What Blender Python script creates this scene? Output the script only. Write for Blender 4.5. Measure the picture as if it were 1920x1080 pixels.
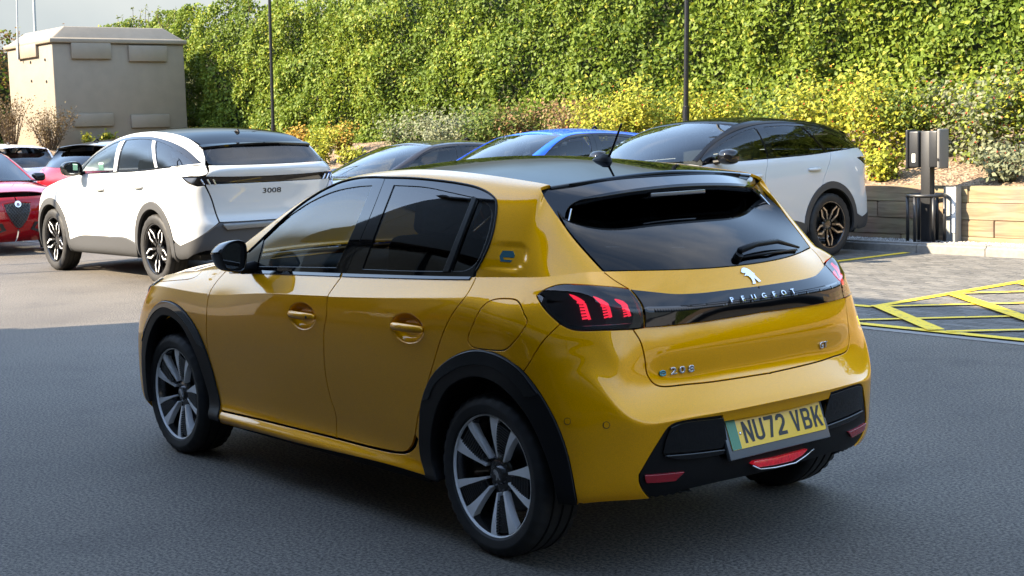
import bpy, bmesh, math, random
import numpy as np
from mathutils import Vector, Matrix
from mathutils.bvhtree import BVHTree
from mathutils.geometry import delaunay_2d_cdt

for o in list(bpy.data.objects):
    bpy.data.objects.remove(o)
scene = bpy.context.scene
COL = scene.collection
rnd = random.Random(7)
rng = np.random.default_rng(7)

# ------------------------------------------------------------------ camera
# World frame: X forward along the yellow car, Y to its left, Z up, origin on
# the ground under the middle of its rear axle.
CAM = np.array([-4.134, 4.069, 1.555])
YAW, PITCH, ROLL, FPX = math.radians(-39.104), math.radians(-6.099), math.radians(-1.718), 2733.2
def cam_axes():
    cy, sy, cp, sp = math.cos(YAW), math.sin(YAW), math.cos(PITCH), math.sin(PITCH)
    f = np.array([cy*cp, sy*cp, sp]); r = np.array([sy, -cy, 0.0]); u = np.cross(r, f)
    cr, sr = math.cos(ROLL), math.sin(ROLL)
    return cr*r+sr*u, -sr*r+cr*u, f
CR, CU, CF = cam_axes()
cam_data = bpy.data.cameras.new('camera')
cam = bpy.data.objects.new('camera', cam_data); COL.objects.link(cam)
M = Matrix.Identity(4)
for i in range(3):
    M[i][0] = CR[i]; M[i][1] = CU[i]; M[i][2] = -CF[i]; M[i][3] = CAM[i]
cam.matrix_world = M
cam_data.sensor_fit = 'HORIZONTAL'; cam_data.sensor_width = 36.0
cam_data.lens = 36.0*FPX/1920.0
cam_data.clip_start = 0.05; cam_data.clip_end = 3000
scene.camera = cam

def pray(px, py):
    d = CF + CR*(px-960)/FPX + CU*(540-py)/FPX
    return d/np.linalg.norm(d)
def on_z(px, py, z=0.0):
    d = pray(px, py); t = (z-CAM[2])/d[2]; return CAM+d*t
def on_y(px, py, y):
    d = pray(px, py); t = (y-CAM[1])/d[1]; return CAM+d*t
def on_x(px, py, x):
    d = pray(px, py); t = (x-CAM[0])/d[0]; return CAM+d*t
def to_px(P):
    v = np.asarray(P, float)-CAM
    return 960+FPX*(v@CR)/(v@CF), 540-FPX*(v@CU)/(v@CF)

# ------------------------------------------------------------------ light
SUN_EL = math.radians(35.0)
LX, LY = -0.42, -0.9075           # horizontal direction the sunlight travels
SUN_AZ = math.atan2(-LX, -LY)     # compass style, from +Y towards +X
world = bpy.data.worlds.new('World'); scene.world = world; world.use_nodes = True
wn, wl = world.node_tree.nodes, world.node_tree.links
wn.clear()
w_out = wn.new('ShaderNodeOutputWorld'); w_bg = wn.new('ShaderNodeBackground')
w_sky = wn.new('ShaderNodeTexSky'); w_sky.sky_type = 'NISHITA'; w_sky.sun_disc = False
w_sky.sun_elevation = SUN_EL; w_sky.sun_rotation = SUN_AZ
w_sky.air_density = 1.0; w_sky.dust_density = 0.35; w_sky.ozone_density = 2.6
# drifting cloud over the whole sky
w_geo = wn.new('ShaderNodeTexCoord'); w_sep = wn.new('ShaderNodeSeparateXYZ')
wl.new(w_geo.outputs['Generated'], w_sep.inputs[0])
w_mz = wn.new('ShaderNodeMath'); w_mz.operation = 'MAXIMUM'; w_mz.inputs[1].default_value = 0.0
wl.new(w_sep.outputs[2], w_mz.inputs[0])
w_add = wn.new('ShaderNodeMath'); w_add.operation = 'ADD'; w_add.inputs[1].default_value = 0.25
wl.new(w_mz.outputs[0], w_add.inputs[0])
w_dx = wn.new('ShaderNodeMath'); w_dx.operation = 'DIVIDE'
w_dy = wn.new('ShaderNodeMath'); w_dy.operation = 'DIVIDE'
wl.new(w_sep.outputs[0], w_dx.inputs[0]); wl.new(w_add.outputs[0], w_dx.inputs[1])
wl.new(w_sep.outputs[1], w_dy.inputs[0]); wl.new(w_add.outputs[0], w_dy.inputs[1])
w_cmb = wn.new('ShaderNodeCombineXYZ')
wl.new(w_dx.outputs[0], w_cmb.inputs[0]); wl.new(w_dy.outputs[0], w_cmb.inputs[1])
w_no = wn.new('ShaderNodeTexNoise'); w_no.inputs['Scale'].default_value = 0.75
w_no.inputs['Detail'].default_value = 7.0; w_no.inputs['Roughness'].default_value = 0.55
wl.new(w_cmb.outputs[0], w_no.inputs['Vector'])
w_rmp = wn.new('ShaderNodeValToRGB')
w_rmp.color_ramp.elements[0].position = 0.58; w_rmp.color_ramp.elements[0].color = (0, 0, 0, 1)
w_rmp.color_ramp.elements[1].position = 0.86; w_rmp.color_ramp.elements[1].color = (0.85, 0.85, 0.85, 1)
wl.new(w_no.outputs['Fac'], w_rmp.inputs['Fac'])
w_mix = wn.new('ShaderNodeMixRGB'); w_mix.blend_type = 'MIX'
w_mix.inputs['Color2'].default_value = (5.2, 5.4, 5.8, 1)
wl.new(w_rmp.outputs['Color'], w_mix.inputs['Fac']); wl.new(w_sky.outputs[0], w_mix.inputs['Color1'])
# blue grey cloud bank standing all round the horizon, as in the strip of sky in view
w_n2 = wn.new('ShaderNodeTexNoise'); w_n2.inputs['Scale'].default_value = 3.2; w_n2.inputs['Detail'].default_value = 6
wl.new(w_geo.outputs['Generated'], w_n2.inputs['Vector'])
w_a = wn.new('ShaderNodeMath'); w_a.operation = 'MULTIPLY_ADD'; w_a.inputs[1].default_value = 0.26; w_a.inputs[2].default_value = -0.13
wl.new(w_n2.outputs['Fac'], w_a.inputs[0])
w_b = wn.new('ShaderNodeMath'); w_b.operation = 'ADD'; wl.new(w_sep.outputs[2], w_b.inputs[0]); wl.new(w_a.outputs[0], w_b.inputs[1])
w_mr = wn.new('ShaderNodeMapRange'); w_mr.interpolation_type = 'SMOOTHSTEP'
w_mr.inputs['From Min'].default_value = 0.19; w_mr.inputs['From Max'].default_value = 0.36; w_mr.inputs['To Min'].default_value = 1.0; w_mr.inputs['To Max'].default_value = 0.0
wl.new(w_b.outputs[0], w_mr.inputs['Value'])
w_cr = wn.new('ShaderNodeValToRGB'); w_cr.color_ramp.elements[0].position = 0.35; w_cr.color_ramp.elements[1].position = 0.68
w_cr.color_ramp.elements[0].color = (0.36, 0.50, 0.66, 1); w_cr.color_ramp.elements[1].color = (0.74, 0.86, 0.98, 1)
wl.new(w_n2.outputs['Fac'], w_cr.inputs['Fac'])
w_m2 = wn.new('ShaderNodeMixRGB'); wl.new(w_mr.outputs[0], w_m2.inputs['Fac']); wl.new(w_mix.outputs[0], w_m2.inputs['Color1']); wl.new(w_cr.outputs[0], w_m2.inputs['Color2'])
wl.new(w_m2.outputs[0], w_bg.inputs['Color']); w_bg.inputs['Strength'].default_value = 0.15
wl.new(w_bg.outputs[0], w_out.inputs['Surface'])

sun_data = bpy.data.lights.new('sun', 'SUN'); sun = bpy.data.objects.new('sun', sun_data); COL.objects.link(sun)
sun_data.energy = 2.9; sun_data.angle = math.radians(0.53); sun_data.color = (1.0, 0.93, 0.82)
sd = Vector((LX*math.cos(SUN_EL), LY*math.cos(SUN_EL), -math.sin(SUN_EL)))
sun.rotation_euler = sd.to_track_quat('-Z', 'Y').to_euler(); sun.location = (20, 40, 40)

scene.view_settings.view_transform = 'Standard'; scene.view_settings.look = 'None'
scene.view_settings.exposure = 2.85; scene.view_settings.gamma = 1.0
scene.view_settings.use_curve_mapping = False
scene.view_settings.use_white_balance = True; scene.view_settings.white_balance_temperature = 8000; scene.view_settings.white_balance_tint = 10
scene.render.engine = 'CYCLES'
scene.cycles.use_denoising = True
scene.cycles.max_bounces = 10; scene.cycles.transparent_max_bounces = 16
scene.cycles.glossy_bounces = 5; scene.cycles.diffuse_bounces = 4
scene.cycles.caustics_reflective = False; scene.cycles.caustics_refractive = False
scene.cycles.sample_clamp_indirect = 6.0

# ------------------------------------------------------------------ helpers
def tag(o, label=None, cat=None, group=None, kind=None):
    if label: o['label'] = label
    if cat: o['category'] = cat
    if group: o['group'] = group
    if kind: o['kind'] = kind
    return o
def thing(name, label, cat, loc=(0, 0, 0), rz=0.0, group=None):
    o = bpy.data.objects.new(name, None); COL.objects.link(o)
    o.empty_display_size = 0.1
    o.location = loc; o.rotation_euler = (0, 0, rz)
    return tag(o, label, cat, group)
def link(name, me, mat=None, parent=None, loc=None):
    o = bpy.data.objects.new(name, me); COL.objects.link(o)
    if mat is not None:
        if len(me.materials): me.materials.clear()
        for m in (mat if isinstance(mat, (list, tuple)) else [mat]): me.materials.append(m)
    if parent is not None: o.parent = parent
    if loc is not None: o.location = loc
    return o
def copy_tree(o, parent=None):
    c = o.copy(); COL.objects.link(c); c.parent = parent
    for ch in o.children: copy_tree(ch, c)
    return c
def mesh_from(verts, faces, smooth=True, normals=None, name='mesh'):
    me = bpy.data.meshes.new(name)
    me.from_pydata([tuple(v) for v in verts], [], [tuple(int(i) for i in f) for f in faces])
    if smooth: me.polygons.foreach_set('use_smooth', [True]*len(me.polygons))
    me.update()
    if normals is not None: me.normals_split_custom_set_from_vertices([tuple(n) for n in normals])
    return me
class MB:
    """collects simple shapes; build() links them as one mesh"""
    def __init__(s): s.v = []; s.f = []; s.mi = []; s.cur = 0
    def add(s, v, f):
        n = len(s.v); s.v += [tuple(p) for p in v]; s.f += [tuple(i+n for i in q) for q in f]; s.mi += [s.cur]*len(f); return s
    def box(s, c, d, R=None):
        v = []
        for i in (-1, 1):
            for j in (-1, 1):
                for k in (-1, 1):
                    p = Vector((i*d[0]/2, j*d[1]/2, k*d[2]/2))
                    if R is not None: p = R @ p
                    v.append((c[0]+p[0], c[1]+p[1], c[2]+p[2]))
        return s.add(v, [(0, 1, 3, 2), (4, 6, 7, 5), (0, 4, 5, 1), (2, 3, 7, 6), (0, 2, 6, 4), (1, 5, 7, 3)])
    def bbox(s, a, b):
        return s.box([(a[i]+b[i])/2 for i in range(3)], [abs(b[i]-a[i]) for i in range(3)])
    def tube(s, pts, r, n=8, cap=True):
        pts = [Vector(p) for p in pts]; rs = r if isinstance(r, (list, tuple)) else [r]*len(pts)
        rings = []; ref = None
        for i, p in enumerate(pts):
            t = (pts[min(i+1, len(pts)-1)]-pts[max(i-1, 0)]).normalized()
            if ref is None:
                ref = t.orthogonal().normalized()
            ref = (ref - t*ref.dot(t)).normalized(); b = t.cross(ref)
            rings.append([p+(ref*math.cos(a)+b*math.sin(a))*rs[i] for a in [2*math.pi*k/n for k in range(n)]])
        v = [q for ring in rings for q in ring]; f = []
        for i in range(len(pts)-1):
            for k in range(n):
                f.append((i*n+k, i*n+(k+1) % n, (i+1)*n+(k+1) % n, (i+1)*n+k))
        if cap:
            f.append(tuple(range(n-1, -1, -1))); f.append(tuple((len(pts)-1)*n+k for k in range(n)))
        return s.add(v, f)
    def lathe(s, prof, n=48, axis='Y', close=False):
        """prof: list of (radius, offset along axis)"""
        v = []; f = []; m = len(prof)
        for k in range(n):
            a = 2*math.pi*k/n; ca, sa = math.cos(a), math.sin(a)
            for (r, h) in prof:
                v.append((r*ca, h, r*sa) if axis == 'Y' else (r*ca, r*sa, h))
        for k in range(n):
            k2 = (k+1) % n
            for j in range(m-1 if not close else m):
                j2 = (j+1) % m
                q = (k*m+j, k*m+j2, k2*m+j2, k2*m+j)
                f.append(q if axis == 'Z' else q[::-1])
        return s.add(v, f)
    def prism(s, poly, h0, h1, fn=None):
        """poly in 2-D, extruded; fn(x,y,h) -> 3-D point"""
        fn = fn or (lambda x, y, h: (x, y, h)); n = len(poly)
        v = [fn(p[0], p[1], h0) for p in poly]+[fn(p[0], p[1], h1) for p in poly]
        f = [tuple(range(n-1, -1, -1)), tuple(range(n, 2*n))]
        for i in range(n): f.append((i, (i+1) % n, n+(i+1) % n, n+i))
        return s.add(v, f)
    def mesh(s, smooth=False, angle=None):
        me = bpy.data.meshes.new('mesh'); me.from_pydata(s.v, [], s.f)
        if any(s.mi): me.polygons.foreach_set('material_index', s.mi)
        bm = bmesh.new(); bm.from_mesh(me); bmesh.ops.recalc_face_normals(bm, faces=bm.faces); bm.to_mesh(me); bm.free()
        if smooth:
            me.polygons.foreach_set('use_smooth', [True]*len(me.polygons))
            if angle: me.set_sharp_from_angle(angle=math.radians(angle))
        me.update(); return me
    def build(s, name, mat, parent=None, smooth=False, angle=None, bevel=0.0, seg=2):
        me = s.mesh(smooth or bevel > 0, angle or (35 if bevel > 0 else None))
        if bevel > 0:
            bm = bmesh.new(); bm.from_mesh(me)
            es = [e for e in bm.edges if len(e.link_faces) == 2 and e.calc_face_angle(0) > math.radians(30)]
            bmesh.ops.bevel(bm, geom=es, offset=bevel, segments=seg, affect='EDGES', profile=0.5, clamp_overlap=True)
            bm.to_mesh(me); bm.free()
            me.polygons.foreach_set('use_smooth', [True]*len(me.polygons)); me.set_sharp_from_angle(angle=math.radians(40)); me.update()
        return link(name, me, mat, parent)

# ---- materials
MATS = {}
def pmat(name, col, rough=0.5, metal=0.0, coat=0.0, coat_rough=0.03, spec=0.5, emit=None, estr=0.0, noise=None, bump=None, alpha=None):
    m = bpy.data.materials.new(name); m.use_nodes = True
    b = m.node_tree.nodes['Principled BSDF']; nt = m.node_tree
    b.inputs['Base Color'].default_value = (*col, 1); b.inputs['Roughness'].default_value = rough
    b.inputs['Metallic'].default_value = metal; b.inputs['Coat Weight'].default_value = coat
    b.inputs['Coat Roughness'].default_value = coat_rough; b.inputs['Specular IOR Level'].default_value = spec
    if emit: b.inputs['Emission Color'].default_value = (*emit, 1); b.inputs['Emission Strength'].default_value = estr
    if noise:   # (scale, second colour, detail)
        tc = nt.nodes.new('ShaderNodeTexCoord'); no = nt.nodes.new('ShaderNodeTexNoise')
        no.inputs['Scale'].default_value = noise[0]; no.inputs['Detail'].default_value = noise[2] if len(noise) > 2 else 4
        nt.links.new(tc.outputs['Object'], no.inputs['Vector'])
        rp = nt.nodes.new('ShaderNodeValToRGB'); rp.color_ramp.elements[0].position = 0.35; rp.color_ramp.elements[1].position = 0.65
        rp.color_ramp.elements[0].color = (*col, 1); rp.color_ramp.elements[1].color = (*noise[1], 1)
        nt.links.new(no.outputs['Fac'], rp.inputs['Fac']); nt.links.new(rp.outputs['Color'], b.inputs['Base Color'])
    if bump:    # (scale, strength, distance)
        tc = nt.nodes.new('ShaderNodeTexCoord'); no = nt.nodes.new('ShaderNodeTexNoise')
        no.inputs['Scale'].default_value = bump[0]; no.inputs['Detail'].default_value = 3
        nt.links.new(tc.outputs['Object'], no.inputs['Vector'])
        bp = nt.nodes.new('ShaderNodeBump'); bp.inputs['Strength'].default_value = bump[1]; bp.inputs['Distance'].default_value = bump[2]
        nt.links.new(no.outputs['Fac'], bp.inputs['Height']); nt.links.new(bp.outputs['Normal'], b.inputs['Normal'])
    MATS[name] = m; return m
def glass_mat(name, tint, refl=1.0, ior=1.5):
    """thin car glass: tinted see-through mixed with a mirror reflection by Fresnel"""
    m = bpy.data.materials.new(name); m.use_nodes = True; nt = m.node_tree; nt.nodes.clear()
    out = nt.nodes.new('ShaderNodeOutputMaterial'); mx = nt.nodes.new('ShaderNodeMixShader')
    tr = nt.nodes.new('ShaderNodeBsdfTransparent'); tr.inputs['Color'].default_value = (*tint, 1)
    gl = nt.nodes.new('ShaderNodeBsdfGlossy'); gl.inputs['Roughness'].default_value = 0.004; gl.inputs['Color'].default_value = (refl, refl, refl, 1)
    fr = nt.nodes.new('ShaderNodeFresnel'); fr.inputs['IOR'].default_value = ior
    nt.links.new(fr.outputs[0], mx.inputs[0]); nt.links.new(tr.outputs[0], mx.inputs[1]); nt.links.new(gl.outputs[0], mx.inputs[2])
    nt.links.new(mx.outputs[0], out.inputs['Surface']); MATS[name] = m; return m
def paint(name, col, col2=None, metal=0.35, rough=0.38, flake=True):
    m = pmat(name, col, rough, metal, 1.0, 0.02)
    b = m.node_tree.nodes['Principled BSDF']; nt = m.node_tree
    b.inputs['Coat IOR'].default_value = 1.5; b.inputs['Specular IOR Level'].default_value = 0.0
    if flake:
        tc = nt.nodes.new('ShaderNodeTexCoord'); vo = nt.nodes.new('ShaderNodeTexNoise')
        vo.inputs['Scale'].default_value = 420; vo.inputs['Detail'].default_value = 1
        nt.links.new(tc.outputs['Object'], vo.inputs['Vector'])
        mp = nt.nodes.new('ShaderNodeMapRange'); mp.inputs['To Min'].default_value = 0.7; mp.inputs['To Max'].default_value = 1.3
        nt.links.new(vo.outputs['Fac'], mp.inputs['Value'])
        mu = nt.nodes.new('ShaderNodeMixRGB'); mu.blend_type = 'MULTIPLY'; mu.inputs['Fac'].default_value = 1
        mu.inputs['Color1'].default_value = (*col, 1); nt.links.new(mp.outputs[0], mu.inputs['Color2'])
        nt.links.new(mu.outputs[0], b.inputs['Base Color'])
    return m

GOLD = paint('gold_paint', (0.80, 0.335, 0.0012), metal=0.35, rough=0.40)
BLACKG = pmat('gloss_black', (0.004, 0.004, 0.0045), 0.03, 0, 0.0)
def dark_gloss(name, refl):
    """black enamel: dark base under a clear coat whose reflection is a little absorbed"""
    m = bpy.data.materials.new(name); m.use_nodes = True; nt = m.node_tree; nt.nodes.clear()
    out = nt.nodes.new('ShaderNodeOutputMaterial'); mx = nt.nodes.new('ShaderNodeMixShader'); df = nt.nodes.new('ShaderNodeBsdfDiffuse'); df.inputs['Color'].default_value = (.004, .004, .005, 1)
    gl = nt.nodes.new('ShaderNodeBsdfGlossy'); gl.inputs['Roughness'].default_value = 0.02; gl.inputs['Color'].default_value = (refl*.9, refl*.97, refl, 1)
    fr = nt.nodes.new('ShaderNodeFresnel'); fr.inputs['IOR'].default_value = 1.5
    nt.links.new(fr.outputs[0], mx.inputs[0]); nt.links.new(df.outputs[0], mx.inputs[1]); nt.links.new(gl.outputs[0], mx.inputs[2]); nt.links.new(mx.outputs[0], out.inputs['Surface']); MATS[name] = m; return m
BLACKP = dark_gloss('black_roof_paint', 0.42)
MATTE = pmat('matte_black_plastic', (0.005, 0.005, 0.0055), 0.5, spec=0.2, bump=(700, 0.15, 0.0006))
DARK = pmat('dark_inner', (0.006, 0.006, 0.006), 0.9)
RUBBER = pmat('tyre_rubber', (0.016, 0.016, 0.017), 0.62, spec=0.3, noise=(9, (0.028, 0.027, 0.026)))
SILVER = pmat('machined_alloy', (0.86, 0.86, 0.86), 0.32, 0.12)
ALLOYB = pmat('black_alloy', (0.012, 0.012, 0.013), 0.25, 0.2, 0.6, 0.08)
CHROME = pmat('chrome', (0.78, 0.78, 0.80), 0.06, 1.0)
SATIN = pmat('satin_chrome', (0.55, 0.56, 0.58), 0.25, 1.0)
GLASSD = glass_mat('privacy_glass', (0.11, 0.117, 0.125))
GLASSL = glass_mat('clear_glass', (0.36, 0.41, 0.42))
SEATM = pmat('seat_fabric', (0.035, 0.035, 0.038), 0.85, noise=(60, (0.05, 0.05, 0.054)))
INTM = pmat('interior_plastic', (0.022, 0.022, 0.024), 0.6)
# ------------------------------------------------------------------ smooth body surfaces
def bs_basis(t):
    return np.stack([(1-t)**3/6, (3*t**3-6*t**2+4)/6, (-3*t**3+3*t**2+3*t+1)/6, t**3/6], -1)
def bs_dbasis(t):
    return np.stack([-(1-t)**2/2, (3*t**2-4*t)/2, (-3*t**2+2*t+1)/2, t**2/2], -1)
FLIP = np.array([1.0, -1.0, 1.0])
class BSurf:
    """bicubic B-spline sheet of the left half of a car body; u runs round the car
    (u = U is the centre line at the tail, beyond it the mirrored right half), v runs up"""
    def __init__(s, P, iters=2, mir0=True, mir1=True, res=(14, 10)):
        s.D = np.asarray(P, float); s.nu, s.nv = s.D.shape[:2]; s.U = s.nu-1; s.V = s.nv-1
        s.mir0, s.mir1 = mir0, mir1
        C = s.D.copy(); s.setC(C)
        uu, vv = np.meshgrid(np.arange(s.nu), np.arange(s.nv), indexing='ij')
        for _ in range(iters):
            E = s.D - s.raw(uu.ravel().astype(float), vv.ravel().astype(float))[0].reshape(s.D.shape)
            C = C+E; s.setC(C)
        n, m = s.U*res[0]+1, s.V*res[1]+1
        s.gu = np.linspace(0, s.U, n); s.gv = np.linspace(0, s.V, m)
        a, b = np.meshgrid(s.gu, s.gv, indexing='ij')
        G = s.raw(a.ravel(), b.ravel())[0]; s.G = G.reshape(n, m, 3)
        quads = []
        idx = np.arange(n*m).reshape(n, m)
        q = np.stack([idx[:-1, :-1], idx[1:, :-1], idx[1:, 1:], idx[:-1, 1:]], -1).reshape(-1, 4)
        t = np.concatenate([q[:, [0, 1, 2]], q[:, [0, 2, 3]]], 0)
        s.tri = t; s.tuv = np.stack([a.ravel(), b.ravel()], 1); s.pts = G
        s.bvh = BVHTree.FromPolygons([tuple(p) for p in G], [tuple(int(i) for i in f) for f in t])
        du = np.linalg.norm(np.diff(s.G, axis=0), axis=2).mean(1); dv = np.linalg.norm(np.diff(s.G, axis=1), axis=2).mean(0)
        s.mu = np.concatenate([[0], np.cumsum(du)]); s.mv = np.concatenate([[0], np.cumsum(dv)])
        s.MU = s.mu[-1]
        s.mu2 = np.concatenate([s.mu, 2*s.MU-s.mu[-2::-1]]); s.gu2 = np.concatenate([s.gu, 2*s.U-s.gu[-2::-1]])
    def setC(s, C):
        a = 2*C[0]-C[1] if not s.mir0 else C[1]*FLIP
        b = 2*C[-1]-C[-2] if not s.mir1 else C[-2]*FLIP
        C = np.concatenate([a[None], C, b[None]], 0)
        C = np.concatenate([2*C[:, :1]-C[:, 1:2], C, 2*C[:, -1:]-C[:, -2:-1]], 1)
        s.C = C
    def raw(s, u, v):
        u = np.clip(u, 0, s.U); v = np.clip(v, 0, s.V)
        i = np.minimum(u.astype(int), s.U-1); j = np.minimum(v.astype(int), s.V-1)
        bu, du, bv, dv = bs_basis(u-i), bs_dbasis(u-i), bs_basis(v-j), bs_dbasis(v-j)
        S = np.zeros((len(u), 3)); Su = S.copy(); Sv = S.copy()
        for a in range(4):
            for b in range(4):
                c = s.C[i+a, j+b]
                S += c*(bu[:, a]*bv[:, b])[:, None]; Su += c*(du[:, a]*bv[:, b])[:, None]; Sv += c*(bu[:, a]*dv[:, b])[:, None]
        N = np.cross(Su, Sv); N /= np.linalg.norm(N, axis=1)[:, None]+1e-12
        return S, N
    def eval(s, u, v):
        u = np.asarray(u, float).ravel(); v = np.asarray(v, float).ravel()
        right = u > s.U; uu = np.where(right, 2*s.U-u, u)
        P, N = s.raw(uu, v)
        P[right] *= FLIP; N[right] *= FLIP
        return P, N
    def cast(s, org, d):
        loc, nrm, idx, dist = s.bvh.ray_cast(Vector(org), Vector(d))
        if loc is None: return None
        return s.bary(loc, idx)
    def bary(s, loc, idx):
        t = s.tri[idx]; A, B, C = s.pts[t]; p = np.array(loc)
        v0, v1, v2 = B-A, C-A, p-A
        d00, d01, d11, d20, d21 = v0@v0, v0@v1, v1@v1, v2@v0, v2@v1
        den = d00*d11-d01*d01
        if abs(den) < 1e-16: return s.tuv[t[0]]
        w1 = (d11*d20-d01*d21)/den; w2 = (d00*d21-d01*d20)/den
        return s.tuv[t[0]]*(1-w1-w2)+s.tuv[t[1]]*w1+s.tuv[t[2]]*w2
    def graze(s, org, d, lim=0.06):
        """nearest point of the sheet to a ray that just misses it"""
        best = None
        for t in np.arange(3.0, 14.0, 0.02):
            loc, n, i, ds = s.bvh.find_nearest(Vector(org+d*t))
            if best is None or ds < best[0]: best = (ds, loc, i)
        if best[0] > lim: return None
        return s.bary(best[1], best[2])
    def near(s, p):
        loc, nrm, idx, dist = s.bvh.find_nearest(Vector(p)); 
        return s.bary(loc, idx)
    def at(s, kind, p):
        if kind == 'p':
            d = pray(*p); q = s.cast(CAM, d)
            if q is None: q = s.graze(CAM, d)
            return q
        if kind == 'q':      # a pixel on the right half
            d = pray(*p); q = s.cast(CAM*FLIP, d*FLIP)
            return None if q is None else np.array([2*s.U-q[0], q[1]])
        if kind == 's': return s.cast((p[0], 3.0, p[1]), (0, -1, 0))
        if kind == 'r': return s.cast((-4.0, p[0], p[1]), (1, 0, 0))
        if kind == 'f': return s.cast((8.0, p[0], p[1]), (-1, 0, 0))
        return np.array(p, float)
    def toM(s, uv): return np.stack([np.interp(uv[:, 0], s.gu2, s.mu2), np.interp(uv[:, 1], s.gv, s.mv)], 1)
    def toUV(s, m): return np.stack([np.interp(m[:, 0], s.mu2, s.gu2), np.interp(m[:, 1], s.mv, s.gv)], 1)
    def loop(s, segs, mirror=False, step=0.007):
        """closed outline in metric space. segs: list of (kind, points); each is a smooth run"""
        out = []
        for kind, pts in segs:
            dense = catmull(pts, 10 if kind != 'l' else 1) if len(pts) > 2 else lerp2(pts, 16)
            for p in dense:
                q = s.at(kind, p)
                if q is not None: out.append(q)
        uv = np.array(out)
        if mirror:
            m = uv[::-1].copy(); m[:, 0] = 2*s.U-m[:, 0]; uv = np.concatenate([uv, m], 0)
        return resample(s.toM(uv), step)
def lerp2(pts, n):
    a, b = np.array(pts[0], float), np.array(pts[-1], float)
    return [tuple(a+(b-a)*i/n) for i in range(n+1)]
def catmull(pts, n=10):
    P = [np.array(p, float) for p in pts]; P = [2*P[0]-P[1]]+P+[2*P[-1]-P[-2]]; out = []
    for i in range(1, len(P)-2):
        p0, p1, p2, p3 = P[i-1:i+3]
        t0 = 0; t1 = t0+max(np.linalg.norm(p1-p0), 1e-9)**0.5; t2 = t1+max(np.linalg.norm(p2-p1), 1e-9)**0.5; t3 = t2+max(np.linalg.norm(p3-p2), 1e-9)**0.5
        for k in range(n):
            t = t1+(t2-t1)*k/n
            A1 = (t1-t)/(t1-t0)*p0+(t-t0)/(t1-t0)*p1; A2 = (t2-t)/(t2-t1)*p1+(t-t1)/(t2-t1)*p2; A3 = (t3-t)/(t3-t2)*p2+(t-t2)/(t3-t2)*p3
            B1 = (t2-t)/(t2-t0)*A1+(t-t0)/(t2-t0)*A2; B2 = (t3-t)/(t3-t1)*A2+(t-t1)/(t3-t1)*A3
            out.append(tuple((t2-t)/(t2-t1)*B1+(t-t1)/(t2-t1)*B2))
    out.append(tuple(P[-2])); return out
def resample(m, step):
    keep = [0]
    for i in range(1, len(m)):
        if np.linalg.norm(m[i]-m[keep[-1]]) > 0.0015: keep.append(i)
    if np.linalg.norm(m[keep[-1]]-m[0]) < 0.0015: keep.pop()
    m = m[keep]; n = len(m); out = []
    for i in range(n):
        a, b, c = m[i-1], m[i], m[(i+1) % n]
        out.append(b); L = np.linalg.norm(c-b); k = int(L/step)
        for j in range(1, k+1):
            if L*(1-j/(k+1)) > 0.002: out.append(b+(c-b)*j/(k+1))
    # thin points that bunch together, keep corners
    res = [out[0]]
    for i in range(1, len(out)):
        d1 = out[i]-res[-1]; nx = out[(i+1) % len(out)]-out[i]
        L = np.linalg.norm(d1)
        cosang = (d1@nx)/(L*np.linalg.norm(nx)+1e-12)
        if L > step*0.55 or cosang < 0.8: res.append(out[i])
    return np.array(res)
def area2(m): return 0.5*np.sum(m[:, 0]*np.roll(m[:, 1], -1)-np.roll(m[:, 0], -1)*m[:, 1])
def offset(m, d, sc=None):
    """positive d grows the polygon; sc: true length per unit of each axis at every vertex"""
    sgn = 1 if area2(m) > 0 else -1
    e = np.roll(m, -1, 0)-m
    if sc is not None: e = e*sc
    e /= np.linalg.norm(e, axis=1)[:, None]+1e-12
    n = np.stack([e[:, 1], -e[:, 0]], 1)*sgn; n2 = n+np.roll(n, 1, 0); n2 /= np.linalg.norm(n2, axis=1)[:, None]+1e-9
    c = np.maximum((n2*n).sum(1), 0.55)
    r = n2*(np.asarray(d)/c)[:, None]
    return m+(r if sc is None else r/sc)
def local_scale(s, l):
    e = 0.002; o = []
    for ax in ((e, 0), (0, e)):
        a, b = s.toUV(np.clip(l-np.array(ax), 0, [2*s.MU, s.mv[-1]])), s.toUV(np.clip(l+np.array(ax), 0, [2*s.MU, s.mv[-1]]))
        dm = np.linalg.norm(s.toM(b)-s.toM(a), axis=1)+1e-9
        o.append(np.linalg.norm(s.eval(b[:, 0], b[:, 1])[0]-s.eval(a[:, 0], a[:, 1])[0], axis=1)/dm)
    return np.clip(np.stack(o, 1), .15, 8)
def inside(poly, pts):
    x, y = pts[:, 0], pts[:, 1]; r = np.zeros(len(pts), bool); n = len(poly)
    x1, y1 = poly[-1]
    for x2, y2 in poly:
        cnd = ((y1 > y) != (y2 > y))
        if cnd.any():
            xi = (x2-x1)*(y-y1)/((y2-y1) if y2 != y1 else 1e-12)+x1
            r ^= cnd & (x < xi)
        x1, y1 = x2, y2
    return r
def mindist(poly, pts):
    d = np.full(len(pts), 9.0)
    for k in range(0, len(pts), 4000):
        q = pts[k:k+4000]
        d[k:k+4000] = np.sqrt(((q[:, None, :]-poly[None])**2).sum(2).min(1))
    return d
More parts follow.
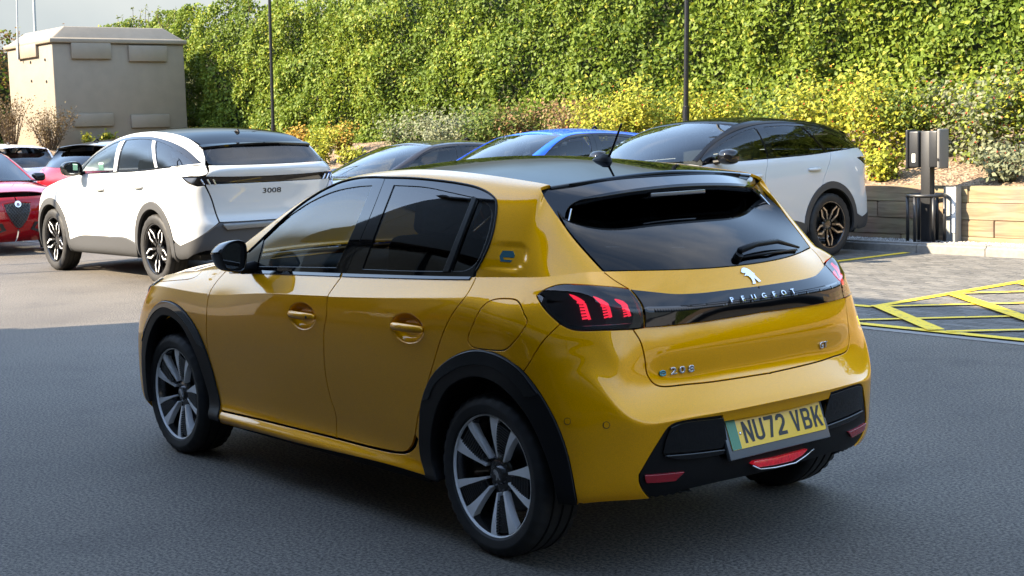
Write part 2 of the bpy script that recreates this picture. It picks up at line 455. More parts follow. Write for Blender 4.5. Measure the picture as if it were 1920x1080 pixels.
def panel_geo(s, outer, holes=(), grid=0.014, gap=0.0022, off=0.0, rad=0.0016, thick=0.012, hole_gap=None, disp=None, refine=None):
    """a thin shell cut out of surface s: returns verts, faces, normals"""
    hole_gap = gap if hole_gap is None else hole_gap
    def edge_free(l): return ~((l[:, 1] < 0.0012) | (l[:, 1] > s.mv[-1]-0.0012))
    outer = outer if area2(outer) > 0 else outer[::-1]
    loops = [offset(outer, -(gap+rad)*edge_free(outer), local_scale(s, outer))]+[offset(h, (hole_gap+rad), local_scale(s, h)) for h in holes]
    loops = [l if area2(l) > 0 else l[::-1] for l in loops]
    allp = np.concatenate(loops, 0)
    lo, hi = loops[0].min(0), loops[0].max(0)
    gx = np.arange(lo[0]+grid*0.5, hi[0], grid); gy = np.arange(lo[1]+grid*0.5, hi[1], grid)
    g = np.stack(np.meshgrid(gx, gy, indexing='ij'), -1).reshape(-1, 2) if len(gx) and len(gy) else np.zeros((0, 2))
    if len(g):
        k = inside(loops[0], g)
        for l in loops[1:]: k &= ~inside(l, g)
        g = g[k]
    if len(g): g = g[mindist(allp, g) > grid*0.45]
    if refine is not None and len(g):
        st_ = grid
        for _ in range(2):
            q = s.toUV(g); k = refine(s.eval(q[:, 0], q[:, 1])[0]); h = g[k]; st_ /= 2
            g = np.concatenate([g, h+[st_, 0], h+[0, st_], h+[st_, st_]], 0)
        k = inside(loops[0], g); g = g[k]; g = g[mindist(allp, g) > grid*0.3]
    pts = np.concatenate([allp, g], 0); edges = []; b = 0
    for l in loops:
        n = len(l); edges += [(b+i, b+(i+1) % n) for i in range(n)]; b += n
    vc, _, fc, ov, _, _ = delaunay_2d_cdt([Vector(p) for p in pts], edges, [], 0, 1e-7)
    vc = np.array([tuple(v) for v in vc]); fc = [f for f in fc if len(f) == 3]
    fa = np.array(fc); cen = vc[fa].mean(1)
    k = inside(loops[0], cen)
    for l in loops[1:]: k &= ~inside(l, cen)
    fa = fa[k]
    uv = s.toUV(vc); P, N = s.eval(uv[:, 0], uv[:, 1])
    if disp is not None:
        T1 = np.cross(N, np.array([0, 0, 1.0])); T1 /= np.linalg.norm(T1, axis=1)[:, None]+1e-9; T2 = np.cross(N, T1)
        e = 0.0008; g1 = (disp(P+T1*e)-disp(P-T1*e))/(2*e); g2 = (disp(P+T2*e)-disp(P-T2*e))/(2*e)
        P = P+N*disp(P)[:, None]; N0 = N
        N = N-T1*g1[:, None]-T2*g2[:, None]; N /= np.linalg.norm(N, axis=1)[:, None]
        P = P+N0*off
    else: P = P+N*off
    A = np.cross(P[fa[:, 1]]-P[fa[:, 0]], P[fa[:, 2]]-P[fa[:, 0]])
    flip = (A*N[fa[:, 0]]).sum(1) < 0; fa[flip] = fa[flip][:, ::-1]
    V = [P]; NN = [N]; F = [fa]; base = len(P)
    if thick > 0:
        for li, l in enumerate(loops):
            sg = 1 if li == 0 else -1; n = len(l); rings = []; lsc = local_scale(s, l)
            for (o, dpt, wn_, wo) in ((0, 0, 1, 0), (0.75*rad, 0.3*rad, 0.7, 0.7), (rad, rad, 0.1, 1), (rad, thick, 0, 1)):
                lo2 = offset(l, sg*o, lsc) if o else l
                q = s.toUV(lo2); p, nn = s.eval(q[:, 0], q[:, 1])
                lo3 = offset(l, sg*(o+0.004), lsc); q3 = s.toUV(lo3); p3, _ = s.eval(q3[:, 0], q3[:, 1])
                ot = p3-p; ot /= np.linalg.norm(ot, axis=1)[:, None]+1e-9
                if disp is not None: p = p+nn*disp(p)[:, None]
                rings.append((p+nn*(off-dpt), nn*wn_+ot*wo))
            for r in rings:
                nv = r[1]/(np.linalg.norm(r[1], axis=1)[:, None]+1e-9); V.append(r[0]); NN.append(nv)
            i0 = np.arange(n); i1 = (i0+1) % n
            for r in range(3):
                a, c = base+r*n, base+(r+1)*n
                q = np.stack([a+i0, c+i0, c+i1, a+i1], 1)
                if sg < 0: q = q[:, ::-1]
                F.append(q)
            base += 4*n
    V = np.concatenate(V); NN = np.concatenate(NN)
    faces = [tuple(f) for arr in F for f in arr.tolist()]
    # orient ring faces outward
    return V, faces, NN
def panel(name, s, outer, mat, parent, holes=(), mirror_too=False, mirror_name=None, mirror_parent=None, **kw):
    V, F, N = panel_geo(s, outer, holes, **kw)
    o = link(name, mesh_from(V, F, True, N), mat, parent)
    if mirror_too:
        o2 = link(mirror_name or name, mesh_from(V*FLIP, [f[::-1] for f in F], True, N*FLIP), mat, mirror_parent or parent)
        return o, o2
    return o
def join_geo(*gs):
    V = []; F = []; N = []; b = 0
    for v, f, n in gs:
        V.append(v); N.append(n); F += [tuple(i+b for i in q) for q in f]; b += len(v)
    return np.concatenate(V), F, np.concatenate(N)
def link_geo(name, g, mat, parent, both=False, parent2=None):
    o = link(name, mesh_from(g[0], g[1], True, g[2]), mat, parent)
    if both:
        return o, link(name, mesh_from(g[0]*FLIP, [f[::-1] for f in g[1]], True, g[2]*FLIP), mat, parent2 or parent)
    return o
def mirrored_mesh(me):
    m2 = me.copy(); m2.transform(Matrix.Diagonal((1, -1, 1, 1))); m2.flip_normals(); return m2
def frame_at(s, uv, off=0.0):
    """matrix with local X across (to the viewer's right when facing the surface), Y up, Z out"""
    P, N = s.eval([uv[0]], [uv[1]]); p, n = Vector(P[0]), Vector(N[0])
    up = Vector((0, 0, 1)); up = (up-n*up.dot(n)).normalized(); x = up.cross(n)
    m = Matrix.Identity(4)
    for i in range(3): m[i][0] = x[i]; m[i][1] = up[i]; m[i][2] = n[i]; m[i][3] = p[i]+n[i]*off
    return m
def text_mesh(txt, size, depth=0.002, spacing=1.0, shear=0.0, sx=1.0, bevel=0.0):
    c = bpy.data.curves.new('txt', 'FONT'); c.body = txt; c.size = size; c.extrude = depth; c.align_x = 'CENTER'; c.align_y = 'CENTER'
    c.space_character = spacing; c.shear = shear; c.bevel_depth = bevel; c.resolution_u = 3
    o = bpy.data.objects.new('txt', c); COL.objects.link(o)
    me = bpy.data.meshes.new_from_object(o, depsgraph=bpy.context.evaluated_depsgraph_get()) if False else o.to_mesh().copy()
    o.to_mesh_clear(); bpy.data.objects.remove(o)
    if sx != 1.0: me.transform(Matrix.Diagonal((sx, 1, 1, 1)))
    return me
def conform(me, s, mat4, off):
    """press a flat mesh (in the local frame mat4) on to surface s, keeping its thickness"""
    inv = np.array(mat4)
    for v in me.vertices:
        w = mat4 @ Vector((v.co.x, v.co.y, 0)); n = mat4.to_3x3() @ Vector((0, 0, 1))
        flip = w.y < 0
        org = Vector((w.x, -w.y, w.z)) if flip else w; d = Vector((n.x, -n.y, n.z)) if flip else n
        loc, nr, i, ds = s.bvh.ray_cast(org+d*0.15, -d)
        if loc is None: loc = org
        p = loc+d*(v.co.z+off)
        v.co = Vector((p.x, -p.y, p.z)) if flip else p
    me.update(); return me
# ------------------------------------------------------------------ the yellow hatchback: body surfaces
def pchip(xs, ys, xq):
    xs = np.array(xs, float); ys = np.array(ys, float)
    if xs[0] > xs[-1]: xs, ys = xs[::-1], ys[::-1]
    h = np.diff(xs); d = np.diff(ys)/h; m = np.zeros(len(xs)); m[0], m[-1] = d[0], d[-1]
    for i in range(1, len(xs)-1):
        m[i] = (d[i-1]*h[i]+d[i]*h[i-1])/(h[i]+h[i-1])
    i = np.clip(np.searchsorted(xs, xq)-1, 0, len(h)-1); t = (xq-xs[i])/h[i]
    return (2*t**3-3*t**2+1)*ys[i]+(t**3-2*t**2+t)*h[i]*m[i]+(-2*t**3+3*t**2)*ys[i+1]+(t**3-t**2)*h[i]*m[i+1]
COMMON_X = [2.15, 1.87, 1.6, 1.4, 1.2, 0.8, 0.4, 0.13, -0.05]
SIDE = {  # x: (y row 0..12), (z row 0..12)
 2.54: ([.80,.85,.862,.868,.87,.868,.865,.862,.857,.852,.847,.80,.735], [.185,.225,.29,.40,.52,.62,.70,.76,.80,.825,.838,.875,.905]),
 2.15: ([.80,.867,.845,.846,.853,.860,.862,.860,.854,.849,.846,.818,.772], [.185,.242,.297,.40,.52,.62,.70,.755,.795,.817,.828,.88,.943]),
 1.60: ([.80,.867,.842,.843,.852,.860,.863,.861,.857,.853,.851,.825,.793], [.185,.242,.297,.40,.52,.63,.72,.79,.838,.860,.870,.915,.967]),
 1.00: ([.80,.867,.842,.845,.855,.863,.866,.864,.859,.855,.853,.829,.801], [.185,.242,.297,.40,.52,.63,.73,.81,.862,.887,.898,.94,.990]),
 0.50: ([.80,.867,.85,.855,.862,.868,.870,.868,.862,.857,.853,.828,.80], [.185,.242,.297,.40,.52,.64,.75,.83,.885,.913,.928,.965,1.009]),
 0.10: ([.79,.855,.862,.868,.871,.872,.871,.869,.864,.855,.845,.815,.786], [.19,.23,.29,.40,.52,.64,.76,.85,.905,.935,.955,.99,1.026]),
 -0.2: ([.80,.862,.87,.872,.872,.870,.868,.865,.86,.842,.80,.768,.74], [.24,.30,.40,.50,.60,.68,.75,.81,.87,.925,.972,1.008,1.04]),
}
FRONT = [  # s0..s4, (x,y,z) per row
 [(x, 0, z) for x, z in zip([3.20,3.27,3.33,3.36,3.37,3.37,3.365,3.355,3.345,3.335,3.325,3.31,3.29], [.17,.22,.30,.40,.48,.55,.61,.66,.70,.73,.75,.77,.79])],
 [(x-.03, .36, z) for x, z in zip([3.20,3.27,3.33,3.36,3.37,3.37,3.365,3.355,3.345,3.335,3.32,3.30,3.28], [.17,.22,.30,.40,.48,.55,.61,.66,.70,.73,.75,.77,.79])],
 [(x, y, z) for x, y, z in zip([3.06,3.13,3.17,3.18,3.18,3.18,3.175,3.165,3.15,3.14,3.125,3.10,3.07], [.60,.61,.62,.63,.63,.63,.63,.625,.62,.615,.61,.60,.58], [.17,.22,.30,.40,.49,.565,.63,.68,.725,.755,.775,.80,.82])],
 [(x, y, z) for x, y, z in zip([2.94,2.98,3.0,3.0,3.0,2.995,2.985,2.97,2.955,2.945,2.935,2.91,2.88], [.76,.795,.808,.812,.812,.806,.796,.782,.768,.758,.75,.72,.685], [.17,.22,.30,.40,.50,.58,.65,.70,.745,.775,.795,.82,.845])],
 [(2.80, y, z) for y, z in zip([.80,.85,.862,.866,.867,.864,.858,.848,.83,.82,.812,.775,.73], [.18,.23,.30,.40,.52,.62,.69,.745,.785,.81,.825,.85,.875])],
]
REAR = {  # s11.. (x,y,z) per row 0..12
 's12': [(-.36,.80,.25),(-.36,.838,.30),(-.36,.842,.41),(-.36,.842,.53),(-.36,.838,.63),(-.36,.832,.70),(-.36,.825,.76),(-.355,.815,.81),(-.35,.80,.865),(-.34,.785,.92),(-.33,.745,.972),(-.32,.72,1.012),(-.28,.675,1.05)],
 's13': [(-.44,.785,.27),(-.452,.795,.31),(-.458,.792,.42),(-.46,.788,.55),(-.455,.765,.69),(-.452,.742,.745),(-.455,.72,.782),(-.455,.705,.812),(-.45,.695,.86),(-.44,.69,.91),(-.42,.68,.96),(-.395,.66,1.008),(-.32,.63,1.055)],
 's14': [(-.51,.69,.275),(-.53,.69,.32),(-.545,.685,.42),(-.555,.68,.51),(-.565,.67,.565),(-.548,.662,.60),(-.525,.65,.68),(-.518,.63,.76),(-.503,.61,.83),(-.495,.60,.89),(-.475,.60,.94),(-.435,.58,.988),(-.35,.56,1.053)],
 's15': [(-.56,.565,.27),(-.585,.56,.32),(-.605,.55,.42),(-.622,.54,.525),(-.634,.50,.553),(-.614,.49,.572),(-.578,.48,.638),(-.562,.47,.69),(-.562,.465,.80),(-.536,.46,.868),(-.525,.45,.925),(-.49,.43,.975),(-.425,.40,1.047)],
 's16': [(-.60,.3,.26),(-.625,.3,.32),(-.64,.3,.42),(-.654,.3,.526),(-.665,.28,.551),(-.645,.28,.572),(-.612,.27,.635),(-.592,.26,.69),(-.590,.25,.80),(-.562,.25,.868),(-.555,.25,.923),(-.53,.25,.97),(-.475,.22,1.04)],
 's17': [(-.61,0,.26),(-.635,0,.32),(-.648,0,.42),(-.662,0,.526),(-.673,0,.552),(-.655,0,.574),(-.622,0,.635),(-.602,0,.69),(-.600,0,.80),(-.572,0,.868),(-.565,0,.922),(-.548,0,.968),(-.495,0,1.037)],
}
xs_k = sorted(SIDE, reverse=True)
def side_row(x):
    return [(x, float(pchip(xs_k, [SIDE[k][0][r] for k in xs_k], x)), float(pchip(xs_k, [SIDE[k][1][r] for k in xs_k], x))) for r in range(13)]
P1 = FRONT+[side_row(2.54)]+[side_row(x) for x in COMMON_X]+[side_row(-0.2)]+[REAR[k] for k in ('s12', 's13', 's14', 's15', 's16', 's17')]
def crease_rows(P):
    """tighten the rows either side of the shoulder crease (row 10) and add one above it"""
    out = []
    for st in P:
        a = np.array(st, float); x = a[10][0]; k = .16 if (x > .45 or x < -.3) else .42
        out.append([tuple(p) for p in a[:9]]+[tuple(a[10]+(a[9]-a[10])*(.35 if k < .2 else .8)), tuple(a[10]), tuple(a[10]+(a[11]-a[10])*k), tuple(a[11]), tuple(a[12])])
    return out
P1raw = P1; P1 = crease_rows(P1raw)
S1 = BSurf(P1, iters=2)
N1 = len(P1)                      # stations; index of x=2.15 is 6
def yz(x, *pts): return [(x, y, z) for y, z in pts]
P2 = [
 yz(2.15,(.772,.943),(.77,.952),(.766,.960),(.761,.968),(.755,.976),(.733,.985),(.70,.986)),
 yz(1.87,(.786,.956),(.78,.993),(.768,1.03),(.753,1.065),(.735,1.10),(.705,1.118),(.672,1.125)),
 yz(1.60,(.793,.967),(.78,1.035),(.762,1.10),(.735,1.165),(.70,1.225),(.665,1.25),(.63,1.26)),
 yz(1.40,(.797,.975),(.78,1.06),(.757,1.14),(.722,1.22),(.678,1.298),(.64,1.325),(.60,1.338)),
 yz(1.20,(.80,.983),(.78,1.075),(.752,1.165),(.712,1.255),(.662,1.345),(.62,1.375),(.575,1.389)),
 yz(0.80,(.803,.997),(.78,1.09),(.75,1.19),(.706,1.29),(.65,1.378),(.605,1.402),(.55,1.414)),
 yz(0.40,(.80,1.013),(.778,1.10),(.747,1.19),(.703,1.28),(.648,1.362),(.602,1.386),(.55,1.398)),
 yz(0.13,(.788,1.024),(.766,1.10),(.735,1.18),(.695,1.26),(.645,1.335),(.60,1.362),(.55,1.375)),
 yz(-.05,(.77,1.033),(.745,1.10),(.71,1.175),(.67,1.25),(.625,1.318),(.592,1.345),(.55,1.356)),
 [(-.2,.74,1.04),(-.155,.712,1.105),(-.12,.68,1.175),(-.09,.645,1.245),(-.065,.608,1.303),(-.055,.585,1.328),(-.05,.55,1.343)],
 [(-.28,.675,1.05),(-.21,.675,1.11),(-.165,.65,1.178),(-.12,.622,1.245),(-.08,.592,1.298),(-.068,.572,1.32),(-.06,.545,1.336)],
 [(-.32,.63,1.055),(-.255,.63,1.115),(-.195,.615,1.18),(-.14,.595,1.245),(-.09,.572,1.294),(-.078,.558,1.314),(-.07,.54,1.33)],
 [(-.35,.56,1.053),(-.28,.56,1.118),(-.21,.553,1.178),(-.14,.545,1.232),(-.07,.53,1.272),(-.05,.522,1.288),(-.04,.51,1.305)],
 [(-.425,.40,1.047),(-.34,.39,1.115),(-.245,.385,1.175),(-.15,.38,1.222),(-.055,.375,1.258),(-.02,.37,1.275),(0,.365,1.295)],
 [(-.475,.22,1.04),(-.38,.215,1.112),(-.275,.21,1.176),(-.17,.205,1.226),(-.065,.2,1.262),(-.03,.2,1.28),(-.01,.2,1.30)],
 [(-.495,0,1.037),(-.395,0,1.112),(-.285,0,1.177),(-.178,0,1.228),(-.07,0,1.264),(-.035,0,1.282),(-.015,0,1.302)],
]
for i, st in enumerate(P2): st[0] = P1[6+i][13]      # one shared belt line
S2 = BSurf(P2, iters=2, mir0=False)
# roof: across from the left edge to the middle, from tail to windscreen
RX = [(-.05, .55, 1.352, 1.388), (.13, .55, 1.371, 1.412), (.4, .55, 1.394, 1.438), (.8, .55, 1.409, 1.452), (1.2, .575, 1.384, 1.430), (1.32, .59, 1.362, 1.405)]
PR_ = []
for k, t in enumerate((1, .8, .55, .28, 0)):
    PR_.append([(x-(0.05*(1-t*t) if x < 0 else 0)+(-0.02*(1-t*t) if x > 1.25 else 0), ye*t, zc+(ze-zc)*t**1.55) for x, ye, ze, zc in RX])
SR = BSurf(PR_, iters=2, mir0=False)
# windscreen: across, from top edge down
WT = []
for t, L, C in ((0, (1.30, .585, 1.372), (1.22, 0, 1.418)), (.33, (1.56, .625, 1.27), (1.62, 0, 1.30)), (.67, (1.85, .672, 1.125), (2.02, 0, 1.15)), (1, (2.14, .70, .985), (2.36, 0, 1.0))):
    WT.append((L, C))
PW = [[tuple(np.array(C)+(np.array(L)-np.array(C))*np.array([k**2.2, k, k**2.2])) for L, C in WT] for k in (1, .75, .5, .25, 0)]
SW = BSurf(PW, iters=1, mir0=False)
# bonnet top: across, from cowl forward
BX = [2.12, 2.35, 2.6, 2.82, 2.98, 3.12]
PB = []
for x in BX:
    ye = float(np.interp(x, [2.15, 2.54, 2.8, 2.88, 3.07, 3.25], [.772, .735, .73, .685, .58, .36])); ze = float(np.interp(x, [2.15, 2.54, 2.8, 2.88, 3.07, 3.25], [.943, .905, .875, .845, .82, .79]))
    zc = float(np.interp(x, [2.1, 2.4, 2.7, 3.0, 3.2, 3.29], [1.003, .983, .95, .89, .84, .79]))
    PB.append([(x, ye*t, zc+(ze-zc)*t**3) for t in (1, .8, .55, .28, 0)])
PB = [[PB[i][k] for i in range(len(BX))] for k in range(5)]
SB = BSurf(PB, iters=1, mir0=False)
# ------------------------------------------------------------------ the yellow hatchback: parts
car = thing('hatchback_car', 'gold yellow five door hatchback with gloss black roof and spoiler in the foreground', 'car')
VB = S1.V
def uvx(s, x, v, lo=0, hi=None):
    """u on row v of surface s where the point has that x (side of the car)"""
    us = np.linspace(lo, hi if hi is not None else s.U, 1200); P, _ = s.eval(us, np.full(1200, float(v)))
    i = int(np.argmin(np.abs(P[:, 0]-x))); return float(us[i])
# outlines read off the photograph, cast on to the surfaces
A_SEAM = [(421,511),(407,527),(395,545),(390,560),(388,577),(387,628),(392,671),(400,718),(416,767)]
B_SEAM = [(640,519),(623,542),(614.5,556),(612,592),(608,614),(606.7,645),(610,700),(620,748),(629.5,778),(631,819)]
C_SEAM = [(893,519),(878,548),(848,589),(831,623),(814,676),(795,742),(784,780),(778,815)]
DOOR_BOT_F = [(416,769.5),(484.5,785),(566,805),(631,820.5)]
DOOR_BOT_R = [(631,820.5),(688,835.5),(742,847)]
R_ARCH_O = [(800,894),(789,850),(787.8,800),(791.7,753),(809,708),(838,677),(873,659.4),(900.5,656.3),(935.5,665.3),(974.4,690.5),(1013,739),(1044,795.5),(1064,852),(1083,949)]
R_ARCH_I = [(822,903),(812,865),(811,811),(823,760),(842,727),(869,710),(896,706),(928,716),(959,741),(990,780),(1017,834),(1036,889),(1048,944)]
R_ARCH_M = [(806,750),(818,722),(840,702),(868,688),(898,684),(930,692),(965,718),(985,745)]
BUMP_SEAM = [(1050,607.4),(1019,638.5),(1003,662),(990,684),(981,697)]
LAMP = [('p', [(1005.8,554),(1018.5,544.5),(1047,534),(1088,533.7),(1153,538),(1180,542)]), ('p', [(1180,542),(1192,555.4),(1204,574.6),(1207.5,596),(1207,614.5)]), ('p', [(1207,614.5),(1187,616.8),(1136,619),(1083,619.7),(1066,615.6),(1050,606),(1030,589),(1016,572),(1005.8,554)])]
LAMP_L = [(1050,607),(1030,589),(1016,572),(1006,554)]
LAMP_T = [(1006,554),(1018.5,544.5),(1047,534),(1088,533.7),(1153,538)]
HATCH_EDGE_LO = [(1178,541),(1153,526),(1133,511)]       # between lamp and glass corner
HATCH_EDGE_UP = [(1133,511),(1100,475),(1075,446),(1058,423),(1038,394),(1022,370),(1014,352)]
FLAP = [('p', [(877,640),(878,630),(885,612),(903,577),(922,563),(950,560),(970,564),(983,590),(988,601),(978,622),(955,650),(945,656.5),(915,656),(885,650),(877,640)])]
belt = lambda u0, u1, n=12: ('u', [(u0+(u1-u0)*i/n, VB) for i in range(n+1)])
uC = S1.at('p', C_SEAM[0])[0]; uA = 6.4; uB = S1.at('p', B_SEAM[0])[0]; uH = S1.at('p', (1133, 511))[0]
# handle cups
HANDLES = [(1.245, .800), (.455, .815)]
def cup_disp(P):
    d = np.zeros(len(P))
    for hx, hz in HANDLES:
        r = ((P[:, 0]-hx)/.116)**2+((P[:, 2]-hz)/.060)**2
        a = np.clip((1-r)/.75, 0, 1); d -= .028*a*a*(3-2*a)
    return d
def near_cup(P):
    k = np.zeros(len(P), bool)
    for hx, hz in HANDLES: k |= ((P[:, 0]-hx)/.135)**2+((P[:, 2]-hz)/.075)**2 < 1
    return k
PART = {}; REC = {}
def rec(k, s, lp): REC[k] = (1 if s is S1 else 2, s.toUV(lp)); return lp
def both(name, geo, mat):
    a, b = link_geo(name, geo, mat, car, True); PART[name] = (a, b); return a, b
# front doors
lp = S1.loop([('p', A_SEAM), ('p', DOOR_BOT_F), ('p', B_SEAM[::-1]), belt(uB, uA)])
rec('front_door', S1, lp)
both('front_door', panel_geo(S1, lp, grid=.0105, disp=cup_disp, refine=near_cup), GOLD)
lp = S1.loop([('p', B_SEAM), ('p', DOOR_BOT_R), ('p', [(742,847),(760,846.5),(771,836),(778,815)]), ('p', C_SEAM[::-1]), belt(uC, uB)])
rec('rear_door', S1, lp)
both('rear_door', panel_geo(S1, lp, grid=.0105, disp=cup_disp, refine=near_cup), GOLD)
# front wing
F_ARCH_O = [(2.845,.235),(2.852,.35),(2.845,.45),(2.822,.54),(2.777,.63),(2.712,.70),(2.637,.75),(2.55,.772),(2.42,.762),(2.31,.72),(2.22,.655),(2.155,.57),(2.11,.47),(2.075,.36),(2.035,.235)]
F_ARCH_I = [(2.79,.235),(2.795,.35),(2.785,.45),(2.755,.53),(2.71,.60),(2.655,.655),(2.60,.69),(2.54,.702),(2.45,.692),(2.37,.66),(2.30,.60),(2.245,.53),(2.20,.44),(2.165,.35),(2.135,.235)]
F_ARCH_M = [(2.79,.58),(2.735,.645),(2.675,.695),(2.61,.725),(2.55,.738),(2.46,.73),(2.37,.70),(2.29,.65),(2.22,.585)]
arch_o_px = [(415.3,793),(408,760),(397,710),(383,663),(366.7,624),(342,585),(319.4,569.7),(302.8,568.3),(286,579.4),(272,601)]
BON = [(290,529),(323,526),(357,522.5),(370,516.7),(382,504),(393,491)]
lp = S1.loop([('p', A_SEAM[::-1]), ('u', [(uA-.05, VB), (6.0, VB)]), ('p', BON[::-1]), ('s', [(2.93,.80),(2.93,.62)]), ('s', F_ARCH_O[3:]), ('s', [(2.04,.27),(2.06,.275)])])
rec('front_wing', S1, lp)
both('front_wing', panel_geo(S1, lp, grid=.013), GOLD)
# sills
lp = S1.loop([('p', [(415,771),(484.5,787),(566,807),(631,823),(688,838),(742,849.5),(765,849),(778,838),(786,815)]), ('p', [(786,815),(788,850),(799,893)]), ('p', [(799,893),(729,872),(647,852),(566,833),(484,811),(417,795)])])
rec('sill', S1, lp)
both('sill', panel_geo(S1, lp, grid=.011, thick=.02), GOLD)
# rear quarter with C pillar, roof rail and A pillar (lower and upper sheet meet on the belt line)
lp = S1.loop([('p', C_SEAM), ('p', [(778,815),(785,825),(789,826)]), ('p', R_ARCH_O[2:10]), ('p', BUMP_SEAM[::-1]), ('p', LAMP_L), ('p', LAMP_T), ('p', HATCH_EDGE_LO), belt(uH, uC)])
rec('quarter', S1, lp); flap = S1.loop(FLAP)
g1 = panel_geo(S1, lp, [flap], grid=.0115)
DLO_TOP = [(893,509),(909,479),(922,446),(929,414),(931.5,386),(929,374),(918,363),(896,352),(862,344),(818,338),(773,334),(722,332.7),(700,332),(669,334.4),(635.6,343),(602,359),(569,380),(535.6,406.7),(502,437.8),(480,459),(466,472)]
def badge_disp(P):
    x, z = P[:, 0], P[:, 2]; cz = 1.105; cx = np.clip(x, -.062, .08)
    d = np.sqrt((x-cx)**2+(z-cz)**2)-.046
    a = np.clip((.008-d)/.018, 0, 1); a = a*a*(3-2*a)*np.clip((.10-x)/.12, 0, 1)
    return -.0052*a
uC2 = S2.at('p', DLO_TOP[0]); uH2 = S2.at('p', (1133, 511))
lp = S2.loop([('u', [(uC2[0], 0), (uH-6, 0)]), ('p', HATCH_EDGE_UP), ('u', [(S2.at('p', (1014, 353))[0], 6), (8.0, 6), (6.5, 6), (5, 6), (4, 6), (3, 6), (2, 6), (1, 6), (0.02, 6)]), ('u', [(0.02, 5.9), (0.02, 3.4)]), ('p', DLO_TOP[::-1])])
rec('rail', S2, lp); g2 = panel_geo(S2, lp, grid=.011, disp=badge_disp)
qp = both('rear_quarter_panel', join_geo(g1, g2), GOLD)
both('charging_flap', panel_geo(S1, flap, grid=.012), GOLD)
# rear bumper
cl = lambda z: (0.0, z)
INS_UP = [(1198.7,890),(1217.5,857.5),(1237.5,825),(1252,803),(1262,795),(1278,790),(1355,779.5)]
INS_UPr = [(.33,.512),(.15,.508),(0.0,.506)]
INS_LO = [(1220,937.5),(1205,918),(1199,903),(1198.7,890)]
SHUT = [(1187,618),(1201.5,642),(1208.7,671),(1213.6,702),(1225.6,719),(1240,724.5),(1290,720.5),(1326.7,717),(1380,709.5),(1449,698.5)]
uS = S1.at('p', SHUT[0])
vb0 = 0.02
corner_uv = S1.at('p', (1086, 945))
half = [('p', [SHUT[-2]]+[]) ] if False else None
bump_half = [('p', R_ARCH_O[9:][::-1] if False else [(1083,947),(1064,852),(1044,795.5),(1013,739),(990,707),(981,697)]), ('p', BUMP_SEAM[::-1]), ('p', [(1050,607),(1066.7,615.6),(1083,619.7),(1136,619),(1187,617)]), ('p', SHUT)]
end_uv = S1.at('p', SHUT[-1])
bump_half.append(('u', [(end_uv[0], end_uv[1]), (S1.U, end_uv[1])]))
lower = [('u', [(S1.U, S1.at('r', (0.001, .506))[1]), tuple(S1.at('r', (.15, .508))), tuple(S1.at('r', (.30, .512)))]), ('p', INS_UP[::-1]), ('p', INS_LO[::-1]), ('p', [(1220,937.5),(1150,945),(1090,949),(1083,947)])]
def full_loop(s, upper, lower, step=.007):
    """outline symmetric about the centre line: left part from bottom to top, mirrored, then closed below"""
    def uvs(segs):
        o = []
        for kind, pts in segs:
            for p in (catmull(pts, 10) if len(pts) > 2 else lerp2(pts, 14)):
                q = s.at(kind, p)
                if q is not None: o.append(np.array(q))
        return np.array(o)
    a, b = uvs(upper), uvs(lower)
    am = a[::-1].copy(); am[:, 0] = 2*s.U-am[:, 0]; bm = b[::-1].copy(); bm[:, 0] = 2*s.U-bm[:, 0]
    return resample(s.toM(np.concatenate([a, am, bm, b], 0)), step)
lp_b = full_loop(S1, bump_half, lower)
# parking sensors sit in round holes
rec('bumper', S1, lp_b); link_geo('rear_bumper', panel_geo(S1, lp_b, grid=.0115, thick=.02), GOLD, car)
for px in ((1064, 790), (1137, 797)):
    uv = S1.at('p', px); fm = frame_at(S1, uv, .0012); mb = MB(); mb.lathe([(.0001, .0002), (.0095, .0002), (.0100, -.002)], 20, 'Z')
    o = mb.build('parking_sensor', GOLD, car); o.matrix_local = fm
    mb = MB(); mb.lathe([(.0106, .0002), (.0125, .0004)], 20, 'Z'); o2 = mb.build('sensor_ring', DARK, o)
# black lower insert
ins_up = [('p', INS_LO), ('p', INS_UP), ('u', [tuple(S1.at('r', (.30, .512))), tuple(S1.at('r', (.15, .508))), (S1.U, S1.at('r', (0.001, .506))[1])])]
ins_lo = [('u', [(S1.U, .35), (S1.at('r', (.3, .30))[0], .4), (S1.at('r', (.45, .28))[0], .25)]), ('p', [(1300,921),(1260,931),(1220,937.5)])]
lp_i = full_loop(S1, ins_up, ins_lo)
rec('insert', S1, lp_i)
def plate_recess(P):
    y, z = np.abs(P[:, 1]), P[:, 2]
    a = np.clip((.300-y)/.016, 0, 1)*np.clip((z-.375)/.03, 0, 1); a = a*a*(3-2*a); return -.055*a
insert = link_geo('bumper_insert', panel_geo(S1, lp_i, grid=.0105, off=-.004, thick=.03, disp=plate_recess), MATTE, car)
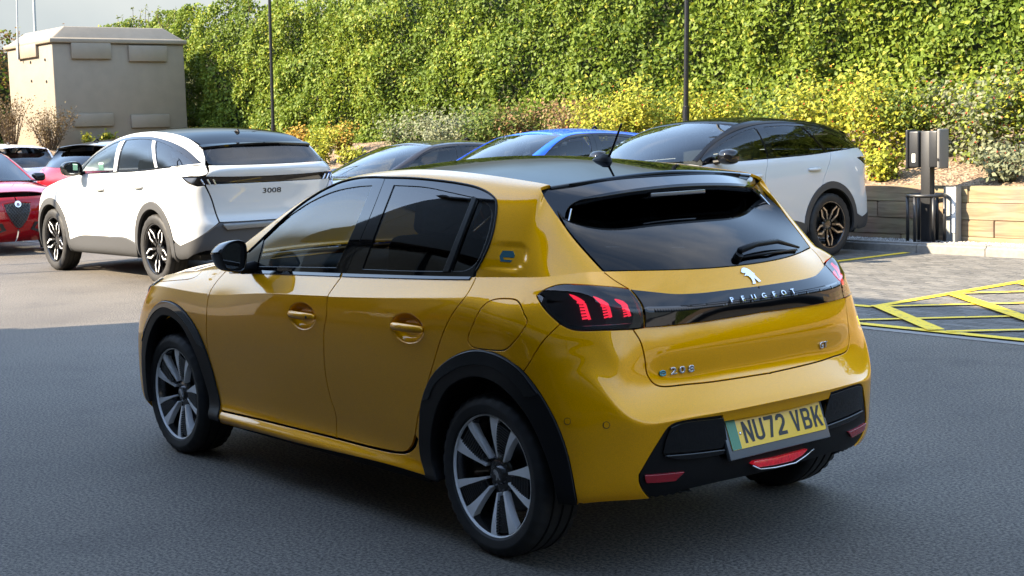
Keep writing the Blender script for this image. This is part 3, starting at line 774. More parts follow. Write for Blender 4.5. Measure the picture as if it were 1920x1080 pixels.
# glossy blades of the insert above the ledge, left and right of the plate
for sgn in (1, -1):
    lpz = S1.loop([('p', [(1257,801.5),(1279,793),(1356,783)]), ('p', [(1356,783),(1364,838)]), ('p', [(1364,838),(1300,846),(1243,850.5)]), ('p', [(1243,850.5),(1248,826),(1257,801.5)])])
    g = panel_geo(S1, lpz, grid=.012, off=.004, thick=.016, gap=0)
    if sgn < 0: g = (g[0]*FLIP, [f[::-1] for f in g[1]], g[2]*FLIP)
    link_geo('gloss_blade', g, BLACKG, car)
    # sloping ledge under it
    lpz = S1.loop([('p', [(1240,853),(1300,848),(1365,840)]), ('p', [(1365,840),(1366,848)]), ('p', [(1366,848),(1310,858),(1265,860),(1240,853)])])
    g = panel_geo(S1, lpz, grid=.008, off=.012, thick=.03, gap=0, rad=.004)
    if sgn < 0: g = (g[0]*FLIP, [f[::-1] for f in g[1]], g[2]*FLIP)
    link_geo('insert_ledge', g, BLACKG, car)
REDREF = pmat('red_reflector', (0.32, 0.004, 0.012), 0.15, 0, 1.0, 0.02)
for sgn in (1, -1):
    lpz = S1.loop([('p', [(1207.5,891),(1245,888),(1282.5,884)]), ('p', [(1282.5,884),(1265,901)]), ('p', [(1265,901),(1240,903.5),(1211,905)]), ('p', [(1211,905),(1207.5,891)])])
    g = panel_geo(S1, lpz, grid=.008, off=.006, thick=.02, gap=0)
    if sgn < 0: g = (g[0]*FLIP, [f[::-1] for f in g[1]], g[2]*FLIP)
    link_geo('rear_reflector', g, REDREF, car)
# tailgate: lower panel and strip under the glass
hatch_half = [('p', [(1449,698.5),(1380,709.5),(1326.7,717),(1290,720.5),(1240,724.5),(1225.6,719),(1213.6,702),(1208.7,671),(1201.5,642),(1187,618)])]
hatch_half = [('u', [(S1.U, end_uv[1]), tuple(end_uv)])]+hatch_half+[('p', [(1187,617),(1207,614)]), ('p', [(1207,610),(1190,560),(1178,541)]), ('p', HATCH_EDGE_LO)]
h_top = [('u', [(uH, VB), (S1.U, VB)])]
a_ = []
lp_h = None
def half_full(s, segs, step=.007):
    o = []
    for kind, pts in segs:
        for p in (catmull(pts, 10) if len(pts) > 2 else lerp2(pts, 14)):
            q = s.at(kind, p)
            if q is not None: o.append(np.array(q))
    a = np.array(o); am = a[::-1].copy(); am[:, 0] = 2*s.U-am[:, 0]
    return resample(s.toM(np.concatenate([a, am], 0)), step)
lp_h = half_full(S1, hatch_half+[('u', [(uH, VB), (S1.U, VB)])][:1])
rec('tailgate', S1, lp_h); tailgate = link_geo('tailgate', panel_geo(S1, lp_h, grid=.0115), GOLD, car)
# rear screen
SCREEN = glass_mat('rear_screen_glass', (0.05, 0.055, 0.06), refl=.62)
uS2 = lambda px: tuple(S2.at('p', px))
lp_g = half_full(S2, [('u', [(S2.U, .04), (uH-6+.9, .04), (uH-6+.25, .05)]), ('p', [(1133,508),(1100,472),(1075,443),(1062,427)]), ('u', [uS2((1062,427)), (uS2((1062,427))[0]+.3, 5.0), (S2.U, 5.0)])])
rec('screen', S2, lp_g); rear_screen = link_geo('rear_screen', panel_geo(S2, lp_g, grid=.016, thick=.006, gap=.001), SCREEN, tailgate)
# ceramic border of the screen
inner = half_full(S2, [('u', [(S2.U, .30), (12.6, .30), (12.15, .5), (12.1, 1.2), (12.1, 3.6), (12.4, 3.9), (S2.U, 3.9)])])
link_geo('screen_border', panel_geo(S2, lp_g, [inner], grid=.016, thick=0, off=-.007, gap=.001), DARK, rear_screen)
# charge/fuel flap ok; roof
ROOF_OUT = [(0, 0), (0, 1), (0, 2), (0, 3), (0, 4), (0, 5)]
def rect_loop(s, u0, v0, u1, v1, n=14):
    L = [(u0+(u1-u0)*i/n, v0) for i in range(n)]+[(u1, v0+(v1-v0)*i/n) for i in range(n)]+[(u1-(u1-u0)*i/n, v1) for i in range(n)]+[(u0, v1-(v1-v0)*i/n) for i in range(n)]
    return resample(s.toM(np.array(L)), .012)
link_geo('interior_lining', panel_geo(S2, S2.toM(REC['rail'][1]), grid=.05, gap=0, off=-.02, thick=0), DARK, car, True)
link_geo('headlining', panel_geo(SR, rect_loop(SR, 0, 0, 2*SR.U, SR.V), grid=.06, gap=0, off=-.022, thick=0), pmat('headlining', (.10, .10, .10), .9), car)
roof = link_geo('roof', panel_geo(SR, rect_loop(SR, 0, 0, 2*SR.U, SR.V), grid=.02, gap=0, off=.001), BLACKP, car)
link_geo('windscreen', panel_geo(SW, rect_loop(SW, 0, 0, 2*SW.U, SW.V), grid=.03, thick=.005), GLASSL, car)
gB = panel_geo(SB, rect_loop(SB, 0, 0, 2*SB.U, SB.V), grid=.02, gap=0, off=.003)
# side strip of the bonnet above its shut line
lpz = S1.loop([('p', BON), ('u', [(6.0, VB), (5, VB), (4, VB), (3, VB)]), ('s', [(2.93,.83),(2.93,.815)])])
g = panel_geo(S1, lpz, grid=.012)
link_geo('bonnet', join_geo(gB, g, (g[0]*FLIP, [f[::-1] for f in g[1]], g[2]*FLIP)), GOLD, car)
# ------------------------------------------------------------------ the yellow hatchback: lamps, glass, trim
P1b = [list(map(tuple, st)) for st in P1raw]
for k, sh in ((-5, .0), (-4, .010), (-3, .024), (-2, .028), (-1, .028)):
    st = P1b[N1+k]
    for r, (dx, z) in {9: (sh, .018), 10: (sh, 0), 11: (sh*.5, 0)}.items():
        x, y, zz = st[r]; st[r] = (x-dx, y, zz+(z if k > -4 else 0))
S1b = BSurf(crease_rows(P1b), iters=2)
LENS = glass_mat('smoked_lens', (0.42, 0.40, 0.41)); LHOUS = pmat('lamp_housing', (0.012, 0.012, 0.013), 0.3)
CLAW = pmat('tail_light_red', (0.35, 0.01, 0.03), 0.3, emit=(1.0, 0.03, 0.085), estr=.34)
lampL = S1b.loop(LAMP)
rec('lamp', S1, lampL)
def mir(g): return (g[0]*FLIP, [f[::-1] for f in g[1]], g[2]*FLIP)
def poly_panel(s, px, kind='p', **kw):
    a = dict(gap=0, grid=.01, rad=.0012); a.update(kw)
    return panel_geo(s, s.loop([(kind, [px[i], px[(i+1) % len(px)]]) for i in range(len(px))], step=.006), **a)
lamps = []
for sgn in (1, -1):
    fl = (lambda g: g) if sgn > 0 else mir
    lamp = link_geo('tail_lamp', fl(panel_geo(S1b, lampL, grid=.011, off=-.034, thick=.03, gap=.001)), LHOUS, car)
    link_geo('lens', fl(panel_geo(S1b, lampL, grid=.011, thick=.004, gap=.0012)), LENS, lamp)
    link_geo('lens_rim', fl(panel_geo(S1b, lampL, [offset(lampL, -.012 if area2(lampL) > 0 else -.012)], grid=.011, thick=0, off=-.002, gap=.0014, hole_gap=0)), BLACKG, lamp)
    for (tl, tr, bl, br, hook) in (((1083,563),(1097,564),(1092,599),(1108.5,597),[(1064,547),(1075,550.5),(1085,556),(1097,564),(1083,563),(1073,557.5)]),
                                   ((1127,566),(1142.5,565.5),(1134.5,597.5),(1149.5,593.5),[(1112.4,551.5),(1120,553.5),(1131,558),(1142.5,565.5),(1127,566),(1120,560)]),
                                   ((1168,566),(1179,566.5),(1172.6,596),(1186,592),[(1155.3,555),(1163,556.5),(1171,559.5),(1179,566.5),(1168,566),(1161,561)])):
        gs = [poly_panel(S1b, hook, off=-.014, thick=.006, grid=.006)]
        L = lambda a, b, t: (a[0]+(b[0]-a[0])*t, a[1]+(b[1]-a[1])*t)
        mid = lambda t: L(L(tl, bl, t), L(tr, br, t), .62)
        gs.append(poly_panel(S1b, [mid(0), L(tr, br, 0), L(tr, br, 1), mid(1)], off=-.014, thick=.006, grid=.006))
        for i in range(6):
            t0, t1 = i/6+.02, i/6+.112
            gs.append(poly_panel(S1b, [L(tl, bl, t0), mid(t0), mid(t1), L(tl, bl, t1)], off=-.014, thick=.006, grid=.006))
        link_geo('light_claw', fl(join_geo(*gs)), CLAW, lamp)
    link_geo('lamp_strip', fl(poly_panel(S1b, [(1092,609),(1194,605.5),(1194,609),(1093,612.5)], off=-.02, thick=.006)), SATIN, lamp)
    lamps.append(lamp)
# gloss black bar between the lamps
BAR_T = [(1180,541.5),(1222.6,546),(1263,549.8),(1284,549.8),(1320,547.5),(1350,544),(1416.7,535.8),(1445,532)]
BAR_B = [(1460,580.5),(1425,587),(1390,593),(1320,604),(1263,610.5),(1209,615.5)]
lp = half_full(S1b, [('u', [(S1b.U, S1b.at('p', (1440,584))[1]), tuple(S1b.at('p', (1425,587)))]), ('p', BAR_B[1:]), ('p', [(1209,615.5),(1209.5,596),(1206,574.6),(1194,555.4),(1182,542)]), ('p', BAR_T)])
light_bar = link_geo('tailgate_bar', panel_geo(S1b, lp, grid=.011, thick=.03), BLACKG, tailgate)
# tailgate writing
def text_on(s, txt, uv, size, mat, parent, name, off=.0005, depth=.0018, bold=.0, **kw):
    me = text_mesh(txt, size, depth, **kw); fm = frame_at(s, uv, 0)
    conform(me, s, fm, off+depth+.0012); return link(name, me, mat, parent)
zt = .928
for i, ch in enumerate('PEUGEOT'):
    y = .168-.056*i; uv = S1b.at('r', (abs(y)+1e-4, zt)); uv = np.array([uv[0] if y >= 0 else 2*S1b.U-uv[0], uv[1]])
    text_on(S1b, ch, uv, .030, CHROME, light_bar, 'letter', sx=1.15)
# moulded lion on the tailgate
LION = [(-.030,.026),(-.022,.034),(-.010,.036),(.002,.032),(.012,.024),(.020,.012),(.028,.004),(.022,.002),(.030,-.014),(.040,-.030),(.026,-.031),(.020,-.020),(.012,-.012),(.010,-.022),(.006,-.036),(-.010,-.036),(-.004,-.028),(-.004,-.012),(-.010,-.002),(-.020,.002),(-.032,.000),(-.022,.008),(-.016,.012),(-.030,.014),(-.036,.020)]
uvE = S1.at('r', (.0005, 1.000)); mb = MB(); mb.prism(LION, 0, .004); me = mb.mesh()
bm = bmesh.new(); bm.from_mesh(me); bmesh.ops.triangulate(bm, faces=bm.faces); bm.to_mesh(me); bm.free()
conform(me, S1, frame_at(S1, uvE, 0), .0005); link('emblem', me, CHROME, tailgate)
BLUEC = pmat('blue_chrome', (0.10, 0.34, 0.42), 0.12, 1.0)
uv = S1.at('p', (1241, 698)); text_on(S1, 'e', uv, .042, BLUEC, tailgate, 'letter', sx=1.5, bevel=.001)
for ch, px in (('2', (1262, 695.5)), ('0', (1278, 693.5)), ('8', (1295, 691.5))):
    text_on(S1, ch, S1.at('p', px), .034, CHROME, tailgate, 'letter', sx=1.6, bevel=.001)
text_on(S1, 'GT', S1.at('q', (1542, 647)), .034, CHROME, tailgate, 'letter', sx=1.2, bevel=.001)
# e badge on the C pillar
for sgn in (1, -1):
    mb = MB(); o_ = [(-.036,0),(-.026,.021),(.024,.021),(.036,.006),(.036,-.004),(-.018,-.004),(-.012,-.013),(.030,-.013),(.024,-.021),(-.026,-.021)]
    mb.prism(o_, 0, .004); me = mb.mesh(); bm = bmesh.new(); bm.from_mesh(me); bmesh.ops.triangulate(bm, faces=bm.faces); bm.to_mesh(me); bm.free()
    fm = frame_at(S2, S2.at('p', (949, 480)), -.008)
    me.transform(fm)
    if sgn < 0: me = mirrored_mesh(me)
    link('pillar_badge', me, BLUEC, PART['rear_quarter_panel'][0 if sgn > 0 else 1])
# side windows: frames, panes and mouldings
FR_TOP = DLO_TOP[11:]                                     # from the B seam forward
RE_TOP = DLO_TOP[:12]
B_UP = [(648,512),(668,466),(700,390),(722,333)]
uBb = S2.at('p', (648, 512))[0]
H_F = [[(495,444),(513,423.5),(547,401),(580,379.5),(624,359.5),(669,350),(697,348)], [(697,348),(665,424),(630,501)], [(630,501),(560,500),(481,499)], [(481,499),(495,444)]]
H_R = [[(738,347.5),(796,351),(840,360),(885,370)], [(885,370),(860,436),(833,508)], [(833,508),(760,507),(679,504)], [(679,504),(708,425),(738,347.5)]]
H_Q = [[(896,373.5),(913,383),(921,399),(918,423),(906,463),(890,495),(873,506),(846,508)], [(846,508),(870,440),(896,373.5)]]
def lps(s, segs): return s.loop([('p', q) for q in segs])
lf = S2.loop([('u', [(.35, .01), (uBb, .01)]), ('p', B_UP), ('p', FR_TOP)])
lr = S2.loop([('u', [(uBb, .01), (uC2[0], .01)]), ('p', RE_TOP), ('p', B_UP[::-1])])
hf, hr, hq = lps(S2, H_F), lps(S2, H_R), lps(S2, H_Q)
for k_, v_ in (('f_frame', lf), ('r_frame', lr), ('f_pane', hf), ('r_pane', hr), ('q_pane', hq)): rec(k_, S2, v_)
for k, sgn in enumerate((1, -1)):
    fl = (lambda g: g) if sgn > 0 else mir
    fd, rd = PART['front_door'][k], PART['rear_door'][k]
    link_geo('window_frame', fl(panel_geo(S2, lf, [hf], grid=.012, gap=.001, thick=.012, off=-.001)), BLACKG, fd)
    link_geo('window_frame', fl(panel_geo(S2, lr, [hr, hq], grid=.012, gap=.001, thick=.012, off=-.001)), BLACKG, rd)
    link_geo('window_pane', fl(panel_geo(S2, offset(hf if area2(hf) > 0 else hf[::-1], .006), grid=.03, gap=0, thick=0, off=-.005)), GLASSL, fd)
    link_geo('window_pane', fl(panel_geo(S2, offset(hr if area2(hr) > 0 else hr[::-1], .006), grid=.03, gap=0, thick=0, off=-.005)), GLASSD, rd)
    link_geo('window_pane', fl(panel_geo(S2, offset(hq if area2(hq) > 0 else hq[::-1], .006), grid=.03, gap=0, thick=0, off=-.005)), GLASSD, rd)
    link_geo('window_divider', fl(poly_panel(S2, [(888,368),(895,372),(843,511),(831,511)], off=.006, thick=.01, rad=.003)), MATTE, rd)
    def rail(name, u0, u1, par):
        L = [(u0+(u1-u0)*i/30, VB-.26) for i in range(31)]+[(u1-(u1-u0)*i/30, VB) for i in range(31)]
        link_geo(name, fl(panel_geo(S1, resample(S1.toM(np.array(L)), .01), grid=.012, gap=.0004, off=.0045, thick=.008, rad=.002)), BLACKG, par)
    rail('waist_moulding', 6.5, uB-.02, fd); rail('waist_moulding', uB+.02, uC-.1, rd)
    # rubber channel round the top of the glass
    ch = catmull(DLO_TOP, 8); pts = []
    for p in ch:
        q = S2.at('p', p)
        if q is not None:
            P_, N_ = S2.eval([q[0]], [q[1]]); pts.append(P_[0]+N_[0]*.001)
    mb = MB(); mb.tube([p*(FLIP if sgn < 0 else 1) for p in pts], .0045, 6); mb.build('window_seal', MATTE, PART['rear_quarter_panel'][k], smooth=True)
    # door handles
    for (hx, hz), dr in zip(HANDLES, (fd, rd)):
        uv = S1.at('s', (hx, hz)); P_, N_ = S1.eval([uv[0]], [uv[1]]); y0 = P_[0][1]
        mb = MB(); pts = []; rs = []
        for i in range(17):
            t = i/16*2-1; x = hx-.004+t*.104
            q = S1.at('s', (x, hz)); yy = S1.eval([q[0]], [q[1]])[0][0][1]
            pts.append((x, (yy+.021*(1-t**4)-.004)*sgn, hz+.004)); rs.append(.0165*(1-.35*t**4))
        mb.tube(pts, rs, 12); o = mb.build('handle', GOLD, dr, smooth=True)
        for v in o.data.vertices: v.co.y = (v.co.y-(y0+.01)*sgn)*.75+(y0+.01)*sgn
        if sgn > 0 and dr is fd:
            mb = MB(); mb.lathe([(.0001, .002), (.006, .002), (.007, 0)], 16, 'Y'); o2 = mb.build('lock', DARK, o, smooth=True); o2.location = (hx-.075, y0+.024, hz+.003)
    # arch trims
    ro, ri = R_ARCH_O[:-1]+[(1082,946)], R_ARCH_I
    lpz = S1.loop([('p', ro), ('p', [(1082,946),(1049,942)]), ('p', ri[::-1]), ('p', [ri[0], ro[0]])])
    link_geo('arch_trim', fl(panel_geo(S1, lpz, grid=.011, gap=-.001, off=.007, thick=.05, rad=.004)), MATTE, car)
    lpz = S1.loop([('p', R_ARCH_O[3:11]), ('p', [R_ARCH_O[10], (1000, 745)]), ('p', [(985,745),(965,718),(930,692),(898,684),(868,688),(840,702),(818,722),(806,750)])])
    link_geo('arch_gloss_strip', fl(panel_geo(S1, lpz, grid=.011, gap=.002, off=.0095, thick=.006, rad=.002)), BLACKG, car)
    lpz = S1.loop([('s', F_ARCH_O), ('s', [F_ARCH_O[-1], F_ARCH_I[-1]]), ('s', F_ARCH_I[::-1]), ('s', [F_ARCH_I[0], F_ARCH_O[0]])])
    link_geo('arch_trim', fl(panel_geo(S1, lpz, grid=.011, gap=-.001, off=.007, thick=.05, rad=.004)), MATTE, car)
    lpz = S1.loop([('s', F_ARCH_O[3:12]), ('s', [F_ARCH_O[11], F_ARCH_M[-1]]), ('s', F_ARCH_M[::-1]), ('s', [F_ARCH_M[0], F_ARCH_O[3]])])
    link_geo('arch_gloss_strip', fl(panel_geo(S1, lpz, grid=.011, gap=.002, off=.0095, thick=.006, rad=.002)), BLACKG, car)
# front bumper and headlamps
ub = S1.at('s', (2.93, .62))[0]
L = [('s', [(2.932,.80),(2.932,.63)]), ('s', [(2.824,.545),(2.847,.45),(2.854,.35),(2.847,.24)]), ('u', [(3.45, .15), (3, .1), (2, .1), (1, .1), (0.02, .1)]), ('u', [(0.02, .1), (0.02, VB)]), ('u', [(0.02, VB), (1, VB), (2, VB), (3, VB)])]
lpF = S1.loop(L); rec('front_bumper', S1, lpF)
gb = panel_geo(S1, lpF, grid=.02, gap=.001); link_geo('front_bumper', join_geo(gb, mir(gb)), GOLD, car)
HL = glass_mat('headlamp_lens', (0.7, 0.72, 0.75))
for sgn in (1, -1):
    fl = (lambda g: g) if sgn > 0 else mir
    lpz = S1.loop([('u', [(3.1, 12.6), (3.9, 12.7), (4.35, 12.2)]), ('u', [(4.35, 12.2), (3.9, 9.8), (3.2, 8.6), (2.4, 8.6)]), ('u', [(2.4, 8.6), (2.2, 11), (3.1, 12.6)])])
    if sgn > 0: rec('headlamp', S1, lpz)
    hl = link_geo('headlamp', fl(panel_geo(S1, lpz, grid=.015, gap=0, off=.003, thick=.01)), BLACKG, car)
    link_geo('headlamp_lens', fl(panel_geo(S1, lpz, grid=.015, gap=.004, off=.006, thick=.002)), HL, hl)
# spoiler
SPX = {0: [(-.18, 0, 1.336), (-.172, .25, 1.328), (-.152, .40, 1.315), (-.118, .497, 1.296), (-.125, .548, 1.255), (-.152, .578, 1.205)],
       1: [(-.12, 0, 1.363), (-.112, .27, 1.354), (-.094, .43, 1.338), (-.075, .532, 1.318), (-.085, .572, 1.285), (-.105, .592, 1.25)],
       2: [(-.085, 0, 1.3795), (-.077, .28, 1.369), (-.055, .45, 1.352), (-.043, .552, 1.340), (-.050, .583, 1.318), (-.062, .600, 1.295)]}
SS = BSurf([[SPX[r][c] for r in (0, 1, 2)] for c in (5, 4, 3, 2, 1, 0)], iters=2, mir0=False)
gs = panel_geo(SS, rect_loop(SS, 0, 0, 2*SS.U, SS.V), grid=.014, gap=0, thick=.018, rad=.002, off=.002)
spoiler = link_geo('spoiler', gs, BLACKG, tailgate)
mb = MB(); v = []; n = 24
for i in range(n+1):
    y = -.49+.98*i/n; a = abs(y); x = float(np.interp(a, [0, .25, .40, .49], [-.18, -.172, -.152, -.12])); z = float(np.interp(a, [0, .25, .40, .49], [1.336, 1.328, 1.315, 1.299]))
    for (dx, dz) in ((.003, -.001), (.008, -.018), (.06, -.040), (.17, -.030)): v.append((x+dx, y, z+dz))
f = [(i*4+j, i*4+j+1, (i+1)*4+j+1, (i+1)*4+j) for i in range(n) for j in range(3)]
mb.add(v, f); mb.build('spoiler_underside', BLACKG, spoiler, smooth=True)
BRK = pmat('brake_light_lens', (0.16, 0.15, 0.15), 0.2, 0, 1.0)
mb = MB(); mb.box((-.158, 0, 1.302), (.02, .30, .016)); mb.build('high_brake_light', BRK, spoiler, bevel=.004)
for sgn in (1, -1):
    a, b = on_x(1071, 392, -.125), on_x(1063.5, 426, -.155)
    mb = MB(); mb.tube([(a[0], a[1]*sgn, a[2]), (b[0], b[1]*sgn, b[2])], .0035, 6); mb.build('fin_edge', SATIN, spoiler)
# groove between roof and spoiler
mb = MB(); pts = [(-.094+.05*(1-1)+(abs(y)/.55)**2*.045, y, 1.376-(abs(y)/.55)**2.2*.03) for y in np.linspace(-.47, .47, 25)]
mb.tube(pts, .0042, 6); mb.build('roof_seal', MATTE, roof, smooth=True)
# aerial
mb = MB(); prof = [(.345, 0, .004), (.325, .018, .018), (.29, .022, .036), (.25, .022, .046), (.222, .018, .040), (.212, .012, .016)]
v = []; f = []
for (x, w, h) in prof:
    for (t, s_) in ((-1, 0), (-.8, .55), (-.35, .95), (0, 1), (.35, .95), (.8, .55), (1, 0)): v.append((x, t*max(w, .003)*1.05, 1.412+h*s_))
for i in range(len(prof)-1):
    for j in range(6): f.append((i*7+j, i*7+j+1, (i+1)*7+j+1, (i+1)*7+j))
f.append(tuple(range(6, -1, -1))); f.append(tuple(35+j for j in range(7)))
mb.add(v, f); mb.tube([(.226, 0, 1.440), (.205, 0, 1.47), (.144, 0, 1.575)], [.006, .0048, .0042], 8)
mb.build('aerial', MATTE, roof, smooth=True, angle=50)
# rear wiper
def glass_pt(px, off=.012):
    q = S2.at('q', px)
    if q is None: q = S2.at('p', px)
    P_, N_ = S2.eval([q[0]], [q[1]]); return Vector(P_[0]+N_[0]*off), Vector(N_[0])
a, n_ = glass_pt((1382, 484), .0); b, _ = glass_pt((1382, 480), .028); c, _ = glass_pt((1410, 470), .032); d, _ = glass_pt((1450, 463), .028); e, _ = glass_pt((1494, 468), .012)
mb = MB(); mb.tube([a, a+n_*.02], .017, 14); wip = mb.build('rear_wiper', MATTE, tailgate, smooth=True, angle=40)
mb = MB(); mb.tube([b-n_*.008, b, c, d, e], [.012, .0135, .012, .0095, .005], 8); mb.build('wiper_arm', MATTE, wip, smooth=True)
a2, _ = glass_pt((1388, 486), .008); b2, _ = glass_pt((1440, 478), .01); c2, _ = glass_pt((1491, 471), .008)
mb = MB(); mb.tube([a2, b2, c2], .0055, 6); mb.build('wiper_blade', MATTE, wip, smooth=True)
# door mirrors
RIM = [(410,474),(414,467),(425,456),(437,451),(447,450),(456,453),(460.5,461),(460.5,492),(457,505),(450,510),(432,509),(423,505),(415,490)]
GLS = [(414,474.5),(426,462),(438,456.5),(444,456.5),(450,461),(450,480),(448,500),(441,503.5),(427,504),(421,494)]
X0 = 1.735
rim = [on_x(px, py, X0) for px, py in catmull(RIM+[RIM[0]], 4)[:-1]]; gl = [on_x(px, py, X0) for px, py in catmull(GLS+[GLS[0]], 3)[:-1]]
cy = np.mean([p[1] for p in rim]); cz = np.mean([p[2] for p in rim])
MIRG = pmat('mirror_glass', (0.75, 0.78, 0.80), 0.02, 1.0)
for k, sgn in enumerate((1, -1)):
    mb = MB(); v = []; n = len(rim); rings = [(-.004, .90), (-.012, .955), (-.006, .99), (.012, 1.0), (.045, .985), (.075, .90), (.098, .70), (.110, .42), (.114, .12)]
    for (dx, sc) in rings:
        for p in rim: v.append((X0+dx, (cy+(p[1]-cy)*sc+dx*.12)*sgn, cz+(p[2]-cz)*sc-dx*.05))
    f = [(i*n+j, i*n+(j+1) % n, (i+1)*n+(j+1) % n, (i+1)*n+j) for i in range(len(rings)-1) for j in range(n)]
    f.append(tuple((len(rings)-1)*n+j for j in range(n))); mb.add(v, f)
    m_ = mb.build('door_mirror', BLACKG, PART['front_door'][k], smooth=True)
    mb = MB(); mb.add([(X0-.002, p[1]*sgn, p[2]) for p in gl]+[(X0+.004, p[1]*sgn, p[2]) for p in gl], [tuple(range(len(gl))), tuple(range(2*len(gl)-1, len(gl)-1, -1))]+[(i, (i+1) % len(gl), len(gl)+(i+1) % len(gl), len(gl)+i) for i in range(len(gl))])
    # backing behind the glass
    mb.build('mirror_glass', MIRG, PART['front_door'][k])
    mb = MB(); mb.add([(X0+.002, (cy+(p[1]-cy)*.93)*sgn, cz+(p[2]-cz)*.93) for p in rim], [tuple(range(n))]); mb.build('mirror_bezel', MATTE, PART['front_door'][k])
    q0, q1 = on_y(452, 506, .86), on_y(474, 507, .79)
    mb = MB(); mb.tube([(X0+.045, .885*sgn, .985), (X0+.045, .84*sgn, .972), (X0+.04, .775*sgn, .975)], [.028, .025, .03], 10); mb.build('mirror_foot', MATTE, PART['front_door'][k], smooth=True)
# number plate
TL = .347; pc = Vector((-.647, 0, .456)); ux = Vector((0, -1, 0)); uy = Vector((math.sin(TL), 0, math.cos(TL))); uz = Vector((-math.cos(TL), 0, math.sin(TL)))
PM = Matrix.Identity(4)
for i in range(3): PM[i][0] = ux[i]; PM[i][1] = uy[i]; PM[i][2] = uz[i]; PM[i][3] = pc[i]
PLY = pmat('plate_yellow', (0.92, 0.50, 0.006), 0.35, 0, 0.4, 0.1); PLG = pmat('plate_green', (0.045, 0.22, 0.12), 0.4); PLK = pmat('plate_black', (0.008, 0.008, 0.009), 0.5)
HOLD = pmat('plate_surround', (0.10, 0.11, 0.12), 0.35)
mb = MB(); mb.box((0, -.012, -.012), (.555, .152, .018)); hold = mb.build('plate_holder', HOLD, car, bevel=.003); hold.matrix_local = PM
def rrect(x0, y0, x1, y1, r, n=5):
    o = []
    for cx, cy_, a0 in ((x1-r, y1-r, 0), (x0+r, y1-r, 90), (x0+r, y0+r, 180), (x1-r, y0+r, 270)):
        for k in range(n+1): a = math.radians(a0+90*k/n); o.append((cx+r*math.cos(a), cy_+r*math.sin(a)))
    return o
mb = MB(); mb.prism(rrect(-.26, -.0555, .26, .0555, .008), -.002, .001); plate = mb.build('number_plate', PLY, car); plate.matrix_local = PM
mb = MB(); mb.prism([(-.2601, -.0545), (-.212, -.0545), (-.212, .0545), (-.2601, .0545)], .0012, .0016); mb.build('green_band', PLG, plate)
def glyph(ch):
    w, h, t = .050, .079, .0135
    if ch == 'N': return [[(0,0),(t,0),(t,h*.62),(w-t,0),(w,0),(w,h),(w-t,h),(w-t,h*.38),(t,h),(0,h)]]
    if ch == 'U':
        o = [(0,h),(0,.018)]+[(w/2-(w/2)*math.cos(math.radians(a)), .018-.018*math.sin(math.radians(a))) for a in range(15, 180, 15)]+[(w,.018),(w,h),(w-t,h),(w-t,.02)]
        o += [(w/2+(w/2-t)*math.cos(math.radians(a)), .02-.0075*math.sin(math.radians(a))) for a in range(15, 180, 15)]+[(t,.02),(t,h)]; return [o]
    if ch == '7': return [[(0,h),(w,h),(w,h-t),(.028,0),(.013,0),(w-.016,h-t),(0,h-t)]]
    if ch == '2':
        return [[(0,0),(w,0),(w,t),(.021,t),(.044,.036),(.049,.046),(w,.058),(.046,.070),(.036,.078),(.025,h),(.013,.078),(.004,.070),(0,.057),(t,.057),(.0155,.062),(.020,.0655),(.026,.0657),(.032,.064),(.036,.059),(.036,.052),(.032,.044),(0,.012)]]
    if ch == 'V': return [[(.018,0),(.032,0),(w,h),(w-.0145,h),(.025,.024),(.0145,h),(0,h)]]
    if ch == 'K': return [[(0,0),(t,0),(t,.024),(.020,.034),(.035,0),(w,0),(.029,.046),(w,h),(.035,h),(t,.043),(t,h),(0,h)]]
    if ch == 'B':
        out = [(0,0),(.034,0),(.044,.004),(w,.014),(w,.029),(.046,.037),(.042,.041),(.046,.046),(.048,.053),(.048,.065),(.043,.075),(.033,h),(0,h)]
        return [out, [(t,t-.001),(.032,t-.001),(.036,.017),(.036,.028),(.032,.033),(t,.033)], [(t,.046),(.031,.046),(.0345,.050),(.0345,.061),(.031,.0665),(t,.0665)]]
def flat_poly(loops, z, M4):
    pts = []; ed = []
    for l in loops:
        b = len(pts); pts += [Vector(p) for p in l]; ed += [(b+i, b+(i+1) % len(l)) for i in range(len(l))]
    vc, _, fc, _, _, _ = delaunay_2d_cdt(pts, ed, [], 0, 1e-9); vc = np.array([tuple(v) for v in vc]); fa = np.array(fc); c = vc[fa].mean(1)
    k = inside(np.array(loops[0]), c)
    for l in loops[1:]: k &= ~inside(np.array(l), c)
    return [M4 @ Vector((p[0], p[1], z)) for p in vc], [tuple(q) for q in fa[k].tolist()]
x = -.185
for ch in 'NU72 VBK':
    if ch == ' ': x += .024; continue
    v, f = flat_poly(glyph(ch), .0018, Matrix.Translation((x, -.0395, 0))); mb = MB(); mb.add(v, f); mb.build('letter', PLK, plate); x += .0605
for sx_ in (-.2, .247):
    mb = MB(); mb.lathe([(.0001, .003), (.0055, .003), (.0065, .001)], 14, 'Z'); o = mb.build('plate_screw', SATIN if sx_ < 0 else PLY, plate, smooth=True); o.location = (sx_, 0, 0)
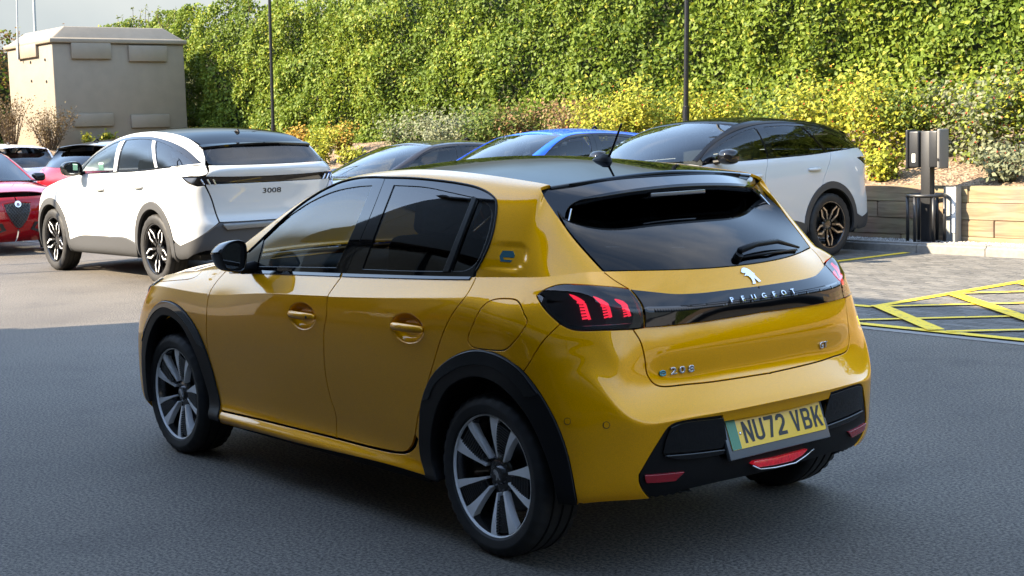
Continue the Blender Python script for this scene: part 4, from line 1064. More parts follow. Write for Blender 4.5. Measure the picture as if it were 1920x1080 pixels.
# rear fog lamp with its bright lower edge
def bx(px, py): return on_x(px, py, -.652)
FOG = [(1399,873),(1404,868),(1440,862),(1505,845),(1494,857),(1475,868),(1440,876),(1412,880)]
v0 = [bx(*p) for p in FOG]; cxy = np.mean([p[1] for p in v0])
mb = MB(); n = len(v0); mb.add([(-.650, p[1]-cxy, p[2]) for p in v0]+[(-.60, p[1]-cxy, p[2]) for p in v0], [tuple(range(n)), tuple(range(2*n-1, n-1, -1))]+[(i, (i+1) % n, n+(i+1) % n, n+i) for i in range(n)])
FOGM = pmat('fog_lamp_red', (0.42, 0.008, 0.018), 0.12, 0, 1.0, 0.02, emit=(.9, .02, .05), estr=.04, noise=(70, (0.10, 0.002, 0.006), 2))
mb.build('rear_fog_lamp', FOGM, car, bevel=.004)
mb = MB(); mb.tube([tuple(np.array(bx(px, py))-np.array([.002, cxy, 0])) for px, py in ((1397,876),(1412,883),(1440,880),(1478,871),(1497,858),(1512,845))], .0035, 6); mb.build('fog_lamp_trim', SATIN, car, smooth=True)
# inner shell, floor and wheel housings
def arch_hole(cx, r=.375): return [(cx+r*math.cos(a), .302+r*math.sin(a)) for a in np.linspace(0, 2*math.pi, 40)]
L = [(i*S1.U*2/240, .3) for i in range(241)]+[(S1.U*2-i*S1.U*2/240, 12.7) for i in range(241)]
holes = []
mb = MB(); mb.bbox((-.25, -.50, .20), (3.0, .50, .26)); mb.bbox((.45, -.79, .195), (2.05, .79, .25)); mb.build('underbody', DARK, car)
shell = []
for (u0, u1) in ((6.6, uvx(S1, .40, 4)), (uvx(S1, -.43, 4), S1.U)):
    lo = [(u0+(u1-u0)*i/40, .6) for i in range(41)]+[(u1-(u1-u0)*i/40, VB-.15) for i in range(41)]
    shell.append(panel_geo(S1, resample(S1.toM(np.array(lo)), .03), grid=.04, gap=0, off=-.035, thick=0))
u0, u1 = uvx(S1, .42, 9), uvx(S1, -.45, 9)
lo = [(u0+(u1-u0)*i/40, 6.6) for i in range(41)]+[(u1-(u1-u0)*i/40, VB-.15) for i in range(41)]
shell.append(panel_geo(S1, resample(S1.toM(np.array(lo)), .03), grid=.04, gap=0, off=-.03, thick=0))
g = join_geo(*shell); link_geo('inner_shell', join_geo(g, mir(g)), DARK, car)
for cx in (0, 2.54):
    for sgn in (1, -1):
        mb = MB(); v = []; f = []; n = 26
        for i in range(n+1):
            a = math.radians(-2+184*i/n); r = .388
            for yy in (.80, .70, .56, .50): v.append((cx+r*(1 if yy > .52 else .3)*math.cos(a), yy*sgn, .302+r*(1 if yy > .52 else .3)*math.sin(a)))
        for i in range(n):
            for j in range(3): f.append((i*4+j, i*4+j+1, (i+1)*4+j+1, (i+1)*4+j))
        mb.add(v, f); mb.build('wheel_housing', DARK, car, smooth=True)
# cabin
def seat(y, x, name='front_seat'):
    mb = MB(); mb.box((x+.02, y, .52), (.50, .48, .16)); s_ = mb.build(name, SEATM, car, bevel=.05, seg=3)
    mb = MB(); R_ = Matrix.Rotation(math.radians(-14), 3, 'Y'); mb.box((x-.27, y, .83), (.13, .46, .62), R_); mb.build('backrest', SEATM, s_, bevel=.05, seg=3)
    mb = MB(); mb.box((x-.37, y, 1.21), (.09, .25, .16), R_); mb.build('headrest', SEATM, s_, bevel=.035, seg=3)
    for q in (-.07, .07): mb = MB(); mb.tube([(x-.35, y+q, 1.08), (x-.37, y+q, 1.18)], .006, 6); mb.build('headrest_post', SATIN, s_)
seat(.37, 1.25); seat(-.37, 1.25)
mb = MB(); mb.box((.38, 0, .52), (.48, 1.24, .17)); rb = mb.build('rear_bench', SEATM, car, bevel=.05, seg=3)
mb = MB(); mb.box((.10, 0, .80), (.13, 1.22, .50), Matrix.Rotation(math.radians(-16), 3, 'Y')); mb.build('bench_back', SEATM, rb, bevel=.05, seg=3)
for y in (.36, 0, -.36):
    mb = MB(); mb.box((.02, y, 1.11), (.09, .24, .12)); mb.build('headrest', SEATM, rb, bevel=.03, seg=3)
mb = MB(); mb.bbox((1.72, -.70, .62), (2.16, .70, .975)); mb.bbox((1.66, -.66, .70), (1.74, .66, .92)); mb.build('dashboard', INTM, car, bevel=.05, seg=3)
mb = MB(); mb.bbox((-.45, -.58, .62), (.0, .58, .66)); mb.build('parcel_shelf', INTM, car)
mb = MB(); R_ = Matrix.Rotation(math.radians(65), 3, 'Y'); pts = [Vector((1.50, -.37, .90))+R_ @ Vector((.165*math.cos(a), .18*math.sin(a), 0)) for a in np.linspace(0, 2*math.pi, 33)]
mb.tube(pts, .015, 8, cap=False); sw = mb.build('steering_wheel', INTM, car, smooth=True)
mb = MB(); mb.tube([(1.50, -.37, .90), (1.68, -.37, .82)], [.06, .03], 10); mb.build('steering_boss', SATIN, sw, smooth=True)
mb = MB(); mb.box((1.50, .0, 1.315), (.02, .22, .06)); mb.build('rear_view_mirror', INTM, car, bevel=.01)

# ------------------------------------------------------------------ wheels
def tyre_mesh(R, r, w, nseg=108, grooves=True):
    prof = [(r-.012, -w*.36), (r+.004, -w*.47), (r+.03, -w*.50), (R-.035, -w*.50), (R-.014, -w*.455), (R-.004, -w*.41)]
    gr = []
    for g in (-.235, 0, .235):
        gr += [(R-.001, (g-.035)*w), (R-.008, (g-.028)*w), (R-.008, (g+.028)*w), (R-.001, (g+.035)*w)]
    prof = prof+gr+[(a, -b) for a, b in prof[::-1]]
    mb = MB(); mb.lathe(prof, nseg, 'Y', close=False); m = len(prof)
    if grooves:
        sh = [i for i, (a, b) in enumerate(prof) if a > R-.02 and abs(b) > .27*w]
        for k in range(nseg):
            if k % 3 == 0:
                for i in sh:
                    x, y, z = mb.v[k*m+i]; s_ = 1-.007/R; mb.v[k*m+i] = (x*s_, y, z*s_)
    return mb.mesh(True, 38)
def ring_mesh(prof, n=72): mb = MB(); mb.lathe(prof, n, 'Y'); return mb.mesh(True, 35)
def pol(a, r, y): return (-r*math.sin(math.radians(a)), y, r*math.cos(math.radians(a)))
def gold_wheel(parent, loc, rz):
    R, r, w = .304, .220, .205
    wb = ring_mesh([(r+.001, -.085), (r-.006, -.06), (r-.018, .0), (r-.014, .05), (r-.004, .082)]); barrel = link('wheel', wb, ALLOYB, parent); barrel.location = loc; barrel.rotation_euler = (0, 0, rz)
    t = link('tyre', tyre_mesh(R, r+.012, w), RUBBER, barrel)
    lip = ring_mesh([(r+.003, .080), (r+.005, .0895), (r+.008, .0908), (r+.0105, .087), (r+.011, .078)]); link('rim_lip', lip, SILVER, barrel)
    mb = MB(); mb.lathe([(.0001, -.02), (.145, -.02), (.150, -.028)], 40, 'Y'); link('brake_disc', mb.mesh(True, 35), pmat('disc', (.10, .10, .10), .4, .8) if 'disc' not in MATS else MATS['disc'], barrel)
    for k in range(5):
        a0 = -52+72*k
        mb = MB(); yo, yi = .084, .066
        # dark petal with fine ribs
        mb.cur = 0; n = 9
        mb.prism([(0, 0)]*3, 0, 0) if False else None
        def P(a, rr, y): return pol(a0+a, rr, y)
        v = [P(-10, .078, yi-.01), P(10, .078, yi-.01), P(17.5, .217, yo-.012), P(0, .219, yo-.011), P(-17.5, .217, yo-.012)]
        b = [(x_, y_-.012, z_) for x_, y_, z_ in v]; N_ = 5
        mb.add(v+b, [tuple(range(N_)), tuple(range(2*N_-1, N_-1, -1))]+[(i, (i+1) % N_, N_+(i+1) % N_, N_+i) for i in range(N_)])
        for q in range(11):
            rr = .095+.0112*q; ww = 8+9*(rr-.08)/.14
            p0, p1, p2, p3 = P(-ww, rr, yi+.004+(rr-.08)*.1), P(ww, rr, yi+.004+(rr-.08)*.1), P(ww, rr+.005, yi+.004+(rr-.08)*.1), P(-ww, rr+.005, yi+.004+(rr-.08)*.1)
            v = [p0, p1, p2, p3]; b = [(x_, y_-.016, z_) for x_, y_, z_ in v]
            mb.add(v+b, [(0, 1, 2, 3), (0, 4, 5, 1), (1, 5, 6, 2), (2, 6, 7, 3), (3, 7, 4, 0)])
        # bright machined edges, one broad and one narrow
        mb.cur = 1
        for (ai, ao, w_i, w_o) in ((-19, -21, 7, 13.5), (19, 21, -6, -8.5)):
            rr_ = (.068, .11, .155, .195, .2215); v = []
            n_ = len(rr_)
            for q, rr in enumerate(rr_):
                t_ = q/(n_-1); v.append(P(ai+(ao-ai)*t_, rr, yi-.004+(yo+.004-yi)*min(1, t_*1.6)))
            for q in range(n_-1, -1, -1):
                t_ = q/(n_-1); v.append(P(ai+(ao-ai)*t_+w_i+(w_o-w_i)*t_**1.5, rr_[q], yi-.004+(yo+.004-yi)*min(1, t_*1.6)))
            b = [(x_, y_-.03, z_) for x_, y_, z_ in v]; N_ = len(v)
            mb.add(v+b, [(q, q+1, N_-2-q, N_-1-q) for q in range(n_-1)]+[(i, (i+1) % N_, N_+(i+1) % N_, N_+i) for i in range(N_)])
        link('spoke', mb.mesh(), [ALLOYB, SILVER], barrel)
    mb = MB(); mb.lathe([(.0001, .062), (.030, .062), (.034, .058), (.040, .048), (.062, .046), (.072, .040), (.076, .02)], 40, 'Y'); cap = link('hub', mb.mesh(True, 30), ALLOYB, barrel)
    for k in range(4):
        q = pol(45+90*k, .052, .043); mb = MB(); mb.lathe([(.0001, .006), (.009, .006), (.010, 0), (.010, -.01)], 6, 'Y'); o = mb.build('wheel_bolt', ALLOYB, cap); o.location = q
    mb = MB(); mb.prism([(-a*.55, b*.55) for a, b in LION], .0622, .0645, lambda x_, y_, h: (x_, h, y_)); me = mb.mesh(); bm = bmesh.new(); bm.from_mesh(me); bmesh.ops.triangulate(bm, faces=bm.faces); bm.to_mesh(me); bm.free(); link('cap_emblem', me, SATIN, cap)
    return barrel
w0 = gold_wheel(car, (0, .745, .302), 0)
for loc, rz in (((2.54, .745, .302), 0), ((0, -.745, .302), math.pi), ((2.54, -.745, .302), math.pi)):
    c = copy_tree(w0, car); c.location = loc; c.rotation_euler = (0, 0, rz)
# ------------------------------------------------------------------ ground, building, bay, wall
def nodes_mat(name):
    m = bpy.data.materials.new(name); m.use_nodes = True; MATS[name] = m
    return m, m.node_tree, m.node_tree.nodes['Principled BSDF']
def N_(nt, t, **kw):
    n = nt.nodes.new(t)
    for k, v in kw.items():
        if k in n.inputs: n.inputs[k].default_value = v
        else: setattr(n, k, v)
    return n
def asphalt():
    m, nt, b = nodes_mat('asphalt'); L = nt.links.new
    tc = N_(nt, 'ShaderNodeTexCoord')
    big = N_(nt, 'ShaderNodeTexNoise', Scale=.55, Detail=5.0); fine = N_(nt, 'ShaderNodeTexNoise', Scale=70.0, Detail=5.0, Roughness=.72); vor = N_(nt, 'ShaderNodeTexVoronoi', Scale=150.0)
    for n in (big, fine, vor): L(tc.outputs['Object'], n.inputs['Vector'])
    r1 = N_(nt, 'ShaderNodeValToRGB'); r1.color_ramp.elements[0].position = .3; r1.color_ramp.elements[1].position = .72
    r1.color_ramp.elements[0].color = (.064, .055, .045, 1); r1.color_ramp.elements[1].color = (.098, .086, .071, 1)
    L(big.outputs['Fac'], r1.inputs['Fac'])
    r2 = N_(nt, 'ShaderNodeValToRGB'); r2.color_ramp.elements[0].position = .41; r2.color_ramp.elements[1].position = .60
    r2.color_ramp.elements[0].color = (.20, .20, .20, 1); r2.color_ramp.elements[1].color = (1.8, 1.79, 1.77, 1)
    L(fine.outputs['Fac'], r2.inputs['Fac'])
    mu = N_(nt, 'ShaderNodeMixRGB', blend_type='MULTIPLY'); mu.inputs['Fac'].default_value = 1
    L(r1.outputs[0], mu.inputs['Color1']); L(r2.outputs[0], mu.inputs['Color2'])
    st = N_(nt, 'ShaderNodeTexNoise', Scale=1.9, Detail=8.0, Roughness=.62); L(tc.outputs['Object'], st.inputs['Vector'])
    rs = N_(nt, 'ShaderNodeValToRGB'); rs.color_ramp.elements[0].position = .30; rs.color_ramp.elements[1].position = .47; rs.color_ramp.elements[0].color = (.72, .72, .73, 1); rs.color_ramp.elements[1].color = (1, 1, 1, 1); L(st.outputs['Fac'], rs.inputs['Fac'])
    mu0 = mu; mu = N_(nt, 'ShaderNodeMixRGB', blend_type='MULTIPLY'); mu.inputs['Fac'].default_value = 1; L(mu0.outputs[0], mu.inputs['Color1']); L(rs.outputs[0], mu.inputs['Color2'])
    # pale chippings
    r3 = N_(nt, 'ShaderNodeValToRGB'); r3.color_ramp.elements[0].position = .0; r3.color_ramp.elements[1].position = .09
    r3.color_ramp.elements[0].color = (1, 1, 1, 1); r3.color_ramp.elements[1].color = (0, 0, 0, 1)
    sel = N_(nt, 'ShaderNodeTexNoise', Scale=60.0, Detail=1.0); L(tc.outputs['Object'], sel.inputs['Vector'])
    L(vor.outputs['Distance'], r3.inputs['Fac'])
    ms = N_(nt, 'ShaderNodeMath', operation='MULTIPLY'); L(r3.outputs[0], ms.inputs[0]); L(sel.outputs['Fac'], ms.inputs[1])
    mx = N_(nt, 'ShaderNodeMixRGB', blend_type='MIX'); L(ms.outputs[0], mx.inputs['Fac']); L(mu.outputs[0], mx.inputs['Color1']); mx.inputs['Color2'].default_value = (.24, .235, .22, 1)
    L(mx.outputs[0], b.inputs['Base Color']); b.inputs['Roughness'].default_value = .78
    bp = N_(nt, 'ShaderNodeBump'); bp.inputs['Strength'].default_value = .7; bp.inputs['Distance'].default_value = .006
    L(fine.outputs['Fac'], bp.inputs['Height']); L(bp.outputs['Normal'], b.inputs['Normal'])
    return m
ASPH = asphalt()
def sheet(name, pts, z, mat, kind='structure', parent=None):
    me = bpy.data.meshes.new(name); me.from_pydata([(x, y, z) for x, y in pts], [], [tuple(range(len(pts)))]); me.update()
    o = link(name, me, mat, parent)
    if kind and parent is None: o['kind'] = kind
    return o
sheet('ground', [(-400, -400), (400, -400), (400, 400), (-400, 400)], 0, ASPH)
# concrete edge between asphalt and the paved bays
CONC = pmat('concrete', (0.22, 0.212, 0.195), 0.85, noise=(22, (0.17, 0.165, 0.155), 6), bump=(120, .3, .003))
mb = MB(); mb.bbox((-3, -4.94, -.02), (26, -4.84, .007)); o = mb.build('edge_channel', CONC); o['kind'] = 'structure'
def paver_mat(name, obj_random):
    m, nt, b = nodes_mat(name); L = nt.links.new
    r = N_(nt, 'ShaderNodeValToRGB'); r.color_ramp.elements[0].color = (.072, .069, .063, 1); r.color_ramp.elements[1].color = (.125, .119, .107, 1)
    if obj_random: oi = N_(nt, 'ShaderNodeObjectInfo'); L(oi.outputs['Random'], r.inputs['Fac'])
    else: at = N_(nt, 'ShaderNodeAttribute', attribute_name='tone'); L(at.outputs['Fac'], r.inputs['Fac'])
    ge = N_(nt, 'ShaderNodeNewGeometry'); no = N_(nt, 'ShaderNodeTexNoise', Scale=45.0, Detail=5.0); L(ge.outputs['Position'], no.inputs['Vector'])
    r2 = N_(nt, 'ShaderNodeValToRGB'); r2.color_ramp.elements[0].position = .3; r2.color_ramp.elements[1].position = .7
    r2.color_ramp.elements[0].color = (.7, .7, .7, 1); r2.color_ramp.elements[1].color = (1.15, 1.15, 1.15, 1); L(no.outputs['Fac'], r2.inputs['Fac'])
    mu = N_(nt, 'ShaderNodeMixRGB', blend_type='MULTIPLY'); mu.inputs['Fac'].default_value = 1; L(r.outputs[0], mu.inputs['Color1']); L(r2.outputs[0], mu.inputs['Color2'])
    L(mu.outputs[0], b.inputs['Base Color']); b.inputs['Roughness'].default_value = .85
    return m
PAVO, PAVS = paver_mat('paving_block', True), paver_mat('paving_blocks_far', False)
JOINT = pmat('joint_sand', (0.10, 0.095, 0.085), 0.95)
pav = sheet('block_paving', [(-3, -10.36), (26, -10.36), (26, -4.94), (-3, -4.94)], .003, JOINT)
# one chamfered block
def block_mesh():
    mb = MB(); a, b_, h, c = .098, .048, .022, .004
    v = [(-a, -b_, 0), (a, -b_, 0), (a, b_, 0), (-a, b_, 0), (-a, -b_, h-c), (a, -b_, h-c), (a, b_, h-c), (-a, b_, h-c), (-a+c, -b_+c, h), (a-c, -b_+c, h), (a-c, b_-c, h), (-a+c, b_-c, h)]
    f = [(8, 9, 10, 11)]+[(4+i, 4+(i+1) % 4, 8+(i+1) % 4, 8+i) for i in range(4)]+[(i, (i+1) % 4, 4+(i+1) % 4, 4+i) for i in range(4)]
    return v, f
bv, bf = block_mesh(); bme = bpy.data.meshes.new('paving_block'); bme.from_pydata(bv, [], bf); bme.update(); bme.materials.append(PAVO)
blocks = []; row = 0; y = -5.0
while y > -10.34:
    x = 1.05+(.1 if row % 2 else 0)
    while x < 9.2:
        px, py = to_px((x, y, .01)); vis = (0 <= px <= 1930 and py < 700 and not (px < 1600-(y+5)*-10 and px < 1590))
        d = np.linalg.norm(np.array([x, y, 0])-CAM); blocks.append((0 if vis else 1, d, x, y)); x += .2
    y -= .1; row += 1
blocks.sort()
for (_, d, x, y) in blocks[:300]:
    o = bpy.data.objects.new('paving_block', bme); COL.objects.link(o); o.parent = pav; o.location = (x, y, -.014+rnd.uniform(-.0012, .0012)); o.rotation_euler = (rnd.uniform(-.006, .006), rnd.uniform(-.006, .006), 0)
rest = blocks[300:]; nb = len(rest); bvn = np.array(bv)
V = (bvn[None]+np.array([(x, y, -.014+rnd.uniform(-.0012, .0012)) for _, _, x, y in rest])[:, None]).reshape(-1, 3)
F = [tuple(i+k*12 for i in q) for k in range(nb) for q in bf]
me = bpy.data.meshes.new('blocks'); me.from_pydata(V.tolist(), [], F); me.update()
at = me.attributes.new('tone', 'FLOAT', 'POINT'); at.data.foreach_set('value', np.repeat(rng.random(nb), 12).astype(np.float32))
o = link('paving_blocks', me, PAVS, pav); o['kind'] = 'stuff'
# yellow markings
def ymat():
    m, nt, b = nodes_mat('yellow_line_paint'); L = nt.links.new
    ge = N_(nt, 'ShaderNodeNewGeometry'); no = N_(nt, 'ShaderNodeTexNoise', Scale=24.0, Detail=6.0); L(ge.outputs['Position'], no.inputs['Vector'])
    r = N_(nt, 'ShaderNodeValToRGB'); r.color_ramp.elements[0].position = .30; r.color_ramp.elements[1].position = .42
    r.color_ramp.elements[0].color = (.22, .19, .10, 1); r.color_ramp.elements[1].color = (.74, .50, .022, 1)
    L(no.outputs['Fac'], r.inputs['Fac']); L(r.outputs[0], b.inputs['Base Color']); b.inputs['Roughness'].default_value = .6; return m
YEL = ymat(); lines = []
def line(a, b, w, name='yellow_line'):
    a, b = np.array(a, float), np.array(b, float); d = (b-a)/np.linalg.norm(b-a); n = np.array([-d[1], d[0]])*w/2
    z = .0135+.0012*len(lines); q = [a-n, b-n, b+n, a+n]
    o = sheet(name, [(p[0], p[1]) for p in q], z, YEL, None, pav); lines.append(o)
line((6.15, -5.0), (6.17, -10.3), .10); line((3.36, -5.90), (3.50, -10.3), .10); line((6.2, -5.90), (3.36, -5.90), .10); line((8.95, -5.0), (8.97, -10.3), .10)
line((8.0, -4.99), (.6, -4.99), .10)
# cross hatching
def clip(p, d, x0=.7, x1=3.34, y0=-10.3, y1=-5.0):
    t0, t1 = -50, 50
    for k, (lo, hi) in enumerate(((x0, x1), (y0, y1))):
        a, b = (lo-p[k])/d[k], (hi-p[k])/d[k]; t0, t1 = max(t0, min(a, b)), min(t1, max(a, b))
    return (p[0]+d[0]*t0, p[1]+d[1]*t0), (p[0]+d[0]*t1, p[1]+d[1]*t1), t1-t0
for p in ((2.95, -5.12), (3.24, -6.0), (3.30, -7.12), (2.05, -4.97), (3.32, -8.25), (3.32, -9.35)):
    a, b, L_ = clip(p, (-.665, -.747))
    if L_ > .2: line(a, b, .075)
for p in ((3.3, -5.92), (3.32, -6.99), (3.34, -8.1), (3.34, -9.2)):
    a, b, L_ = clip(p, (-.79, .613))
    if L_ > .2: line(a, b, .13)
# kerb stones
kerb = sheet('kerb', [(-3, -10.52), (26, -10.52), (26, -10.37), (-3, -10.37)], .002, JOINT)
mb = MB(); mb.box((0, 0, .055), (.905, .15, .13)); kme = mb.mesh(); bm = bmesh.new(); bm.from_mesh(kme)
bmesh.ops.bevel(bm, geom=[e for e in bm.edges if all(v.co.z > .1 for v in e.verts) and all(v.co.y > .05 for v in e.verts)], offset=.028, segments=3, affect='EDGES'); bm.to_mesh(kme); bm.free(); kme.materials.append(CONC)
x = -2.6
while x < 25:
    o = bpy.data.objects.new('kerb_stone', kme); COL.objects.link(o); o.parent = kerb; o.location = (x, -10.445+rnd.uniform(-.003, .003), rnd.uniform(-.002, .002)); x += .915
# gravel strip
GRAV = pmat('gravel', (0.22, 0.21, 0.19), 0.9)
mb = MB()
for _ in range(9000):
    x, y = rnd.uniform(1.5, 14), rnd.uniform(-11.0, -10.53); r = rnd.uniform(.008, .02); n0 = len(mb.v)
    pts = [(x+r*rnd.uniform(.6, 1.1), y, .10), (x-r*rnd.uniform(.6, 1.1), y+r*.5, .10), (x, y+r*rnd.uniform(.6, 1.1), .10), (x, y-r*rnd.uniform(.6, 1.1), .10), (x+rnd.uniform(-.3, .3)*r, y+rnd.uniform(-.3, .3)*r, .10+r*rnd.uniform(.5, 1.1))]
    mb.v += pts; mb.f += [(n0, n0+2, n0+4), (n0+2, n0+1, n0+4), (n0+1, n0+3, n0+4), (n0+3, n0, n0+4)]; mb.mi += [0]*4
me = bpy.data.meshes.new('gravel'); me.from_pydata(mb.v, [], mb.f); me.update()
at = me.attributes.new('tone', 'FLOAT', 'POINT'); at.data.foreach_set('value', np.repeat(rng.random(len(mb.v)//5), 5).astype(np.float32))
gm, nt, b = nodes_mat('gravel_stones'); a_ = N_(nt, 'ShaderNodeAttribute', attribute_name='tone'); r = N_(nt, 'ShaderNodeValToRGB'); r.color_ramp.elements[0].color = (.11, .105, .10, 1); r.color_ramp.elements[1].color = (.48, .46, .42, 1)
nt.links.new(a_.outputs['Fac'], r.inputs['Fac']); nt.links.new(r.outputs[0], b.inputs['Base Color']); b.inputs['Roughness'].default_value = .85
o = link('gravel', me, gm); tag(o, 'pale gravel strip between kerb and timber wall', 'gravel', kind='stuff')
mb = MB(); mb.bbox((-3, -11.05, -.01), (26, -10.52, .098)); o = mb.build('gravel_bed', JOINT); o['kind'] = 'structure'
# timber sleeper retaining wall
def timber():
    m, nt, b = nodes_mat('sleeper_timber'); L = nt.links.new
    tc = N_(nt, 'ShaderNodeTexCoord'); mp = N_(nt, 'ShaderNodeMapping'); mp.inputs['Scale'].default_value = (1.2, 14, 14); oi = N_(nt, 'ShaderNodeObjectInfo')
    L(tc.outputs['Object'], mp.inputs['Vector']); L(oi.outputs['Location'], mp.inputs['Location'])
    no = N_(nt, 'ShaderNodeTexNoise', Scale=1.6, Detail=7.0, Distortion=.8); L(mp.outputs[0], no.inputs['Vector'])
    r = N_(nt, 'ShaderNodeValToRGB'); r.color_ramp.elements[0].position = .28; r.color_ramp.elements[1].position = .7
    r.color_ramp.elements[0].color = (.18, .115, .06, 1); r.color_ramp.elements[1].color = (.36, .265, .155, 1); L(no.outputs['Fac'], r.inputs['Fac'])
    n2 = N_(nt, 'ShaderNodeTexNoise', Scale=3.0, Detail=3.0); L(tc.outputs['Object'], n2.inputs['Vector'])
    mu = N_(nt, 'ShaderNodeMixRGB', blend_type='MULTIPLY'); mu.inputs['Fac'].default_value = .5; L(r.outputs[0], mu.inputs['Color1']); L(n2.outputs['Color'], mu.inputs['Color2'])
    hs = N_(nt, 'ShaderNodeHueSaturation', Saturation=.9); mr = N_(nt, 'ShaderNodeMapRange'); mr.inputs['To Min'].default_value = .85; mr.inputs['To Max'].default_value = 1.25; L(oi.outputs['Random'], mr.inputs['Value']); L(mr.outputs[0], hs.inputs['Value'])
    L(mu.outputs[0], hs.inputs['Color']); L(hs.outputs[0], b.inputs['Base Color']); b.inputs['Roughness'].default_value = .8
    bp = N_(nt, 'ShaderNodeBump'); bp.inputs['Strength'].default_value = .4; bp.inputs['Distance'].default_value = .004; L(no.outputs['Fac'], bp.inputs['Height']); L(bp.outputs['Normal'], b.inputs['Normal'])
    return m
TIMB = timber()
wall = thing('retaining_wall', 'low retaining wall of pale timber sleepers stacked below the planted bank', 'retaining wall', (7, -11.05, .06))
mb = MB(); mb.box((0, 0, 0), (2.39, .12, .2)); sme = mb.mesh(); bm = bmesh.new(); bm.from_mesh(sme); bmesh.ops.bevel(bm, geom=list(bm.edges), offset=.008, segments=2, affect='EDGES'); bm.to_mesh(sme); bm.free(); sme.materials.append(TIMB)
for lv, (z, off_) in enumerate(((.055, 0), (.255, 1.1), (.458, .35), (.660, 1.45))):
    x = -4.0+off_
    while x < 25:
        o = bpy.data.objects.new('sleeper', sme); COL.objects.link(o); o.parent = wall; o.location = (x-7, -.062+rnd.uniform(-.006, .006), z-.06); o.rotation_euler = (0, math.pi if rnd.random() < .5 else 0, rnd.uniform(-.002, .002)); x += 2.4
# the bank behind the wall
def bank_z(x, y):
    a = np.clip((-11.12-y)/2.6, 0, 1); z1 = .72+.72*a
    b = np.clip((x-26.8)/2.6, 0, 1); z2 = 1.48*b*b*(3-2*b)
    return np.where(y < -11.1, np.maximum(z1, z2), z2)-.03
BARK = None
def bark():
    m, nt, b = nodes_mat('bark_mulch'); L = nt.links.new
    ge = N_(nt, 'ShaderNodeNewGeometry'); vo = N_(nt, 'ShaderNodeTexVoronoi', Scale=26.0); vo.inputs['Randomness'].default_value = 1; L(ge.outputs['Position'], vo.inputs['Vector'])
    r = N_(nt, 'ShaderNodeValToRGB'); r.color_ramp.elements[0].color = (.09, .055, .033, 1); r.color_ramp.elements[1].color = (.30, .215, .14, 1)
    sp = N_(nt, 'ShaderNodeSeparateColor'); L(vo.outputs['Color'], sp.inputs[0]); L(sp.outputs[0], r.inputs['Fac']); L(r.outputs[0], b.inputs['Base Color']); b.inputs['Roughness'].default_value = .9
    bp = N_(nt, 'ShaderNodeBump'); bp.inputs['Strength'].default_value = 1; bp.inputs['Distance'].default_value = .03; L(vo.outputs['Distance'], bp.inputs['Height']); L(bp.outputs['Normal'], b.inputs['Normal']); return m
BARK = bark()
def grid_sheet(name, xs, ys, zf, mat, jit=.03):
    X_, Y_ = np.meshgrid(xs, ys, indexing='ij'); Z_ = zf(X_, Y_)+rng.normal(0, jit, X_.shape)*.5; n, m_ = X_.shape
    V = np.stack([X_, Y_, Z_], -1).reshape(-1, 3); i = np.arange(n*m_).reshape(n, m_); q = np.stack([i[:-1, :-1], i[1:, :-1], i[1:, 1:], i[:-1, 1:]], -1).reshape(-1, 4)
    return link(name, mesh_from(V, q.tolist()), mat)
o = grid_sheet('planted_bank', np.linspace(-44, 46, 260), np.linspace(-22, -11.115, 60), bank_z, BARK); o['kind'] = 'structure'
o = grid_sheet('end_bank', np.linspace(26.9, 46, 60), np.linspace(-11.2, 14, 80), bank_z, BARK); o['kind'] = 'structure'
# the building behind the photographer, whose shade the car stands in
BH, BY, BXE = 9.0, 5.36, 10.98
bld = thing('showroom_building', 'tall showroom building with glazed ground floor behind the photographer', 'building', (0, BY, 0))
CLAD = pmat('grey_cladding', (0.075, 0.077, 0.082), 0.4, noise=(1.5, (0.06, 0.062, 0.066))); PALE = pmat('pale_cladding', (0.42, 0.42, 0.42), 0.45, noise=(1.5, (0.36, 0.36, 0.365))); DKC = pmat('dark_cladding', (0.03, 0.031, 0.034), 0.35); SHOWG = pmat('showroom_glass', (0.015, 0.018, 0.02), 0.03, 0, 1.0, 0.0)
mb = MB(); mb.bbox((-34, .25, 3.7), (BXE, 14, BH)); mb.bbox((-34, .6, 0), (BXE, 14, 3.69)); mb.build('wall', CLAD, bld)
mb = MB(); mb.bbox((-34, -.02, 3.4), (BXE+.001, .24, 4.5)); mb.build('fascia', DKC, bld)
k = 0; x = -33.8
while x < BXE-.3:
    w_ = min(2.3, BXE-.2-x)
    mb = MB(); mb.bbox((x+.04, .48, .15), (x+w_-.04, .52, 3.38)); mb.build('window', SHOWG, bld)
    mb = MB(); mb.bbox((x-.035, .40, 0), (x+.035, .56, 3.4)); mb.build('mullion', DKC, bld)
    mb = MB(); mb.bbox((x+.012, .238, 4.52), (x+w_-.012, .249, BH-.3)); mb.build('cladding_panel', CLAD, bld)
    x += 2.3
mb = MB(); mb.bbox((-34, -.06, BH-.28), (BXE+.06, .26, BH+.04)); mb.build('parapet', DKC, bld)
